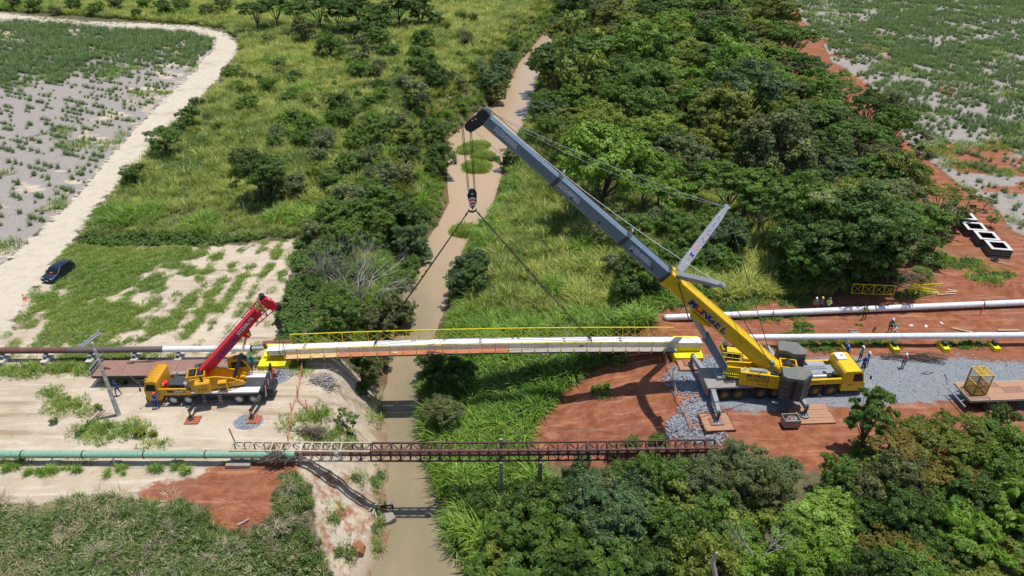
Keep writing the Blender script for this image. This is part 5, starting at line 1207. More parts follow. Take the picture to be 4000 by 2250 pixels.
# outriggers (world-space feet, local coordinates)
inv = (Matrix.Translation(CR) @ Matrix.Rotation(YAW, 4, 'Z')).inverted()
def loc_(v): return inv @ Vector(v)
for nm, a, foot in (('n', (-4.1, -1.2), U(2801, 1648, .25)), ('f', (-4.1, 1.2), U(2700, 1422, .25)), ('n2', (3.3, -1.2), U(3142, 1622, .25)), ('f2', (3.3, 1.2), Vector((25.2, 58.3, 0)))):
    f = loc_((foot.x, foot.y, 0)); sgn = -1 if a[1] < 0 else 1; h0 = 1.2; mid = Vector((a[0], a[1], h0)).lerp(Vector((f.x, f.y, h0)), .62)
    MB().beam((a[0], a[1] * .3, h0), mid, .42, .58).build('outrigger_beam', M['lgrey'], crane, bevel=.02)
    MB().beam(mid - Vector((0, sgn * .1, 0)), (f.x, f.y + sgn * .12, h0), .34, .46).build('outrigger_extension', M['lgrey'], crane, bevel=.02)
    MB().cyl((f.x, f.y, h0 + .25), (f.x, f.y, .55), .15, 12).build('outrigger_jack', M['dgrey'], crane, smooth=True)
    mb = MB()
    for k in range(8):
        t = k * math.pi / 4; mb.beam((f.x + math.cos(t)*.08, f.y + math.sin(t)*.08, .5), (f.x + math.cos(t)*.42, f.y + math.sin(t)*.42, .34), .07, .06)
    mb.cyl((f.x, f.y, .28), (f.x, f.y, .34), .45, 16); mb.cyl((f.x, f.y, .34), (f.x, f.y, .58), .14, 12)
    mb.build('outrigger_pad', M['lgrey'], crane)
# superstructure: frame S has x toward the boom, y to the left of it
d2 = Vector((-.978, .207, 0)); s2 = Vector((-.207, -.978, 0))          # s2 points to the camera
SW = Matrix((d2, -s2, Vector((0, 0, 1)))).transposed().to_4x4(); SW = Matrix(((d2.x, s2.x, 0, CR.x), (d2.y, s2.y, 0, CR.y), (0, 0, 1, 0), (0, 0, 0, 1)))
SL = inv @ SW       # (l, s, z): l along the boom, s toward the camera
MB().cyl((0, 0, 1.62), (0, 0, 1.95), 1.05, 28).build('slewing_ring', M['dgrey'], crane, smooth=True, M=SL)
MB().prism([(-3.9, 1.9), (2.3, 1.9), (2.75, 2.1), (2.4, 2.45), (.4, 2.6), (-.6, 3.4), (-1.6, 3.5), (-2.2, 2.9), (-3.9, 2.7)], .55, .72, 'Y').build('frame_cheek', M['yellow'], crane, bevel=.02, M=SL)
MB().prism([(-3.9, 1.9), (2.3, 1.9), (2.75, 2.1), (2.4, 2.45), (.4, 2.6), (-.6, 3.4), (-1.6, 3.5), (-2.2, 2.9), (-3.9, 2.7)], -.72, -.55, 'Y').build('frame_cheek', M['yellow'], crane, bevel=.02, M=SL)
MB().box((-.6, 0, 1.95), (6.2, 2.2, .16)).build('turntable_plate', M['yellow'], crane, bevel=.02, M=SL)
MB().box((-.35, 1.42, 2.42), (3.55, .72, 1.42)).build('machinery_housing', M['yellow'], crane, bevel=.03, M=SL)
MB().box((-1.0, 1.795, 2.4), (.02, .012, 1.36)).box((.75, 1.795, 2.4), (.015, .012, 1.36)).build('housing_door_gap', M['letbrown'], crane, M=SL)
MB().box((-.1, 1.35, 3.25), (1.5, .42, .2)).build('radiator', M['lgrey'], crane, bevel=.02, M=SL)
MB().prism([(-.95, 1.1), (.75, 1.1), (.75, 1.62), (-.95, 1.62)], 3.16, 3.2).build('radiator_frame', M['yellow'], crane, M=SL)
MB().cyl((1.05, 1.3, 3.1), (1.05, 1.3, 3.3), .14, 12).cyl((.85, 1.45, 3.1), (1.3, 1.45, 3.2), .09, 10).build('silver_canisters', M['silver'], crane, smooth=True, M=SL)
MB().box((-1.55, 1.4, 3.18), (.8, .5, .2)).cyl((-1.4, 1.2, 3.3), (-1.7, 1.5, 3.35), .08, 8).build('hydraulic_pump', M['black'], crane, M=SL)
mb = MB()
for q in range(9): mb.box((1.55 + .16 * q, .95, 2.35), (.06, .55, .02))
mb.beam((1.5, 1.2, 2.05), (2.9, 1.2, 2.05), .05, .05); mb.beam((1.6, 1.25, 2.0), (1.6, 1.25, 2.8), .04, .04)
for q in range(6): mb.cyl((1.7 + .16*q, 1.2 + .1*math.sin(q*2), 2.0), (1.8 + .15*q, 1.45, 2.3), .035, 6)
mb.build('hose_bundle_frame', M['yellow2'], crane, M=SL)
mb = MB(); rr_ = random.Random(3)
for q in range(16): a = Vector((1.6 + rr_.random()*1.0, .9 + rr_.random()*.5, 1.9)); mb.tube([a, a + Vector((rr_.uniform(-.2,.2), .15, .35)), a + Vector((rr_.uniform(-.3,.3), .3, .1))], .03, 5)
mb.build('hoses', M['black'], crane, M=SL)
mb = MB(); # far side operator cab with guards
mb.prism([(1.2, 1.75), (2.75, 1.75), (2.95, 2.3), (2.5, 3.2), (1.2, 3.2)], -1.95, -1.1, 'Y')
mb.build('operator_cab', M['yellow'], crane, bevel=.03, M=SL)
MB().prism([(2.62, 1.9), (2.98, 2.3), (2.55, 3.15), (2.52, 3.1)], -1.88, -1.17, 'Y').prism([(1.35, 2.3), (2.6, 2.3), (2.4, 3.05), (1.35, 3.05)], -1.09, -1.085, 'Y').build('cab_window', M['glass'], crane, M=SL)
mb = MB()
for z in (2.1, 2.6, 3.1): mb.tube([(1.1, -1.0, z), (2.9, -1.0, z)], .025, 5)
for l in (1.1, 2.0, 2.9): mb.tube([(l, -1.0, 1.9), (l, -1.0, 3.1)], .025, 5)
mb.build('guard_rail', M['yellow2'], crane, M=SL)
# winches at the tail
MB().box((-2.75, 0, 3.1), (1.5, .05, .6)).box((-2.1, .0, 3.15), (.12, 1.3, .7)).box((-3.45, .0, 3.15), (.12, 1.3, .7)).box((-2.75, .64, 3.15), (1.4, .1, .7)).box((-2.75, -.64, 3.15), (1.4, .1, .7)).build('winch_frame', M['yellow'], crane, bevel=.02, M=SL)
MB().cyl((-2.75, -.5, 3.2), (-2.75, .5, 3.2), .42, 20).build('winch_drum', M['black'], crane, smooth=True, M=SL)
mb = MB()
for q in range(8): mb.box((-3.35 + q * .18, .9, 3.02), (.07, .38, .03))
mb.build('tread_grating', M['yellow2'], crane, M=SL)
# counterweights
cwn = [(-1.95, 1.35), (-2.6, 1.35), (-3.3, .95), (-4.35, 1.15), (-4.55, 1.9), (-4.15, 2.35), (-3.7, 3.0), (-2.3, 3.0), (-1.95, 2.7)]
cwf = [(l, -s + .15) for l, s in cwn]
for pl, lb in ((cwn, 0), (cwf, 1)):
    zz = 1.55; 
    for i in range(6):
        hgt_ = (.42, .38, .38, .38, .42, .47)[i]; g_ = 0 if i % 2 == 0 else .03
        c_ = Vector((sum(p[0] for p in pl) / len(pl), sum(p[1] for p in pl) / len(pl)))
        q = [((p[0] - c_.x) * (1 - g_ * .5) + c_.x, (p[1] - c_.y) * (1 - g_ * .5) + c_.y) for p in pl]
        MB().prism(q, zz, zz + hgt_ - .012).build('counterweight_slab', M['cw'] if i < 5 else M['cwtop'], crane, bevel=.03, M=SL); zz += hgt_
    sgn = 1 if lb == 0 else -1; mb = MB(); ys_ = 3.03 if lb == 0 else -2.88
    for l in (-2.9, -3.05):
        for z in np.arange(1.8, 3.9, .2): mb.box((l, ys_, z), (.10, .07, .12))
    mb.build('stacking_lug', M['black'], crane, M=SL)
    for z in (2.25, 3.1): MB().box((-2.35, ys_, z), (.35, .03, .035)).build('lifting_bar', M['lgrey'], crane, M=SL)
MB().box((-3.2, .2, 2.4), (1.3, 1.9, .9)).build('counterweight_tray', M['dgrey'], crane, bevel=.03, M=SL)
mb = MB(); rr_ = random.Random(9)
for q in range(7): mb.tube([(-2.6 - q*.2, .4 + .1*q, 3.0), (-2.9 - q*.1, .7, 3.4 + rr_.random()*.3), (-3.4, .9 + rr_.random()*.4, 3.2)], .03, 5)
mb.build('loose_hoses', M['dgrey'], crane, M=SL)
MB().box((-.3, -1.3, 2.3), (2.6, .7, .9)).build('far_housing', M['yellow'], crane, bevel=.03, M=SL)
MB().box((-.9, -2.15, 2.1), (1.6, .8, .08)).box((-.9, -2.5, 2.55), (1.6, .04, .04)).box((-1.7, -2.5, 2.3), (.04, .04, .6)).box((-.1, -2.5, 2.3), (.04, .04, .6)).build('catwalk', M['silver'], crane, M=SL)
# housing lettering (side facing the camera: text runs toward -l)
HL = SL @ frame((-.0, 1.787, 2.86), (-1, 0, 0), (0, 0, 1))
def LT(m, *a, **k): return m
letters('housing_letter', 'MONGEL', .40, 'blue', crane, SL @ frame((-.15, 1.79, 2.86), (-1, 0, 0), (0, 0, 1)), .34, None, {1: 'letred'}, sx=1.25)
text('housing_lettering', 'GUINDASTES E TRANSPORTES', .15, 'letbrown', crane, SL @ frame((-.15, 1.79, 2.56), (-1, 0, 0), (0, 0, 1)), .003, .003)
text('phone_number', '(19) 3873-4343', .30, 'letbrown', crane, SL @ frame((-.15, 1.79, 2.36), (-1, 0, 0), (0, 0, 1)), .003, .004)
text('model_lettering', 'GROVE GMK', .17, 'letbrown', crane, SL @ frame((-.6, 1.79, 2.0), (-1, 0, 0), (0, 0, 1)), .003, .004)
# boom
hp = Vector((-1.06, 0, 3.05)); tp = Vector((25.25, 0, 24.35)); bd = (tp - hp).normalized(); bu = Vector((-bd.z, 0, bd.x))
BLm = SL @ Matrix(((bd.x, 0, bu.x, hp.x), (0, 1, 0, 0), (bd.z, 0, bu.z, hp.z), (0, 0, 0, 1)))      # (along, side to camera, up-perp)
BL = (tp - hp).length
def sect(w_, h_, n=9):   # boxy top, rounded belly
    pts = [(-w_/2, h_*.46), (-w_/2 + .08, h_*.5), (w_/2 - .08, h_*.5), (w_/2, h_*.46), (w_/2, -.05*h_)]
    for k in range(1, n): t = math.pi * k / n; pts.append((w_/2 * math.cos(t), -.05*h_ - .45 * h_ * math.sin(t)))
    pts.append((-w_/2, -.05*h_)); return pts
def boomsec(name, a, b, w_, h_, mt, bev=.02): return MB().prism(sect(w_, h_), a, b, 'X').build(name, M[mt], crane, bevel=0, smooth=True, M=BLm)
boomsec('boom_base', -1.3, 12.75, 1.26, 1.55, 'yellow')
MB().box((-.9, 0, -.2), (1.6, 1.5, .5)).build('boom_heel', M['yellow'], crane, bevel=.05, M=BLm)
for a in (.66, -.66): MB().box((5.8, a, .30), (12.6, .045, .10)).build('boom_rib', M['yellow'], crane, M=BLm)
MB().prism([(6.6, -.7), (8.9, -.7), (8.7, -1.25), (7.9, -1.35)], -.5, .5, 'Y').build('cylinder_lug', M['yellow'], crane, bevel=.03, M=BLm)
boomsec('boom_collar', 12.45, 12.95, 1.46, 1.75, 'yellow')
boomsec('boom_collar_guard', 12.96, 13.25, 1.36, 1.66, 'dgrey')
boomsec('boom_section', 13.1, 18.1, 1.12, 1.40, 'grey')
boomsec('boom_section', 18.1, 25.9, .98, 1.26, 'grey')
boomsec('boom_section', 25.9, BL - .35, .86, 1.10, 'grey')
for x_, w_, h_ in ((18.05, 1.2, 1.48), (25.85, 1.08, 1.34)):
    boomsec('section_collar', x_ - .18, x_ + .12, w_, h_, 'dgrey')
    mb = MB()
    for a in (-.3, .3): mb.box((x_, a, h_ / 2 + .22), (.12, .06, .5))
    mb.box((x_, 0, h_ / 2 + .45), (.12, .66, .06)); mb.build('rope_guide', M['silver'], crane, M=BLm)
for x_ in (3.2, 5.0): MB().box((x_ + 4, .645, -.15), (.16, .03, .16)).build('inspection_hole', M['letbrown'], crane, M=BLm)
for x_ in (14.5, 16.9, 20.7, 23.9): MB().cyl((x_, .48, -.1), (x_, .60 if x_ < 18 else .53, -.1), .13, 12).build('pin_boss', M['dgrey'], crane, M=BLm)
MB().cyl((-.2, .66, -.0), (-.2, .685, 0), .3, 16).build('heel_pin', M['black'], crane, M=BLm)
# lettering on the boom side (reads from the head down to the heel)
bigM = BLm @ frame((8.1, .665, -.02), (-1, 0, 0), (0, 0, 1))
letters('boom_letter', 'MONGEL', .98, 'blue', crane, BLm @ frame((7.6, .668, -.02), (-1, 0, 0), (0, 0, 1)), .76, None, {1: 'letred'}, sx=1.15)
for x_, w_ in ((16.0, .56), (24.3, .49), (31.3, .43)): letters('boom_letter', 'MONGEL', .50, 'blue', crane, BLm @ frame((x_, w_ + .004, .12), (-1, 0, 0), (0, 0, 1)), .40, 'letw', None, sx=1.1)
# boom head
mb = MB()
for a in (-.36, .36): mb.prism([(BL - .5, .6), (BL + .25, .75), (BL + .5, .35), (BL + .75, -1.15), (BL + .45, -1.7), (BL - .05, -1.6), (BL - .35, -.55)], a - .03, a + .03, 'Y')
mb.build('boom_head', M['black'], crane, bevel=.01, M=BLm)
mb = MB()
for k in range(6): mb.cyl((BL + .4, -.28 + k*.11, -1.35), (BL + .4, -.22 + k*.11, -1.35), .36, 18)
mb.build('head_sheaves', M['black'], crane, smooth=True, M=BLm)
mb = MB()
for k in range(3): mb.cyl((BL + .02, -.2 + k*.18, .62), (BL + .02, -.14 + k*.18, .62), .34, 16)
mb.build('top_sheaves', M['silver'], crane, smooth=True, M=BLm)
MB().box((BL + .62, 0, -.45), (.04, .66, .55)).build('marker_plate', M['letw'], crane, M=BLm @ Matrix.Rotation(0, 4, 'Y'))
for k in range(3): MB().box((BL + .645, 0, -.6 + k*.2), (.012, .62, .07)).build('marker_stripe', M['letred'], crane, M=BLm)
for k in range(3): MB().box((BL + .35 + .08 * k, .395, -.35 - .16 * k), (.16, .012, .08)).build('marker_stripe', M['letw' if k != 1 else 'letred'], crane, M=BLm)
MB().beam((BL - .2, .2, .9), (BL + .35, .2, 1.05), .05, .05).build('wind_sensor', M['silver'], crane, M=BLm)
# luffing cylinders
for s_ in (.42, -.42):
    a = Vector((2.55, s_, 1.95)); b_ = hp + bd * 8.3 + bu * -1.15; b_.y = s_; m_ = a.lerp(b_, .64)
    MB().cyl(a, m_, .27, 18).build('luffing_cylinder', M['grey'], crane, smooth=True, M=SL)
    MB().cyl(m_ - (m_ - a).normalized() * .3, m_, .31, 18).build('cylinder_gland', M['grey'], crane, smooth=True, M=SL)
    MB().cyl(m_, b_, .17, 16).build('cylinder_rod', M['galv'], crane, smooth=True, M=SL)
# guyed struts of the boom bracing, one away from and one toward the camera
def strut(tip_img_w, name_l, txt, camside):
    base = Vector((12.35, -.35 if not camside else .35, .95)); tipw = Vector(tip_img_w)
    t_ = (BLm.inverted() @ (inv @ tipw)); d = (t_ - base); L = d.length; x = d.normalized(); side = Vector((1, 0, 0)); side = (side - x * side.dot(x)).normalized()
    F_ = BLm @ frame(base, x, side)
    o = MB().prism([(0, -.28), (1.0, -.38), (L - 1.2, -.30), (L, -.13), (L, .13), (L - 1.2, .30), (1.0, .38), (0, .28)], -.2, .2).build('strut', M['galv2'], crane, bevel=.02, M=F_)
    MB().cyl((L, -.25, 0), (L, .25, 0), .22, 12).build('strut_head', M['galv'], crane, M=F_)
    MB().box((L * .62, -.52, .05), (.8, .3, .5)).build('strut_winch', M['dgrey'], crane, bevel=.03, M=F_)
    MB().beam((-.4, 0, -.3), (1.6, 0, .1), .3, .25).build('strut_hinge', M['lgrey'], crane, M=F_)
    return F_, L
F1, L1 = strut((19.7, 60.75, 15.15), 'far', True, False)
F2, L2 = strut((16.35, 48.6, 14.1), 'near', True, True)
wp = (inv @ Vector((0, 0, HC)))      # which face of the strut looks outward from the boom
for F_, L_s in ((F1, L1), (F2, L2)):
    tocam = F_.inverted() @ wp; zs = 1 if tocam.z > 0 else -1
    for i, ch in enumerate('MONGEL'):
        p_ = L_s * (.24 + .115 * i)
        fm = F_ @ frame((p_, 0, zs * .206), (0, -1 * zs, 0), (1, 0, 0))
        text('strut_letter_outline', ch, .68, 'letw', crane, fm, .004, .03); text('strut_letter', ch, .68, 'letred' if ch == 'O' else 'blue', crane, fm @ Matrix.Translation((0, 0, .005)), .004, .008)
def wl(v): return inv @ Vector(v)
tip1 = F1 @ Vector((L1, 0, 0)); tip2 = F2 @ Vector((L2, 0, 0)); headp = BLm @ Vector((BL, 0, .7)); tail = SL @ Vector((-1.2, .9, 3.6)); tail2 = SL @ Vector((-1.2, -.9, 3.6))
def rope(nm, a, b, r=.02, sag=0.0, parent=crane, n=8, mt='rope'):
    a = Vector(a); b = Vector(b); pts = [a.lerp(b, t) - Vector((0, 0, sag * 4 * t * (1 - t))) for t in np.linspace(0, 1, n if sag else 2)]
    return MB().tube(pts, r, 5).build(nm, M[mt], parent)
rope('guy_rope', tip1, headp, .024, .5, mt='galv'); rope('guy_rope', tip1 + Vector((0, .1, 0)), headp, .018, 1.1, mt='galv'); rope('guy_rope', tip2, headp, .02, .7, mt='galv')
rope('guy_rope', tip1, tail2, .04, mt='dgrey'); rope('guy_rope', tip2, tail, .04, mt='dgrey'); rope('guy_rope', tip2, SL @ Vector((1.5, .4, 5.0)), .018)
MB().box(tail + Vector((0, 0, 0)), (.25, .3, 1.0)).build('guy_anchor', M['lgrey'], crane); 
rope('hoist_rope', BLm @ Vector((0, .1, .95)), BLm @ Vector((BL, .1, .95)), .018, -.0); rope('hoist_rope', BLm @ Vector((10, .15, .9)), BLm @ Vector((BL, -.1, .85)), .016)
rope('hoist_rope', BLm @ Vector((13, .6, -.4)), BLm @ Vector((BL + .2, .2, -1.3)), .016, .5); rope('prop', BLm @ Vector((12.0, .72, .6)), BLm @ Vector((9.3, .72, -.6)) + Vector((0, 0, -1.0)), .05, mt='dgrey')
# hook block hanging over the middle of the bridge
hk = U(1843, 742, 17.2); hx, hy = hk.x, hk.y
bm_ = empty('hook_block', (hx, hy, 16.3), R(12), 'black hook block with red and white chevrons hanging from the long boom', 'hook block')
for a in (-.17, .17): MB().prism([(-.32, -.1), (-.18, -.75), (.18, -.75), (.32, -.1), (.30, .7), (.12, .95), (-.12, .95), (-.30, .7)], a - .035, a + .035, 'Y').build('cheek_plate', M['black'], bm_, bevel=.01)
MB().cyl((0, -.12, .35), (0, .12, .35), .42, 20).build('sheave', M['black'], bm_, smooth=True)
MB().prism([(.05, -.6), (.42, -.5), (.46, .55), (.25, .9), (.05, .8)], .08, .40, 'Y').build('ballast_cheek', M['black'], bm_, bevel=.03)
for k in range(5):
    mt = 'letw' if k % 2 == 0 else 'letred'; z0 = -.55 + k * .17
    MB().prism([(-.29, z0 - .12), (0, z0), (.02, z0), (.27, z0 - .12), (.27, z0 + .05), (.0, z0 + .17), (-.29, z0 + .05)], -.213 - k * .0005, -.209, 'Y').build('chevron', M[mt], bm_)
MB().box((.0, -.212, .62), (.22, .006, .16)).build('load_plate', M['cyan'], bm_)
MB().cyl((0, 0, -.75), (0, 0, -1.0), .07, 10).build('hook_shank', M['black'], bm_)
MB().tube([(-.36, 0, -.95), (-.3, 0, -1.15), (0, 0, -1.25), (.3, 0, -1.15), (.36, 0, -.95)], [.05, .09, .11, .09, .05], 8).build('ramshorn_hook', M['black'], bm_, smooth=True)
hp_w = (Matrix.Translation(CR) @ Matrix.Rotation(YAW, 4, 'Z')) @ (BLm @ Vector((BL + .75, 0, -1.35)))
for i, (dx, dy) in enumerate(((-.42, -.05), (-.30, .05), (.26, -.05), (.38, .05))):
    rope('hoist_rope', Vector((hx + dx * .8, hy + dy, 17.1)), Vector((hp_w.x + dx, hp_w.y + dy, hp_w.z)), .03, parent=None).parent = None
for o in [o for o in bpy.data.objects if o.name.startswith('hoist_rope') and o.parent is None]:
    o.parent = crane; o.matrix_parent_inverse = (Matrix.Translation(CR) @ Matrix.Rotation(YAW, 4, 'Z')).inverted()
for sx, sgn, lb in ((1463, -1, 'long dark sling from the main hook to the bridge, left leg'), (2312, 1, 'long dark sling from the main hook to the bridge, right leg')):
    q = U(sx, 1340, 1.9); mb = MB(); a = Vector((hx + sgn * .3, hy, 15.2)); e = Vector((q.x, bl(q.x), bz(q.x) + .6))
    for dd in (-.06, .06): mb.tube([a + Vector((0, dd, 0)), a.lerp(e, .5) + Vector((0, dd * 3, -.12)), e + Vector((0, dd * 4, 0))], .042, 5)
    for t in (.02, .43, .47, .97): p_ = a.lerp(e, t); mb.beam(p_, p_ + (e - a) * .014, .16, .12)
    mb.box(e - Vector((0, 0, .02)), (.12, 1.1, .04)); o = mb.build('sling', M['rope']); tag(o, lb, 'sling')

# ================================================================ TIMBER MATS
def timber_mat(c, L, W, n, rz, label, along=True, rim=True, extra=True, z=.16, seed=1, group='timber mats under the big crane'):
    r = random.Random(seed); root = empty('timber_mat', c, rz, label, 'timber mat', group); st = W / n; base = None
    for i in range(n):
        o = MB().box((r.uniform(-.03, .03), -W/2 + (i + .5) * st, z / 2 + r.uniform(0, .015)), (L * r.uniform(.985, 1.01), st * .94, z)).build('plank', M['wood'], root, bevel=.012)
    if rim:
        for s in (-1, 1):
            MB().box((0, s * (W/2 + .05), z/2 + .01), (L + .2, .09, z + .06)).build('steel_edge', M['rust'], root)
            MB().box((s * (L/2 + .05), 0, z/2 + .01), (.09, W + .0, z + .06)).build('steel_edge', M['rust'], root)
    if extra:
        for q in range(3): MB().box((-.05, -.35 + q * .36, z + .06), (1.15, .33, .09)).build('packing_board', M['woodred'], root, bevel=.01)
    return root
c = U(2798, 1654, 0); timber_mat((c.x, c.y, .05), 2.5, 2.2, 8, R(4), 'timber mat with steel rim under the front left outrigger pad of the big crane', seed=2)
c = U(2692, 1424, 0); timber_mat((c.x, c.y, .05), 2.3, 2.2, 8, R(3), 'timber mat beside the right yellow bridge seat', seed=3)
c = U(3165, 1622, 0); timber_mat((c.x, c.y, .03), 3.6, 2.5, 7, R(3), 'wide mat of weathered planks under the outrigger behind the steel box', rim=False, extra=False, seed=4)
timber_mat((25.2, 58.3, .03), 2.3, 2.2, 8, R(3), 'timber mat hidden behind the far counterweight', seed=5)
# steel box with rigging
c = U(3088, 1648, .45); root = empty('steel_box', (c.x, c.y, .18), R(3), 'open rusty steel box full of hoses and shackles on the plank mat', 'steel box')
mb = MB(); mb.box((0, 0, .03), (1.35, .95, .05)); mb.box((0, -.47, .4), (1.4, .04, .75)); mb.box((0, .47, .4), (1.4, .04, .75)); mb.box((-.69, 0, .4), (.04, .9, .75)); mb.box((.69, 0, .4), (.04, .9, .75)); mb.box((0, -.48, .78), (1.46, .07, .05)); mb.box((0, .48, .78), (1.46, .07, .05)); mb.build('bin', M['oldconc'], root)
r = random.Random(4)
for i in range(9):
    mb = MB(); cc = Vector((r.uniform(-.3, .3), r.uniform(-.2, .2), .45 + .03 * i)); ra = r.uniform(.18, .32)
    mb.tube([cc + Vector((math.cos(t) * ra, math.sin(t) * ra * .8, .04 * math.sin(3*t))) for t in np.linspace(0, 5.8, 12)], .022, 5); mb.build('hose', M['white' if i % 3 == 0 else ('redpart' if i == 4 else 'cyan')], root)
for i in range(3): MB().cyl((-.2 + .1*i, .02*i, .62), (-.05 + .1*i, .1, .72), .05, 8).build('shackle', M['redpart'], root)

# ================================================================ CRANE WITH THE RED BOOM
RC = Vector((-26.6, 52.25, 0)); rc = empty('mobile_crane', RC, R(1.2), 'amber and red four-axle mobile crane on the sandy left bank', 'crane')
# local x to the right (rear of the carrier), cab at -x
MB().box((.2, 0, 1.02), (9.4, 1.5, .55)).build('chassis', M['black'], rc, bevel=.03)
MB().prism([(-2.5, -1.32), (3.75, -1.32), (3.75, 1.32), (-2.5, 1.32)], 1.32, 1.45).build('deck', M['white'], rc, bevel=.01)
MB().box((2.3, .05, 1.5), (3.3, 1.25, .16)).build('deck_cover', M['dgrey'], rc, bevel=.02)
MB().box((.5, -1.325, 1.18), (6.4, .03, .3)).build('side_skirt', M['black'], rc)
mb = MB()
for i in range(38): mb.box((-5.0 + i * .235, -1.345, 1.345), (.14, .012, .055))
mb.build('reflector_strip', M['letw'], rc)
MB().box((4.0, 0, 1.1), (.45, 2.7, .85)).build('rear_outrigger_box', M['black'], rc, bevel=.03)
MB().box((4.26, 0, 1.3), (.05, 2.5, 1.1)).build('tail_board', M['black'], rc)
for i in range(6): MB().beam((4.30, -1.2 + i*.45, .8), (4.30, -.85 + i*.45, 1.8), .12, .02, (1, 0, 0)).build('hazard_stripe', M['letw'] if i % 2 == 0 else M['letred'], rc)
MB().prism([(-3.8, 1.1), (-2.5, 1.1), (-2.5, 1.32), (-3.8, 1.32)], 1.3, 1.75).build('side_box', M['amber'], rc)
MB().prism([(-5.1, 1.18), (-2.35, 1.18), (-2.15, 1.3), (-2.55, 1.85), (-2.8, 1.92), (-5.1, 1.92)], -1.36, -1.2, 'Y').build('side_panel', M['amber'], rc, bevel=.03)
MB().prism([(-4.35, 1.5), (-2.75, 1.5), (-2.85, 1.75), (-4.35, 1.75)], -1.372, -1.358, 'Y').build('panel_stripe', M['black'], rc)
text('maker_lettering', 'SANY', .26, 'letw', rc, frame((-3.3, -1.376, 1.62), (1, 0, 0), (0, 0, 1)), .004, .010, sx=1.35)
MB().box((-3.7, .1, 1.6), (1.9, 1.3, .35)).build('engine_cover', M['dgrey'], rc, bevel=.05)
MB().box((-4.72, -.55, 1.9), (.4, .5, .5)).build('red_canister_rack', M['redpart'], rc, bevel=.05)
MB().cyl((-4.7, -1.0, 1.6), (-4.7, -1.0, 2.1), .1, 10).build('fire_extinguisher', M['redpart'], rc, smooth=True)
MB().cyl((-4.7, -1.0, 2.1), (-4.7, -1.0, 2.25), .05, 8).build('extinguisher_neck', M['white'], rc)
MB().cyl((-2.75, -.75, 1.6), (-2.75, -.75, 2.15), .26, 16).build('exhaust_silencer', M['silver'], rc, smooth=True)
MB().cyl((-3.2, -.8, 1.6), (-3.2, -.8, 1.95), .17, 14).build('air_filter', M['black'], rc, smooth=True)
MB().box((-4.5, .9, 1.8), (.4, .5, .4)).box((-3.8, 1.0, 1.8), (.7, .4, .3)).cyl((-4.4, .6, 1.7), (-4.4, .6, 2.2), .14, 10).build('engine_parts', M['oldconc'], rc, bevel=.03)
cb = MB().prism([(-6.35, .55), (-5.1, .55), (-5.1, 2.62), (-5.35, 2.78), (-6.1, 2.74), (-6.42, 1.6)], -1.32, 1.32, 'Y').build('cab', M['amber'], rc, bevel=.05)
MB().prism([(-6.43, 1.62), (-6.13, 2.66), (-6.17, 2.66), (-6.47, 1.62)], -1.2, 1.2, 'Y').build('windscreen', M['glass'], cb)
for s in (-1, 1): MB().prism([(-6.28, 1.68), (-5.35, 1.68), (-5.3, 2.38), (-6.05, 2.42)], s * 1.325 - .008, s * 1.325 + .008, 'Y').build('side_window', M['glass'], cb)
for i in range(11): MB().box((-5.75, -1.15 + i * .23, 2.79), (.95, .05, .02)).build('roof_rib', M['amber'], cb)
for y in (-1.1, 1.1): MB().cyl((-6.05, y, 2.78), (-6.05, y, 2.9), .08, 10).build('beacon', M['amberl'], cb)
MB().box((-6.42, 0, .6), (.2, 2.5, .5)).build('bumper', M['black'], rc, bevel=.04)
for y in (-1.0, 1.0): MB().box((-6.5, y, .8), (.06, .35, .18)).build('headlight', M['silver'], rc)
MB().tube([(-6.3, -1.3, 2.3), (-6.6, -1.5, 2.3), (-6.6, -1.5, 1.9)], .025, 5).box((-6.6, -1.5, 2.0), (.05, .2, .35)).build('mirror', M['black'], rc)
for x in (-4.05, -2.72, 1.85, 3.15): wheel(rc, x, -1.15, .60, 'silver', -1); wheel(rc, x, 1.15, .60, 'silver', 1)
for x in (-1.25, .2):
    for z in (.35, .6, .85, 1.1): MB().box((x, -1.36, z), (.34, .06, .05)).build('step', M['silver'], rc)
invr = (Matrix.Translation(RC) @ Matrix.Rotation(R(1.2), 4, 'Z')).inverted()
fts = [(-1.55, -1.1, U(748, 1640, 0)), (3.95, -1.1, U(985, 1640, 0)), (-1.55, 1.1, Vector((-27.9, 55.7, 0))), (3.95, 1.1, U(1062, 1458, 0))]
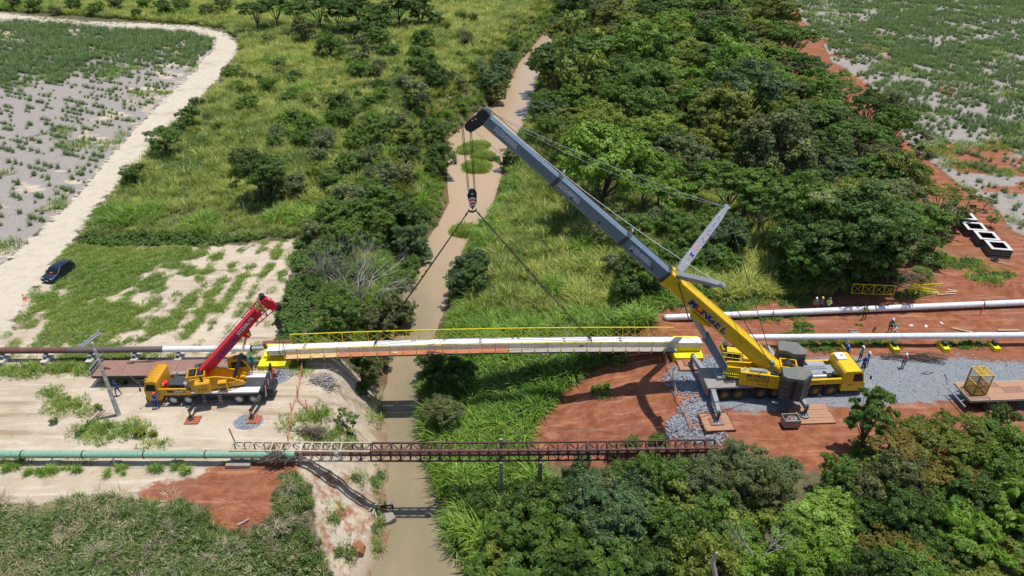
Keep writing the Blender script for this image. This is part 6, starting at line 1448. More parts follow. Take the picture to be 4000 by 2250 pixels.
for i, (x, y, ft) in enumerate(fts):
    f = invr @ Vector((ft.x, ft.y, 0)); s = -1 if y < 0 else 1; m_ = Vector((x, y, 1.0)).lerp(Vector((f.x, f.y, .98)), .5)
    MB().beam((x, y * .5, 1.0), m_, .26, .34).build('outrigger_beam', M['dgrey'], rc, bevel=.01)
    MB().beam(m_ - Vector((0, s * .1, 0)), (f.x, f.y + s * .05, .96), .2, .27).build('outrigger_extension', M['black'], rc, bevel=.01)
    MB().cyl((f.x, f.y, 1.2), (f.x, f.y, .25), .09, 10).build('outrigger_jack', M['black'], rc)
    for k in range(3): MB().cyl((f.x, f.y, .72 + k * .14), (f.x, f.y, .79 + k * .14), .094, 10).build('hazard_band', M['yellow2'], rc)
    MB().cyl((f.x, f.y, .17), (f.x, f.y, .26), .26, 14).build('outrigger_pad', M['dgrey'], rc)
    root = empty('timber_cribbing', (ft.x, ft.y, 0), (.05, .12, 0, .1)[i], ('reddish timber boards under the near front outrigger of the red-boomed crane', 'reddish timber boards on stones under the near rear outrigger', 'timber boards behind the red-boomed crane', 'reddish timber boards on stones beside the left bridge seat')[i], 'timber boards', 'timber boards under the red-boomed crane')
    for k in range(4): MB().box((.15 + .04 * (k % 2), -.5 + k * .27, .06), (1.25, .24, .1)).build('board', M['woodred'], root, bevel=.01)
    if i != 0:
        for k in range(3): MB().box((-.25 + k * .26, 0, .15), (.22, 1.2, .08), .0).build('board', M['woodred'], root, bevel=.01)
# superstructure
SY = R(12); SS = Matrix.Translation((1.0 - .75, -.05, 0)) @ Matrix.Rotation(SY, 4, 'Z')
MB().cyl((0, 0, 1.45), (0, 0, 1.66), .85, 26).build('slewing_ring', M['black'], rc, smooth=True, M=SS)
for y0, y1 in ((-.95, -.8), (.42, .57)):
    MB().prism([(-2.6, 1.9), (-1.6, 1.7), (1.2, 1.66), (1.9, 1.72), (2.05, 1.9), (1.1, 2.55), (-.35, 3.0), (-2.6, 2.98)], y0, y1, 'Y').build('frame_cheek', M['amber'], rc, bevel=.02, M=SS)
MB().box((-.3, -.2, 1.72), (4.2, 1.5, .12)).build('turntable_plate', M['amber'], rc, bevel=.02, M=SS)
for x in (-2.35, -1.7):
    MB().cyl((x, -.65, 3.05), (x, .3, 3.05), .25, 18).build('winch_drum', M['black'], rc, smooth=True, M=SS)
mb = MB(); mb.box((-2.05, -.80, 3.0), (1.55, .1, .5)); mb.box((-2.05, .42, 3.0), (1.55, .1, .5)); mb.box((-2.75, -.2, 2.95), (.1, 1.2, .5)); mb.box((-2.02, -.2, 2.95), (.08, 1.2, .4)); mb.box((-1.3, -.2, 3.0), (.1, 1.2, .5)); mb.build('winch_frame', M['amber'], rc, bevel=.02, M=SS)
MB().box((-1.45, -1.35, 2.42), (1.3, .72, 1.1)).build('counterweight', M['amber'], rc, bevel=.08, M=SS)
for k in range(3): MB().box((-1.7 + k * .26, -1.715, 2.35), (.12, .02, .3)).build('counterweight_slot', M['letbrown'], rc, M=SS)
MB().cyl((-1.35, -1.35, 2.9), (-1.5, -1.3, 3.45), .1, 12).build('exhaust_stack', M['black'], rc, smooth=True, M=SS)
MB().cyl((-1.75, .7, 2.9), (-1.75, .7, 3.45), .09, 12).build('exhaust_stack', M['black'], rc, smooth=True, M=SS)
MB().box((.2, -1.3, 2.2), (.75, .55, .95)).build('oil_cooler', M['amber'], rc, bevel=.03, M=SS)
MB().box((.2, -1.585, 1.98), (.55, .02, .35)).build('cooler_grille', M['dgrey'], rc, M=SS)
MB().box((.2, -1.585, 2.45), (.6, .02, .2)).build('cooler_louvre', M['letbrown'], rc, M=SS)
mb = MB(); r = random.Random(5)
for k in range(8): mb.tube([(.7, -1.05 - .02*k, 1.9 + .07*k), (1.0, -1.2, 2.1 + .03*k), (1.35, -1.0, 1.95 + .05*k)], .04, 6)
mb.build('pipework', M['amber'], rc, M=SS)
oc = MB().prism([(.55, 1.75), (2.1, 1.75), (2.55, 2.0), (2.0, 3.25), (1.7, 3.42), (.55, 3.42)], .72, 1.5, 'Y').build('operator_cab', M['amber'], rc, bevel=.04, M=SS)
MB().prism([(2.05, 2.0), (2.6, 2.05), (2.08, 3.28), (1.75, 3.46), (1.7, 3.40)], .76, 1.46, 'Y').build('cab_windscreen', M['glass'], rc, M=SS)
MB().prism([(.85, 2.5), (2.2, 2.5), (1.85, 3.15), (.85, 3.15)], .705, .712, 'Y').build('cab_side_window', M['glass'], rc, M=SS)
for k in range(4): MB().box((1.15 + k * .15, 1.1, 3.44), (.1, .55, .02)).build('roof_louvre', M['dgrey'], rc, M=SS)
MB().cyl((1.75, -.3, 1.85), (1.75, .05, 1.85), .3, 14).build('cylinder_foot', M['amber'], rc, M=SS)
# red boom
bh = Vector((-28.0, 51.95, 2.75)); bt = U(1042, 1176, 8.45)
bhl = invr @ bh; btl = invr @ bt; x = (btl - bhl).normalized(); side = Vector((0, 0, 1)).cross(x).normalized()   # left side
RB = frame(bhl, x, side); LB = (btl - bhl).length
MB().prism([(-.31, -.42), (.31, -.42), (.31, .44), (-.31, .44)], -.3, LB - 1.2, 'X').build('boom', M['red'], rc, bevel=.04, M=RB)
for s in (-.315, .315):
    for z in (-.36, .38): MB().box((LB / 2 - .7, s, z), (LB - .9, .05, .09)).build('boom_rib', M['red'], rc, M=RB)
for k in range(6): MB().box((1.5 + k * 1.1, -.325, 0), (.06, .03, .72)).build('stiffener', M['red'], rc, M=RB)
mb = MB()
for s in (-.42, .42):
    pts = [(LB - 2.6, .5), (LB - 1.9, -.55), (LB - 1.5, .5), (LB - 1.0, -.75), (LB - .6, .5), (LB - .3, -.8), (LB - .1, .4)]
    for a, b_ in zip(pts[:-1], pts[1:]): mb.beam((a[0], s, a[1]), (b_[0], s, b_[1]), .06, .06, (0, 1, 0))
    mb.beam((LB - 2.7, s, .52), (LB, s, .5), .07, .07, (0, 1, 0)); mb.beam((LB - 2.4, s, -.6), (LB - .1, s, -.95), .07, .07, (0, 1, 0))
for k in range(4): mb.beam((LB - 2.2 + k*.6, -.42, -.68 - .07*k), (LB - 2.2 + k*.6, .42, -.68 - .07*k), .05, .05)
mb.build('jib_stowage_lattice', M['red'], rc, M=RB)
MB().prism([(LB - .4, .52), (LB + .22, .52), (LB + .35, -.2), (LB + .2, -1.0), (LB - .3, -1.05), (LB - .45, -.3)], -.38, .38, 'Y').build('boom_head', M['red'], rc, bevel=.04, M=RB)
MB().cyl((LB + .1, -.3, .62), (LB + .1, .3, .62), .26, 16).cyl((LB + .1, -.3, -1.2), (LB + .1, .3, -1.2), .3, 16).build('head_sheaves', M['black'], rc, smooth=True, M=RB)
for k in range(3):
    for sg in (-1, 1): MB().beam((LB + .315 + .0, 0, -.38 + k * .17), (LB + .315, sg * .30, -.18 + k * .17), .07, .015, (1, 0, 0)).build('head_chevron', M['letw'], rc, M=RB)
MB().beam((LB - 1.9, .55, .2), (LB - .3, .6, .5), .07, .05).build('wind_bracket', M['black'], rc, M=RB)
text('boom_lettering', 'STC800T5', .46, 'letw', rc, RB @ frame((LB - 2.9, -.335, .10), (1, 0, 0), (0, 0, 1)), .004, .012)
text('boom_lettering', 'GUINDASTES', .40, 'blue', rc, RB @ frame((3.4, -.335, -.05), (1, 0, 0), (0, 0, 1)), .004, .010, sx=1.15)
ca = invr @ U(912, 1484, 2.1); cb_ = RB @ Vector((LB * .60, -.0, -.75)); m_ = ca.lerp(cb_, .58)
MB().cyl(ca, m_, .17, 16).build('luffing_cylinder', M['black'], rc, smooth=True); MB().cyl(m_, cb_, .11, 14).build('cylinder_rod', M['woodpale'], rc, smooth=True)
MB().prism([(LB*.56, -.48), (LB*.66, -.48), (LB*.62, -1.0), (LB*.58, -1.0)], -.3, .3, 'Y').build('cylinder_lug', M['red'], rc, bevel=.02, M=RB)
MB().box((LB * .615, -.31, -.7), (.2, .02, .3)).build('yellow_plate', M['yellow2'], rc, M=RB)
rope('hoist_rope', RB @ Vector((0, .1, .6)), RB @ Vector((LB, .1, .85)), .018, 0, rc)
hb = U(1084, 1258, 0.0); hd = bt + Vector((.25, .0, -1.0))
hk2 = U(1086, 1262, 6.0)
hr = empty('hook_block', (hk2.x, hk2.y, 5.9), R(20), 'small black hook block hanging from the red boom', 'hook block')
for a in (-.12, .12): MB().prism([(-.26, -.05), (-.14, -.5), (.14, -.5), (.26, -.05), (.24, .35), (.1, .5), (-.1, .5), (-.24, .35)], a - .03, a + .03, 'Y').build('cheek_plate', M['black'], hr, bevel=.01)
MB().cyl((0, -.09, .15), (0, .09, .15), .26, 16).build('sheave', M['black'], hr, smooth=True)
MB().box((0, -.155, -.1), (.2, .01, .12)).build('load_plate', M['letbrown'], hr)
MB().tube([(0, 0, -.5), (0, 0, -.62), (.13, 0, -.75), (.12, 0, -.93), (-.02, 0, -1.0), (-.13, 0, -.9)], [.05, .05, .06, .07, .06, .02], 8).build('hook', M['black'], hr, smooth=True)
for i, (dx, dy) in enumerate(((-.2, 0), (-.08, .05), (.08, 0), (.2, .05))):
    q = RB @ Vector((LB + .2, dy * 3, -1.3)); rope('hoist_rope', q + Vector((dx * .8, dy, 0)), invr @ Vector((hk2.x + dx * .6, hk2.y + dy, 6.25)), .014, 0, rc)
sl = U(1100, 1372, 1.6)
for i, (dx, dy) in enumerate(((-.25, -.55), (.3, -.55), (-.1, .5), (.2, .5))):
    e = Vector((sl.x + dx, bl(sl.x) + dy, bz(sl.x) + (.05 if dy < 0 else .6))); a = Vector((hk2.x, hk2.y, 4.95)); mb = MB(); mb.tube([a, Vector((e.x, e.y, bz(sl.x) + .62)), e], .022, 5)
    o = mb.build('sling', M['rope']); tag(o, ('near left', 'near right', 'far left', 'far right')[i] + ' thin wire sling from the small hook to the left bridge end', 'sling', 'four slings lifting the left bridge end')

# ================================================================ FLATBED TRAILERS
tl = U(358, 1470, 1.25); tr_ = U(870, 1440, 1.25)
fb = empty('flatbed_trailer', (tl.x, tl.y, 0), R(1), 'long rusty flatbed trailer parked behind the red-boomed crane', 'trailer'); LT_ = 12.4
for i in range(5): MB().box((LT_ * (i + .5) / 5, 1.2, 1.25), (LT_ / 5 - .03, 2.42, .07)).build('deck_plate', M['rustdeck'], fb)
MB().box((LT_ / 2, 0, 1.14), (LT_, .08, .2)).box((LT_ / 2, 2.42, 1.14), (LT_, .08, .2)).build('side_rail', M['black'], fb)
for y in (.75, 1.65): MB().box((LT_ / 2, y, .95), (LT_ - .3, .14, .45)).build('main_beam', M['black'], fb)
mb = MB()
for k in range(7): mb.box((0, .06 + k * .38, 1.62), (.06, .07, .75))
mb.box((0, 1.2, 2.0), (.07, 2.42, .08)).box((0, 1.2, 1.55), (.05, 2.42, .06)); mb.build('headboard_frame', M['lgrey'], fb)
MB().box((-.05, 1.2, 1.6), (.03, 2.3, .68)).build('headboard_sheet', M['rust'], fb)
mb = MB(); mb.box((LT_ - .3, 1.2, 1.33), (.9, .06, .08)); mb.box((LT_ - .75, 1.6, 1.33), (.06, .8, .08)); mb.box((LT_ - .1, 2.1, 1.33), (1.4, .05, .1)); mb.build('tail_frame', M['galv'], fb)
for x in (7.6, 8.9, 10.2): wheel(fb, x, .18, .5, 'black', -1); wheel(fb, x, 2.22, .5, 'black', 1)
for y in (.5, 1.9): MB().box((2.6, y, .6), (.14, .14, 1.15)).box((2.6, y, .06), (.4, .3, .06)).build('landing_leg', M['black'], fb)
MB().box((4.6, .15, .62), (1.3, .35, .5)).build('tool_box', M['dgrey'], fb, bevel=.03)
o = MB().prism([(-.9, -.35), (.7, -.5), (1.25, -.05), (.8, .35), (-.3, .5), (-1.1, .25)], 0, .035).build('tarpaulin', M['dgrey']); q = U(815, 1430, 1.3); o.location = (q.x - .3, q.y, 1.295); tag(o, 'crumpled dark grey sheet lying on the rusty trailer', 'tarpaulin')
mb = MB(); q = U(560, 1418, 1.3); r = random.Random(8)
for k in range(4): mb.tube([Vector((q.x + t * 3.6 - 1.2, q.y + .12 * math.sin(t * 9 + k) + .05 * k + t * .5, 1.31)) for t in np.linspace(0, 1, 20)], .02, 5)
mb.tube([Vector((q.x - 1.2 + .35 * math.cos(t), q.y + .12 * math.sin(t), 1.32)) for t in np.linspace(0, 6.2, 16)], .022, 5); o = mb.build('wire_sling', M['rope']); tag(o, 'dark wire sling laid along the rusty trailer deck', 'sling')
mb = MB(); q = U(418, 1440, 1.3)
for k in range(7): mb.tube([Vector((q.x + r.uniform(-.35, .35), q.y + r.uniform(-.2, .2), 1.31)), Vector((q.x + r.uniform(-.35, .35), q.y + r.uniform(-.2, .2), 1.4)), Vector((q.x + r.uniform(-.35, .35), q.y + r.uniform(-.2, .2), 1.32))], .03, 5)
o = mb.build('lashing_straps', mat('maroon_strap', (.2, .03, .04), .8)); tag(o, 'small tangle of dark red lashing straps on the trailer near the pole', 'straps')
# right flatbed
tr = U(3793, 1563, 1.35)
fb2 = empty('flatbed_trailer', (tr.x, tr.y, 0), R(3), 'dusty brown flatbed trailer at the right edge of the gravel', 'trailer'); LT2 = 13.0
for i in range(7):
    for j in range(3): MB().box((LT2 * (i + .5) / 7, .40 + j * .82, 1.33), (LT2 / 7 - .015, .80, .07)).build('deck_board', M['wood'] if (i + j) % 3 else M['rustdeck'], fb2)
MB().box((LT2 / 2, -.03, 1.24), (LT2, .08, .22)).box((LT2 / 2, 2.47, 1.24), (LT2, .08, .22)).box((0, 1.22, 1.24), (.1, 2.5, .22)).build('side_rail', M['dusty'], fb2)
for y in (.75, 1.65): MB().box((LT2 / 2, y, 1.0), (LT2 - .3, .14, .5)).build('main_beam', M['black'], fb2)
for x in (1.95, 3.1, 4.25): wheel(fb2, x, .16, .54, 'black', -1); wheel(fb2, x, 2.28, .54, 'black', 1); MB().box((x, .16, 1.14), (1.0, .34, .03)).build('mudguard', M['black'], fb2)
mb = MB(); mb.beam((-.45, -.2, .75), (-.45, 2.4, .75), .1, .1); mb.beam((-.45, .6, .75), (.3, .6, 1.0), .08, .08); mb.beam((-.45, 1.8, .75), (.3, 1.8, 1.0), .08, .08); mb.build('underrun_bar', M['lgrey'], fb2)
MB().box((1.7, .02, 1.2), (.06, .06, .7)).build('stake', M['dusty'], fb2)
o = MB().beam((0, 0, .1), (.8, -1.0, .08), .16, .12).build('timber_beam', M['woodpale']); q = U(3850, 1598, .1); o.location = (q.x, q.y, 0); tag(o, 'loose pale timber beam on the soil beside the right trailer wheels', 'timber')
# man basket on it
q = U(3826, 1540, 1.37); cg = empty('man_basket', (q.x - .1, q.y + .55, 1.37), R(4), 'yellow mesh man basket standing on the right flatbed', 'man basket'); cw_, cd_, ch_ = 1.2, 1.3, 2.15
for sx in (-1, 1):
    for sy_ in (-1, 1): MB().box((sx * cw_/2, sy_ * cd_/2, ch_/2), (.08, .08, ch_)).build('corner_post', M['hub'] if sx < 0 else M['yellow'], cg)
for z in (.04, .55, 1.1, ch_):
    for s in (-1, 1): MB().box((0, s * cd_/2, z), (cw_, .06, .07)).build('cross_rail', M['yellow'], cg); MB().box((s * cw_/2, 0, z), (.06, cd_, .07)).build('cross_rail', M['yellow'], cg)
MB().box((0, 0, .03), (cw_, cd_, .04)).build('floor_plate', M['hub'], cg)
MB().beam((-cw_/2, 0, ch_), (cw_/2, 0, ch_), .06, .06).beam((0, -cd_/2, ch_), (0, cd_/2, ch_), .06, .06).build('roof_bar', M['yellow'], cg)
def grid(name, o, ux, uy, nx_, ny_, mt, parent, w_=.012):
    mb = MB(); o = Vector(o); ux = Vector(ux); uy = Vector(uy)
    for i in range(nx_ + 1): a = o + ux * i / nx_; mb.beam(a, a + uy, w_, w_)
    for i in range(ny_ + 1): a = o + uy * i / ny_; mb.beam(a, a + ux, w_, w_)
    return mb.build(name, M[mt], parent)
for s in (-1, 1):
    grid('mesh_panel', (-cw_/2, s * cd_/2, .05), (cw_, 0, 0), (0, 0, 1.05), 12, 10, 'hub', cg, .022); grid('mesh_panel', (s * cw_/2, -cd_/2, .05), (0, cd_, 0), (0, 0, 1.05), 12, 10, 'hub', cg, .022)
    grid('mesh_panel', (-cw_/2, s * cd_/2, 1.1), (cw_, 0, 0), (0, 0, 1.05), 10, 8, 'hub', cg, .012)
grid('roof_mesh', (-cw_/2, -cd_/2, ch_), (cw_, 0, 0), (0, cd_, 0), 14, 14, 'yellow', cg, .014)

# ================================================================ POWER POLE
b = U(463, 1619, 0); pole = empty('power_pole', b, 0, 'grey concrete power pole with a double crossarm and wires at left', 'power pole')
hz = 1.0
while P(b.x, b.y, hz)[1] > 1340 and hz < 16: hz += .05
mb = MB(); mb.tube([(0, 0, -.3), (0, 0, hz)], [.26, .13], 4); mb.build('post', M['concrete'], pole)
for k in range(7): MB().box((0.02, -.19 + .012 * k, .9 + k * 1.05), (.17, .05, .10)).build('step_hole', M['white'], pole)
e0 = U(316, 1362, hz) - Vector(b); e1 = U(390, 1306, hz) - Vector(b)
for s in (-.1, .1):
    off = Vector((.13, -.02, 0)) * (1 if s > 0 else -1); a_ = Vector((e0.x, e0.y, hz + .15)) + off; b_ = Vector((e1.x, e1.y, hz + .15)) + off; MB().beam(a_, b_, .11, .11).build('crossarm', M['galv'], pole)
ins = []
for t in (.03, .25, .6, .97):
    p_ = Vector((e0.x, e0.y, hz + .2)).lerp(Vector((e1.x, e1.y, hz + .2)), t); ins.append(p_); MB().cyl(p_, p_ + Vector((0, 0, .22)), .055, 8).build('insulator', M['cyan'], pole)
for i, p_ in enumerate(ins[:3]):
    o = rope('wire', b + p_ + Vector((0, 0, .22)), Vector((-95, 58 + 3 * i, 9.0)), .006, .6, None, 10, 'galv'); tag(o, ('nearest', 'middle', 'farthest')[i] + ' of three thin overhead wires running left from the power pole', 'wire', 'overhead wires of the power pole')
o = rope('guy_wire', b + Vector((0, 0, hz - .1)), U(560, 1515, 0), .015, 0, None, 2, 'galv'); tag(o, 'guy wire from the pole top down to the sand beside the amber crane cab', 'wire')
mb = MB(); q = U(455, 1660, .02)
for k in range(5): mb.tube([Vector((q.x + (.5 + .06*k) * math.cos(t), q.y + (.35 + .05*k) * math.sin(t), .03 + .01*k)) for t in np.linspace(0, 6.28, 22)], .008, 4)
q = U(505, 1652, .02)
for k in range(5): mb.tube([Vector((q.x + (.45 + .06*k) * math.cos(t), q.y + (.3 + .05*k) * math.sin(t), .03 + .01*k)) for t in np.linspace(0, 6.28, 22)], .008, 4)
o = mb.build('wire_coil', M['cyan']); tag(o, 'loose coils of pale wire on the sand in front of the pole', 'wire coil')

# ================================================================ CAR AND CONE
b = G(235, 1078); ca_ = empty('parked_car', b, R(-101), 'dark blue hatchback parked on the grass beside the dirt road', 'car')
# local x forward
prof = [(-1.85, .32), (1.85, .30), (1.95, .5), (1.92, .68), (1.75, .80), (.95, .92), (.35, 1.36), (.1, 1.42), (-1.2, 1.42), (-1.45, 1.36), (-1.85, .95), (-1.93, .6)]
def carbody():
    mb = MB(); lv = [(-.80, .93), (-.77, 1.0), (-.0, 1.0), (.77, 1.0), (.80, .93)]
    n = len(prof); rows = []
    for yv, sc_ in ((-.80, .96), (-.74, 1.0), (.74, 1.0), (.80, .96)):
        rows.append([(p[0] * (sc_ if p[1] < 1 else sc_), yv * (1 - .16 * max(0, (p[1] - .85)) / .55), p[1] * (1 if abs(yv) < .78 else .985)) for p in prof])
    for rw in rows: mb.v += rw
    for i in range(3):
        for k in range(n): mb.f.append((i*n + k, i*n + (k+1) % n, (i+1)*n + (k+1) % n, (i+1)*n + k)); mb.m.append(0)
    mb.f.append(tuple(range(n))); mb.m.append(0); mb.f.append(tuple(range(3*n, 4*n))); mb.m.append(0); return mb
body = carbody().build('body', M['carp'], ca_, smooth=True)
MB().add([(.98, -.66, .94), (.98, .66, .94), (.40, .60, 1.35), (.40, -.60, 1.35)], [(0, 1, 2, 3)], Matrix.Translation((.03, 0, .02))).build('windscreen', M['glass'], ca_)
MB().add([(-1.83, -.62, .98), (-1.83, .62, .98), (-1.47, .58, 1.34), (-1.47, -.58, 1.34)], [(0, 1, 2, 3)], Matrix.Translation((-.03, 0, .02))).build('rear_window', M['glass'], ca_)
for s in (-1, 1):
    for a, b_ in (((.82, .40), (-.15, -.15)), ((-.22, -.22), (-1.0, -1.0)), ((-1.07, -1.07), (-1.62, -1.42))):
        MB().add([(a[0], s * .815, .93), (b_[0], s * .815, .93), (b_[1], s * .73, 1.33), (a[1], s * .73, 1.33)], [(0, 1, 2, 3)]).build('side_window', M['glass'], ca_)
    MB().box((1.86, s * .55, .66), (.12, .36, .14)).build('headlight', M['cyan'], ca_, bevel=.02)
    MB().box((-1.88, s * .62, .80), (.1, .2, .22)).build('tail_light', M['redpart'], ca_)
    MB().box((.72, s * .9, .98), (.1, .16, .12)).build('door_mirror', M['black'], ca_, bevel=.02)
    MB().box((-.2, s * .812, .62), (2.0, .03, .06)).build('rubbing_strip', M['black'], ca_)
    for x in (1.2, -1.2): wheel(ca_, x, s * .70, .29, 'silver', s)
MB().box((1.93, 0, .42), (.12, 1.55, .2)).build('bumper', M['black'], ca_, bevel=.03); MB().box((1.99, 0, .46), (.02, .42, .12)).build('number_plate', M['cyan'], ca_)
MB().box((1.9, 0, .66), (.08, .6, .1)).build('grille', M['black'], ca_)
MB().box((.93, -.05, 1.02), (.2, .35, .012), 0).build('orange_sunshade_card', M['orange'], ca_)
b = G(98, 1170); cn = empty('traffic_cone', b, 0, 'tipped orange and white traffic cone on the road edge at far left', 'traffic cone')
MB().tube([(0, 0, .03), (-.08, 0, .75)], [.19, .04], 14).build('cone', M['orange'], cn, smooth=True); MB().box((0, 0, .02), (.45, .45, .04), .3).build('base', M['orange'], cn); MB().tube([(-.04, 0, .36), (-.055, 0, .5)], [.128, .098], 14, False).build('white_band', M['letw'], cn)

# ================================================================ SMALL SITE THINGS
def rock_mesh(seed, flat=.5):
    import bmesh
    r = random.Random(seed); bm = bmesh.new(); bmesh.ops.create_icosphere(bm, subdivisions=1, radius=.5)
    for v in bm.verts: v.co *= r.uniform(.65, 1.2); v.co.z *= flat
    me = bpy.data.meshes.new('stone'); bm.to_mesh(me); bm.free(); return me
PC['stone'] = proto_col('stone_prototypes', [rock_mesh(i) for i in range(6)], M['stone'])
def stones(pts, s0, s1, name, label):
    r = np.random.default_rng(len(pts)); return scatter(name, PC['stone'], pts, r.uniform(s0, s1, len(pts)), r.uniform(0, 1, len(pts)), label, 'stones', tilt=.5)
r = np.random.default_rng(12); n = 16000; X = r.uniform(11, 23, n); Y = r.uniform(43, 60, n); px, py, k = P(X, Y, hgt(X, Y)); sd = sdist('stones', px, py)
m = (sd > -14 + 16 * (fbm(X, Y, 8) - .3)) & (r.uniform(0, 1, n) < np.clip(.5 + .02 * sd, .12, .9)); stones(np.stack([X[m], Y[m], hgt(X[m], Y[m]) + .04], -1), .13, .34, 'blue_stones', 'loose blue-grey quarry stones spread round the rear of the big crane')
for cxs, cys, rx, ry, lb in ((972, 1645, 1.3, 1.0, 'heap of blue-grey stones under the near rear outrigger of the red-boomed crane'), (1090, 1465, 1.3, 1.3, 'heap of blue-grey stones beside the left bridge seat')):
    c = U(cxs, cys, 0); n = 520; th = r.uniform(0, 6.28, n); q = np.sqrt(r.uniform(0, 1, n)); X = c.x + q * rx * np.cos(th); Y = c.y + q * ry * np.sin(th)
    stones(np.stack([X, Y, hgt(X, Y) + .12 * (1 - q)], -1), .12, .26, 'stone_heap', lb)
n = 26000; X = r.uniform(14, 75, n); Y = r.uniform(45, 62, n); px, py, k = P(X, Y, 0 * X); m = sdist('gravel', px, py) > r.uniform(-26, 6, n); stones(np.stack([X[m], Y[m], hgt(X[m], Y[m])], -1), .06, .20, 'gravel', 'crushed blue-grey gravel of the crane pad')
n = 1500; X = r.uniform(-36, -12, n); Y = r.uniform(30, 45, n); px, py, k = P(X, Y, hgt(X, Y)); m = sdist('redl', px, py) > 0; o = stones(np.stack([X[m], Y[m], hgt(X[m], Y[m])], -1), .06, .26, 'earth_clods', 'clods of red earth on the dumped soil at lower left')
PC['clod'] = proto_col('clod_prototypes', [rock_mesh(40 + i, .7) for i in range(4)], mat('red_clod', (.33, .12, .065), .95, amt=.4))
o.modifiers[0].node_group.nodes['Collection Info'].inputs[0].default_value = PC['clod']
n = 2600; X = r.uniform(4, 70, n); Y = r.uniform(42, 76, n); px, py, k = P(X, Y, hgt(X, Y)); m = (sdist('redr', px, py) > 0) & (sdist('gravel', px, py) < -8); stones(np.stack([X[m], Y[m], hgt(X[m], Y[m])], -1), .05, .2, 'soil_lumps', 'lumps of red soil scattered over the work area').modifiers[0].node_group.nodes['Collection Info'].inputs[0].default_value = PC['clod']
# heap of cable
mb = MB(); rr = random.Random(6); q = U(3560, 1402, 0)
for k in range(16):
    L0 = rr.uniform(3, 5.0); x0 = q.x - 2.8 + rr.uniform(-.6, 1.2); y0 = q.y + rr.uniform(-.2, .5)
    mb.tube([Vector((x0 + L0 * t, y0 + .16 * math.sin(3.1 * t) * (1 if k % 2 else -1) + .35 * math.sin(t * 2 + k) - .3 * t, .05 + .015 * k + (.1 * t))) for t in np.linspace(0, 1, 14)], .028, 5)
for k in range(9):
    cxk = q.x + 1.6 + rr.uniform(-.8, .8); cyk = q.y - .1 + rr.uniform(-.3, .3); ax = rr.uniform(.6, 1.4); ay = rr.uniform(.2, .4); ro = rr.uniform(-.5, -.1)
    mb.tube([Vector((cxk + ax * math.cos(t) * math.cos(ro) - ay * math.sin(t) * math.sin(ro), cyk + ax * math.cos(t) * math.sin(ro) + ay * math.sin(t) * math.cos(ro), .12 + .03 * k)) for t in np.linspace(0, 6.2, 20)], .03, 5)
o = mb.build('cable_heap', M['cable']); tag(o, 'heap of dark brown lifting cables along the edge of the gravel', 'cable')
for pts, lb in (([(3600,1460),(3625,1462),(3645,1455),(3620,1452),(3600,1458)], 'short dark rope loop on the gravel left of the trailer'), ([(3688,1462),(3700,1480),(3695,1490),(3702,1500)], 'short dark chain lying on the gravel by the man basket')):
    mb = MB(); mb.tube([U(a, b_, .04) for a, b_ in pts], .03, 5); o = mb.build('rope_piece', M['rope']); tag(o, lb, 'rope')
# wooden posts, boards
def plank_thing(name, pts, w_, h_, mt, lb, cat='timber'):
    mb = MB(); ps = [U(*p) for p in pts]; mb.beam(ps[0], ps[1], w_, h_); o = mb.build(name, M[mt], bevel=.01); tag(o, lb, cat); return o
plank_thing('timber_pole', [(3716,1282,.12),(3800,1300,.12)], .16, .16, 'woodpale', 'pale round timber lying between the two white pipes, left one')
plank_thing('timber_pole', [(3896,1291,.12),(3982,1291,.12)], .16, .16, 'woodpale', 'pale timber lying level between the white pipes at the right edge')
plank_thing('wooden_stake', [(2700,1268,1.4),(2712,1318,0)], .08, .08, 'woodpale', 'pale wooden stake behind the right end of the bridge', 'stake')
plank_thing('wooden_stake', [(2865,1266,1.4),(2868,1320,0)], .08, .08, 'woodpale', 'pale wooden stake between the yellow boom and the pipes', 'stake')
plank_thing('timber_beam', [(3700,1132,.2),(3740,1140,.2)], .2, .2, 'woodpale', 'light log end beside the yellow rail frame', 'log')
plank_thing('timber_pole', [(3660,1152,.15),(3735,1147,.15)], .14, .14, 'woodpale', 'pale bamboo pole lying at the foot of the yellow rail frame, nearer one')
plank_thing('timber_pole', [(3690,1143,.25),(3737,1139,.25)], .14, .14, 'woodpale', 'pale bamboo pole at the foot of the yellow rail frame, farther one')
pb = empty('board_stack', U(3334, 1297, 0), 0, 'small stack of old boards on the red soil behind the pipe', 'boards')
for k in range(4): MB().box((0, -.5 + .38 * (k % 3), .08 + .11 * (k // 3)), (.9, .16, .09)).build('board', M['oldconc'], pb)
o = MB().beam((0, 0, 0), (.25, 0, .55), .3, .05).build('steel_plate', M['rust']); o.location = U(3408, 1295, 0); tag(o, 'rusty steel offcut standing on the red soil', 'steel offcut')
for i, (a, b_) in enumerate(((3558,1271),(3617,1274),(3678,1262))):
    o = MB().prism([(-.2, -.1), (.18, -.14), (.22, .1), (-.15, .12)], 0, .02).build('paper_scrap', M['white']); o.location = U(a, b_, .04); o.rotation_euler = (.1, -.15, i * 1.1); tag(o, ('white scrap on the red soil, leftmost', 'white scrap on the red soil, middle one', 'white scrap on the red soil, rightmost and farthest')[i], 'litter')
for i, (a, b_) in enumerate(((3748,1358),(3762,1367),(3774,1362))):
    o = MB().box((0, 0, .03), (.2, .12, .05)).build('orange_peel', M['woodpale']); o.location = U(a, b_, .02); tag(o, ('left', 'middle', 'right')[i] + ' one of three yellow-orange scraps on the red soil above the gravel', 'litter', 'scraps above the gravel')
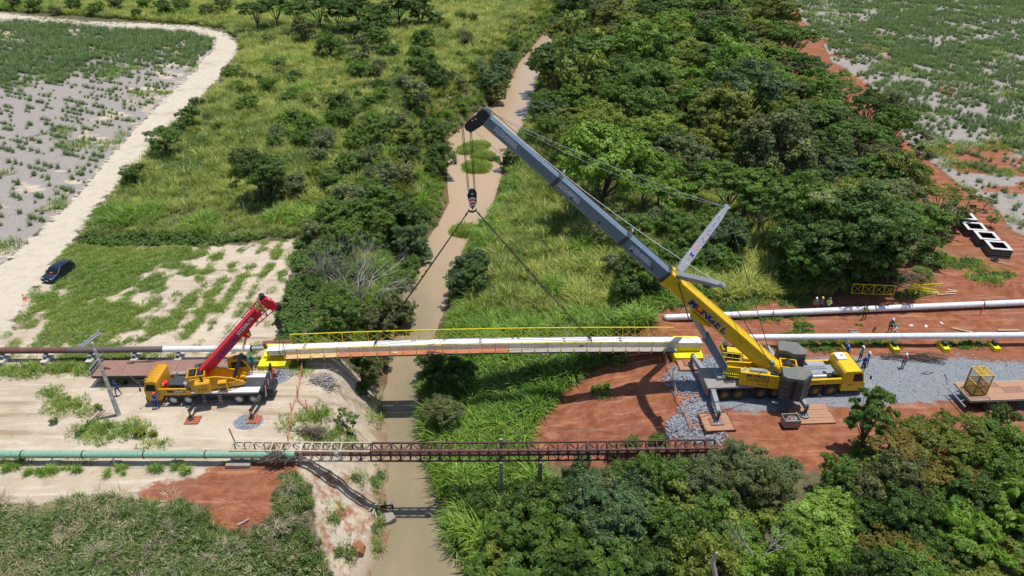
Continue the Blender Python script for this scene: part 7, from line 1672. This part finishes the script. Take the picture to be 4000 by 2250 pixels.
# grey puddled concrete patches
# yellow rail frames leaning behind
def rail_frame(pts, z, h, n, lb, tan=False):
    a = U(pts[0][0], pts[0][1], z); b_ = U(pts[1][0], pts[1][1], z); root = empty('rail_frame', a, 0, lb, 'railing frame'); v = b_ - a; up = Vector((0, .1, h))
    MB().beam(up, v + up, .08, .08).build('top_rail', M['yellow2'], root); MB().beam((0, 0, 0), v, .06, .06).build('bottom_rail', M['yellow2'], root)
    for k in range(n + 1): MB().beam(v * k / n, v * k / n + up, .07, .05).build('post', M['yellow2'], root)
    for k in range(n):
        MB().beam(v * k / n, v * (k + 1) / n + up, .035, .035).build('cross_brace', M['yellow2'], root); MB().beam(v * (k + 1) / n, v * k / n + up, .035, .035).build('cross_brace', M['yellow2'], root)
    if tan: MB().prism([(0, -.1), (v.x, v.y - .1), (v.x - .1, v.y + .8), (-.1, .8)], 0.02, .06).build('walkway_board', M['tan'], root)
rail_frame([(3552,1150),(3672,1146)], .1, 1.2, 3, 'yellow railing frame with tan board lying at the edge of the thicket', True)
rail_frame([(3550,1128),(3658,1142)], .9, .25, 2, 'second yellow railing piece leaning across the first')
rail_frame([(3325,1145),(3492,1152)], .3, 1.15, 4, 'yellow railing frame standing in the shade of the big tree')
# square concrete boxes
for i, (a, b_, lb) in enumerate(((3899,962,'nearest of the four square white-rimmed concrete boxes'),(3854,924,'second nearest of the four white-rimmed concrete boxes'),(3807,886,'third of the four white-rimmed concrete boxes, half hidden by branches'),(3766,846,'farthest of the four white-rimmed concrete boxes behind the tree'))):
    c = U(a, b_, 1.0); root = empty('concrete_box', (c.x, c.y, gz(c.x, c.y)), R(-10), lb, 'concrete box', 'square concrete boxes on the red track'); W_ = 2.45; H_ = 1.05
    for s in (-1, 1):
        MB().box((0, s * (W_/2 - .06), H_/2), (W_, .1, H_)).build('wall', M['black'], root); MB().box((s * (W_/2 - .06), 0, H_/2), (.1, W_ - .22, H_)).build('wall', M['black'], root)
        MB().box((0, s * (W_/2 - .19), H_ + .05), (W_ + .02, .40, .09)).build('rim', M['boxrim'], root, bevel=.01); MB().box((s * (W_/2 - .19), 0, H_ + .053), (.40, W_ - .78, .09)).build('rim', M['boxrim'], root, bevel=.01)
        for z in (.12, .42, .72): MB().box((0, s * (W_/2 + .01), z), (W_, .04, .06)).build('formwork_rib', M['lgrey'], root); MB().box((s * (W_/2 + .01), 0, z), (.04, W_, .06)).build('formwork_rib', M['lgrey'], root)
o = MB().tube([(0.35 * math.cos(t), .35 * math.sin(t), .12) for t in np.linspace(0, 6.28, 16)], .12, 8).build('scrap_ring', M['rubber'], smooth=True); o.location = G(3885, 1018); tag(o, 'old black tyre lying in front of the nearest concrete box', 'tyre')
pb = empty('board_stack', G(3925, 1030), R(-40), 'narrow pale boards on the soil in front of the concrete boxes', 'boards')
for k in range(5): MB().box((0, -.3 + .16 * k, .05), (1.9, .1, .05), .02 * k).build('board', M['wood'], pb)
# orange safety mesh
def mesh_fence(pts, lb, h=.9, lay=0):
    ps = [G(a, b_) for a, b_ in pts]; mb = MB(); root = empty('safety_fence', ps[0], 0, lb, 'safety netting'); o0 = ps[0]; dens = []
    for a, b_ in zip(ps[:-1], ps[1:]): 
        n = max(2, int((b_ - a).length / .5)); dens += [a.lerp(b_, i / n) for i in range(n)]
    dens.append(ps[-1]); rr = random.Random(len(pts))
    top = [p + Vector((rr.uniform(-.05, .05) + lay * .5, -.0, h * rr.uniform(.75, 1.05) * (1 - lay * .75))) for p in dens]
    for i in range(len(dens) - 1):
        for q in range(5):
            t = q / 4; mb.beam(dens[i].lerp(top[i], t) - o0 + Vector((0, 0, .03)), dens[i+1].lerp(top[i+1], t) - o0 + Vector((0, 0, .03)), .018, .010)
        for q in range(3): t = q / 3; a = dens[i].lerp(dens[i+1], t) - o0; mb.beam(a, top[i].lerp(top[i+1], t) - o0, .014, .010)
    mb.build('netting', M['mesh_or'], root)
    for p in ps: MB().beam(p - o0, p - o0 + Vector((.02, 0, 1.15)), .05, .05).build('stake', M['woodred'], root)
mesh_fence([(2585,1370),(2600,1420),(2624,1480),(2640,1560),(2672,1620),(2700,1690)], 'orange safety netting with stakes round the stones by the big crane')
mesh_fence([(1190,1400),(1178,1470),(1165,1545),(1140,1610),(1133,1680),(1128,1735)], 'sagging orange safety netting running down the sandy left bank', .7)
mesh_fence([(1165,1565),(1200,1600),(1240,1622)], 'short run of orange netting branching to the right on the sandy bank', .6)
# things in the creek
g = U(1520, 1985, RZ); pn = empty('snag', (g.x, g.y, RZ - .2), 0, 'dark snag with a white bag caught on it at the left water edge', 'snag')
MB().tube([(-.9, .1, .3), (-.3, 0, .5), (.3, .05, .45)], [.12, .1, .05], 6).tube([(-.3, 0, .2), (-.35, .1, .9)], [.07, .04], 5).build('log', M['barkd'], pn)
bm2 = MB(); bm2.add([(v[0]*.42+.25, v[1]*.3, v[2]*.36+.75) for v in [tuple(q.co) for q in rock_mesh(77, 1).vertices]], [tuple(p.vertices) for p in rock_mesh(77, 1).polygons]); bm2.build('white_bag', M['white'], pn); MB().box((.3, 0, .4), (.18, .12, .5)).build('dark_bag', M['black'], pn)
o = link(rock_mesh(55, .7), 'rock', None, M['oldconc']); g = U(1675, 2008, RZ); o.location = (g.x, g.y, RZ + .08); o.scale = (.8, .6, .9); tag(o, 'grey rock standing in the creek below the truss shadow', 'rock')
o = MB().box((0, 0, 0), (1.5, 1.0, .7)).build('concrete_block', M['oldconc'], bevel=.05); g = U(1510, 2035, RZ); o.location = (g.x, g.y, RZ + .15); o.rotation_euler = (.15, -.25, .5); tag(o, 'tilted broken concrete block at the left water edge', 'concrete block')
for i in range(4):
    o = MB().tube([(0, 0, 0), (.6, .2, .25), (1.3, .1, .2)], [.07, .06, .03], 6).build('driftwood', M['barkw']); g = G(1440 + 16 * i, 2000 + 14 * (i % 3)); o.location = g + Vector((0, 0, .1)); o.rotation_euler = (0, 0, .5 + i * .6); tag(o, 'bleached driftwood stick on the left water edge, %s of four' % ('leftmost', 'second', 'third', 'rightmost')[i], 'driftwood', 'driftwood by the snag')
o = link(rock_mesh(61, .8), 'boulder', None, bpy.data.materials['red_clod']); g = G(1395, 2140); o.location = g; o.scale = (1.7, 1.4, 1.5); tag(o, 'orange boulder of hard earth on the left bank near the bottom', 'boulder')
o = MB().tube([(0, 0, 0), (.7, .3, .15), (1.3, .9, .2)], [.16, .13, .06], 7).build('stump_log', M['barkw']); g = G(928, 2050); o.location = g; o.scale = (.55, .55, .55); tag(o, 'split old log lying on the red dumped soil', 'log')
# digger-like marks: thin line over the river
o = rope('tape_line', G(1940, 1725) + Vector((0, 0, 1.2)), U(2780, 1655, 1.0), .012, .25, None, 10, 'galv'); tag(o, 'thin string line stretched over the right bank toward the crane mat', 'string line')

# ================================================================ PEOPLE
HEL = {}
def person(loc, rz, top, legs, helmet, vest, label, pose='stand', sc_=1.0, skin='skin', stripe=None):
    """one continuous skinned figure; clothes as material zones, helmet and vest as children"""
    root = empty('person', loc, rz, label, 'person'); V_ = []; E_ = []; Rd = []
    def j(p, r, par=None):
        V_.append(Vector(p)); Rd.append(r if isinstance(r, tuple) else (r, r)); i = len(V_) - 1
        if par is not None: E_.append((par, i))
        return i
    drop = {'stand': 0, 'walk': 0, 'arms': 0, 'reach': 0, 'crouch': .50, 'bend': .06, 'phone': 0}[pose]; lean = {'bend': .45, 'crouch': .30, 'walk': .05}.get(pose, 0)
    hip = j((0, 0, .95 - drop), (.15, .11)); sp = j((0, lean * .4, 1.15 - drop - lean*.05), (.135, .10), hip); ch = j((0, lean * .8, 1.36 - drop - lean*.12), (.165, .115), sp); nk = j((0, lean * 1.05, 1.50 - drop - lean*.2), .06, ch)
    hd = j((0, lean * 1.15 + .02, 1.60 - drop - lean*.22), (.085, .095), nk); ht = j((0, lean * 1.2 + .02, 1.70 - drop - lean*.24), (.08, .09), hd); j((0, lean * 1.15 + .115, 1.61 - drop - lean*.24), .016, hd)
    hands = []
    for s in (-1, 1):
        sh = j((s * .19, lean * .85, 1.42 - drop - lean*.14), .062, ch); ex = {}
        if pose in ('arms',): el = (s * .25, .06, 1.16); wr = (-s * .02, .23, 1.20)
        elif pose == 'phone' and s > 0: el = (.26, .12, 1.22); wr = (.14, .24, 1.45)
        elif pose == 'reach': el = (s * .24, .22, 1.42); wr = (s * .16, .46, 1.56)
        elif pose == 'bend': el = (s * .24, .48, 1.08); wr = (s * .18, .62, .88)
        elif pose == 'crouch': el = (s * .26, .42, .72); wr = (s * .2, .62, .58)
        elif pose == 'walk': el = (s * .25, -.06 * s, 1.14); wr = (s * .24, .12 * s + .05, .92)
        else: el = (s * .25, -.02, 1.14); wr = (s * .26, .06, .89)
        e = j(el, .045, sh); w_ = j(wr, .03, e); d = (Vector(wr) - Vector(el)).normalized(); sd = d.cross(Vector((0, 1, 0.2))).normalized(); pm = Vector(wr) + d * .07; p_ = j(pm, (.034, .018), w_); hands.append(p_)
        for q, L in enumerate((.065, .078, .072, .055)):
            o_ = pm + sd * (.028 - .018 * q) + d * .01; a = j(o_ + d * .03, .009, p_); j(o_ + d * L + Vector((0, .015, 0)), .008, a)
        a = j(Vector(wr) + d * .035 + sd * .045, .010, w_); j(Vector(wr) + d * .075 + sd * .06, .009, a)
    for s in (-1, 1):
        if pose == 'crouch': kn = (s * .18, .38, .50); an = (s * .15, .05, .10); th = .085
        elif pose == 'walk': kn = (s * .10, .14 * s + .06, .50); an = (s * .10, .20 * s - .02, .09); th = .082
        else: kn = (s * .13, .02, .50); an = (s * .15, -.01, .09); th = .082
        t_ = j((s * .10, 0, .88 - drop), .092, hip); k_ = j(kn, .062, t_); a_ = j(an, .042, k_); j((an[0] + s * .01, an[1] + .15, .045), .035, a_)
    me = bpy.data.meshes.new('body'); me.from_pydata([tuple(v) for v in V_], E_, []); ob = bpy.data.objects.new('body', me); COL.objects.link(ob)
    sk = ob.modifiers.new('skin', 'SKIN'); sk.use_smooth_shade = True
    for i, v in enumerate(me.skin_vertices[0].data): v.radius = Rd[i]; v.use_root = (i == 0)
    ss = ob.modifiers.new('sub', 'SUBSURF'); ss.levels = 1; ss.render_levels = 1
    dg = bpy.context.evaluated_depsgraph_get(); m2 = bpy.data.meshes.new_from_object(ob.evaluated_get(dg)); bpy.data.objects.remove(ob)
    m2.name = 'body'; m2.materials.clear()
    for q in (M['skin'], cloth(top), cloth(legs), M['black'], cloth(vest) if vest else cloth(top)): m2.materials.append(q)
    hv = [V_[i] for i in hands]
    for pl in m2.polygons:
        c = pl.center
        if c.z < .16: k = 3
        elif c.z < (.93 - drop if pose != 'crouch' else .45) and abs(c.x) < .24 and all((c - h).length > .11 for h in hv) and (c.y < .32 or c.z < .6): k = 2
        elif any((c - h).length < .10 for h in hv): k = 0
        elif (c - V_[hd]).length < .16 and c.z > V_[nk].z + .02: k = 0
        elif vest and abs(c.x) < .165 and c.z > .98 - drop: k = 4
        else: k = 1
        pl.material_index = k
    o = bpy.data.objects.new('body', m2); COL.objects.link(o); o.parent = root
    hc = V_[ht] + Vector((0, 0, -.01)); mb = MB(); n = 14
    for i, (rr_, zz) in enumerate(((.125, 0), (.122, .05), (.10, .10), (.055, .135), (.005, .145))):
        for k in range(n): mb.v.append((hc.x + rr_ * math.cos(2*math.pi*k/n), hc.y + rr_ * 1.12 * math.sin(2*math.pi*k/n), hc.z + zz))
    for i in range(4):
        for k in range(n): mb.f.append((i*n + k, i*n + (k+1) % n, (i+1)*n + (k+1) % n, (i+1)*n + k)); mb.m.append(0)
    mb.box((hc.x, hc.y + .14, hc.z + .01), (.17, .09, .015)); mb.build('helmet', cloth(helmet), root, smooth=True)
    if stripe:
        zc = 1.12 - drop; rg = [(Vector((.158 * math.cos(t), lean * .35 + .122 * math.sin(t), zc))) for t in np.linspace(0, 6.28, 16)]; MB().tube(rg, .018, 4, False).build('reflective_band', cloth(stripe), root)
    root.scale = (sc_,) * 3; return root
CL = {}
def cloth(c):
    cols = dict(blue=(.012,.06,.33), navy=(.015,.02,.05), green=(.01,.27,.17), white=(.72,.74,.74), yellow=(.75,.6,.02), orange=(.80,.10,.03), lime=(.50,.72,.04), grey=(.16,.17,.19), dark=(.02,.022,.03), pale=(.5,.6,.6), cyan=(.25,.5,.6), teal=(.02,.25,.2), skyblue=(.08,.25,.6), purple=(.12,.10,.25))
    if c not in CL: CL[c] = mat('cloth_' + c, cols[c], .85, amt=.1, dirt=(.2,.16,.12))
    return CL[c]
def foot(a, b_, z=0.0): v = U(a, b_, z); return Vector((v.x, v.y, max(gz(v.x, v.y), 0) if z == 0 else z))
person(foot(617, 1596), R(-10), 'blue', 'blue', 'orange', None, 'worker in blue overalls reaching up to the amber crane cab door', 'reach', stripe='cyan')
person(foot(466, 1545), R(160), 'blue', 'blue', 'navy', None, 'worker in blue overalls walking between power pole and rusty trailer', 'walk', stripe='pale')
person(foot(980, 1455), R(200), 'green', 'navy', 'green', None, 'green-clad worker beside the operator cab, nearer of two by the yellow seat', 'stand')
person(foot(992, 1443), R(180), 'green', 'purple', 'green', None, 'green-clad worker with green helmet, farther of two by the yellow seat', 'stand')
person(foot(3178, 1216), R(170), 'orange', 'dark', 'white', 'teal', 'worker with white helmet and orange-green vest in the shade behind the pipe', 'stand')
person(foot(3201, 1214), R(190), 'purple', 'dark', 'yellow', 'purple', 'worker with yellow helmet, middle of the three behind the upper pipe', 'stand', stripe='orange')
person(foot(3230, 1218), R(160), 'pale', 'dark', 'grey', 'lime', 'worker in lime vest and grey helmet, right of the three behind the pipe', 'arms')
person(foot(3373, 1248), R(0), 'dark', 'dark', 'dark', 'lime', 'worker in bright lime vest facing the upper white pipe', 'stand')
person(foot(3473, 1299), R(170), 'navy', 'dark', 'white', 'grey', 'worker in dark overalls with pale helmet standing behind the right pipe', 'stand', stripe='lime')
person(foot(3500, 1304), R(95), 'white', 'white', 'green', None, 'crouching worker in white with a green helmet behind the right pipe', 'crouch')
person(foot(3300, 1404), R(150), 'blue', 'navy', 'skyblue', None, 'worker in blue with blue helmet standing by the yellow pipe support', 'phone', stripe='cyan')
person(foot(3356, 1409), R(200), 'pale', 'dark', 'white', 'teal', 'worker with crossed arms, white helmet and green vest on the gravel edge', 'arms')
person(foot(3380, 1432), R(185), 'pale', 'dark', 'white', 'green', 'worker with white helmet right behind the worker in blue', 'arms')
person(foot(3368, 1448), R(170), 'blue', 'dark', 'skyblue', None, 'worker in blue on the gravel, nearest of the standing group', 'arms', stripe='skyblue')
person(foot(3524, 1437), R(150), 'cyan', 'dark', 'white', 'orange', 'worker in an orange vest and white helmet walking alone on the gravel', 'walk')
person(foot(3364, 1528), R(80), 'blue', 'navy', 'skyblue', None, 'worker in blue bending over at the front of the big crane cab', 'bend', stripe='white')
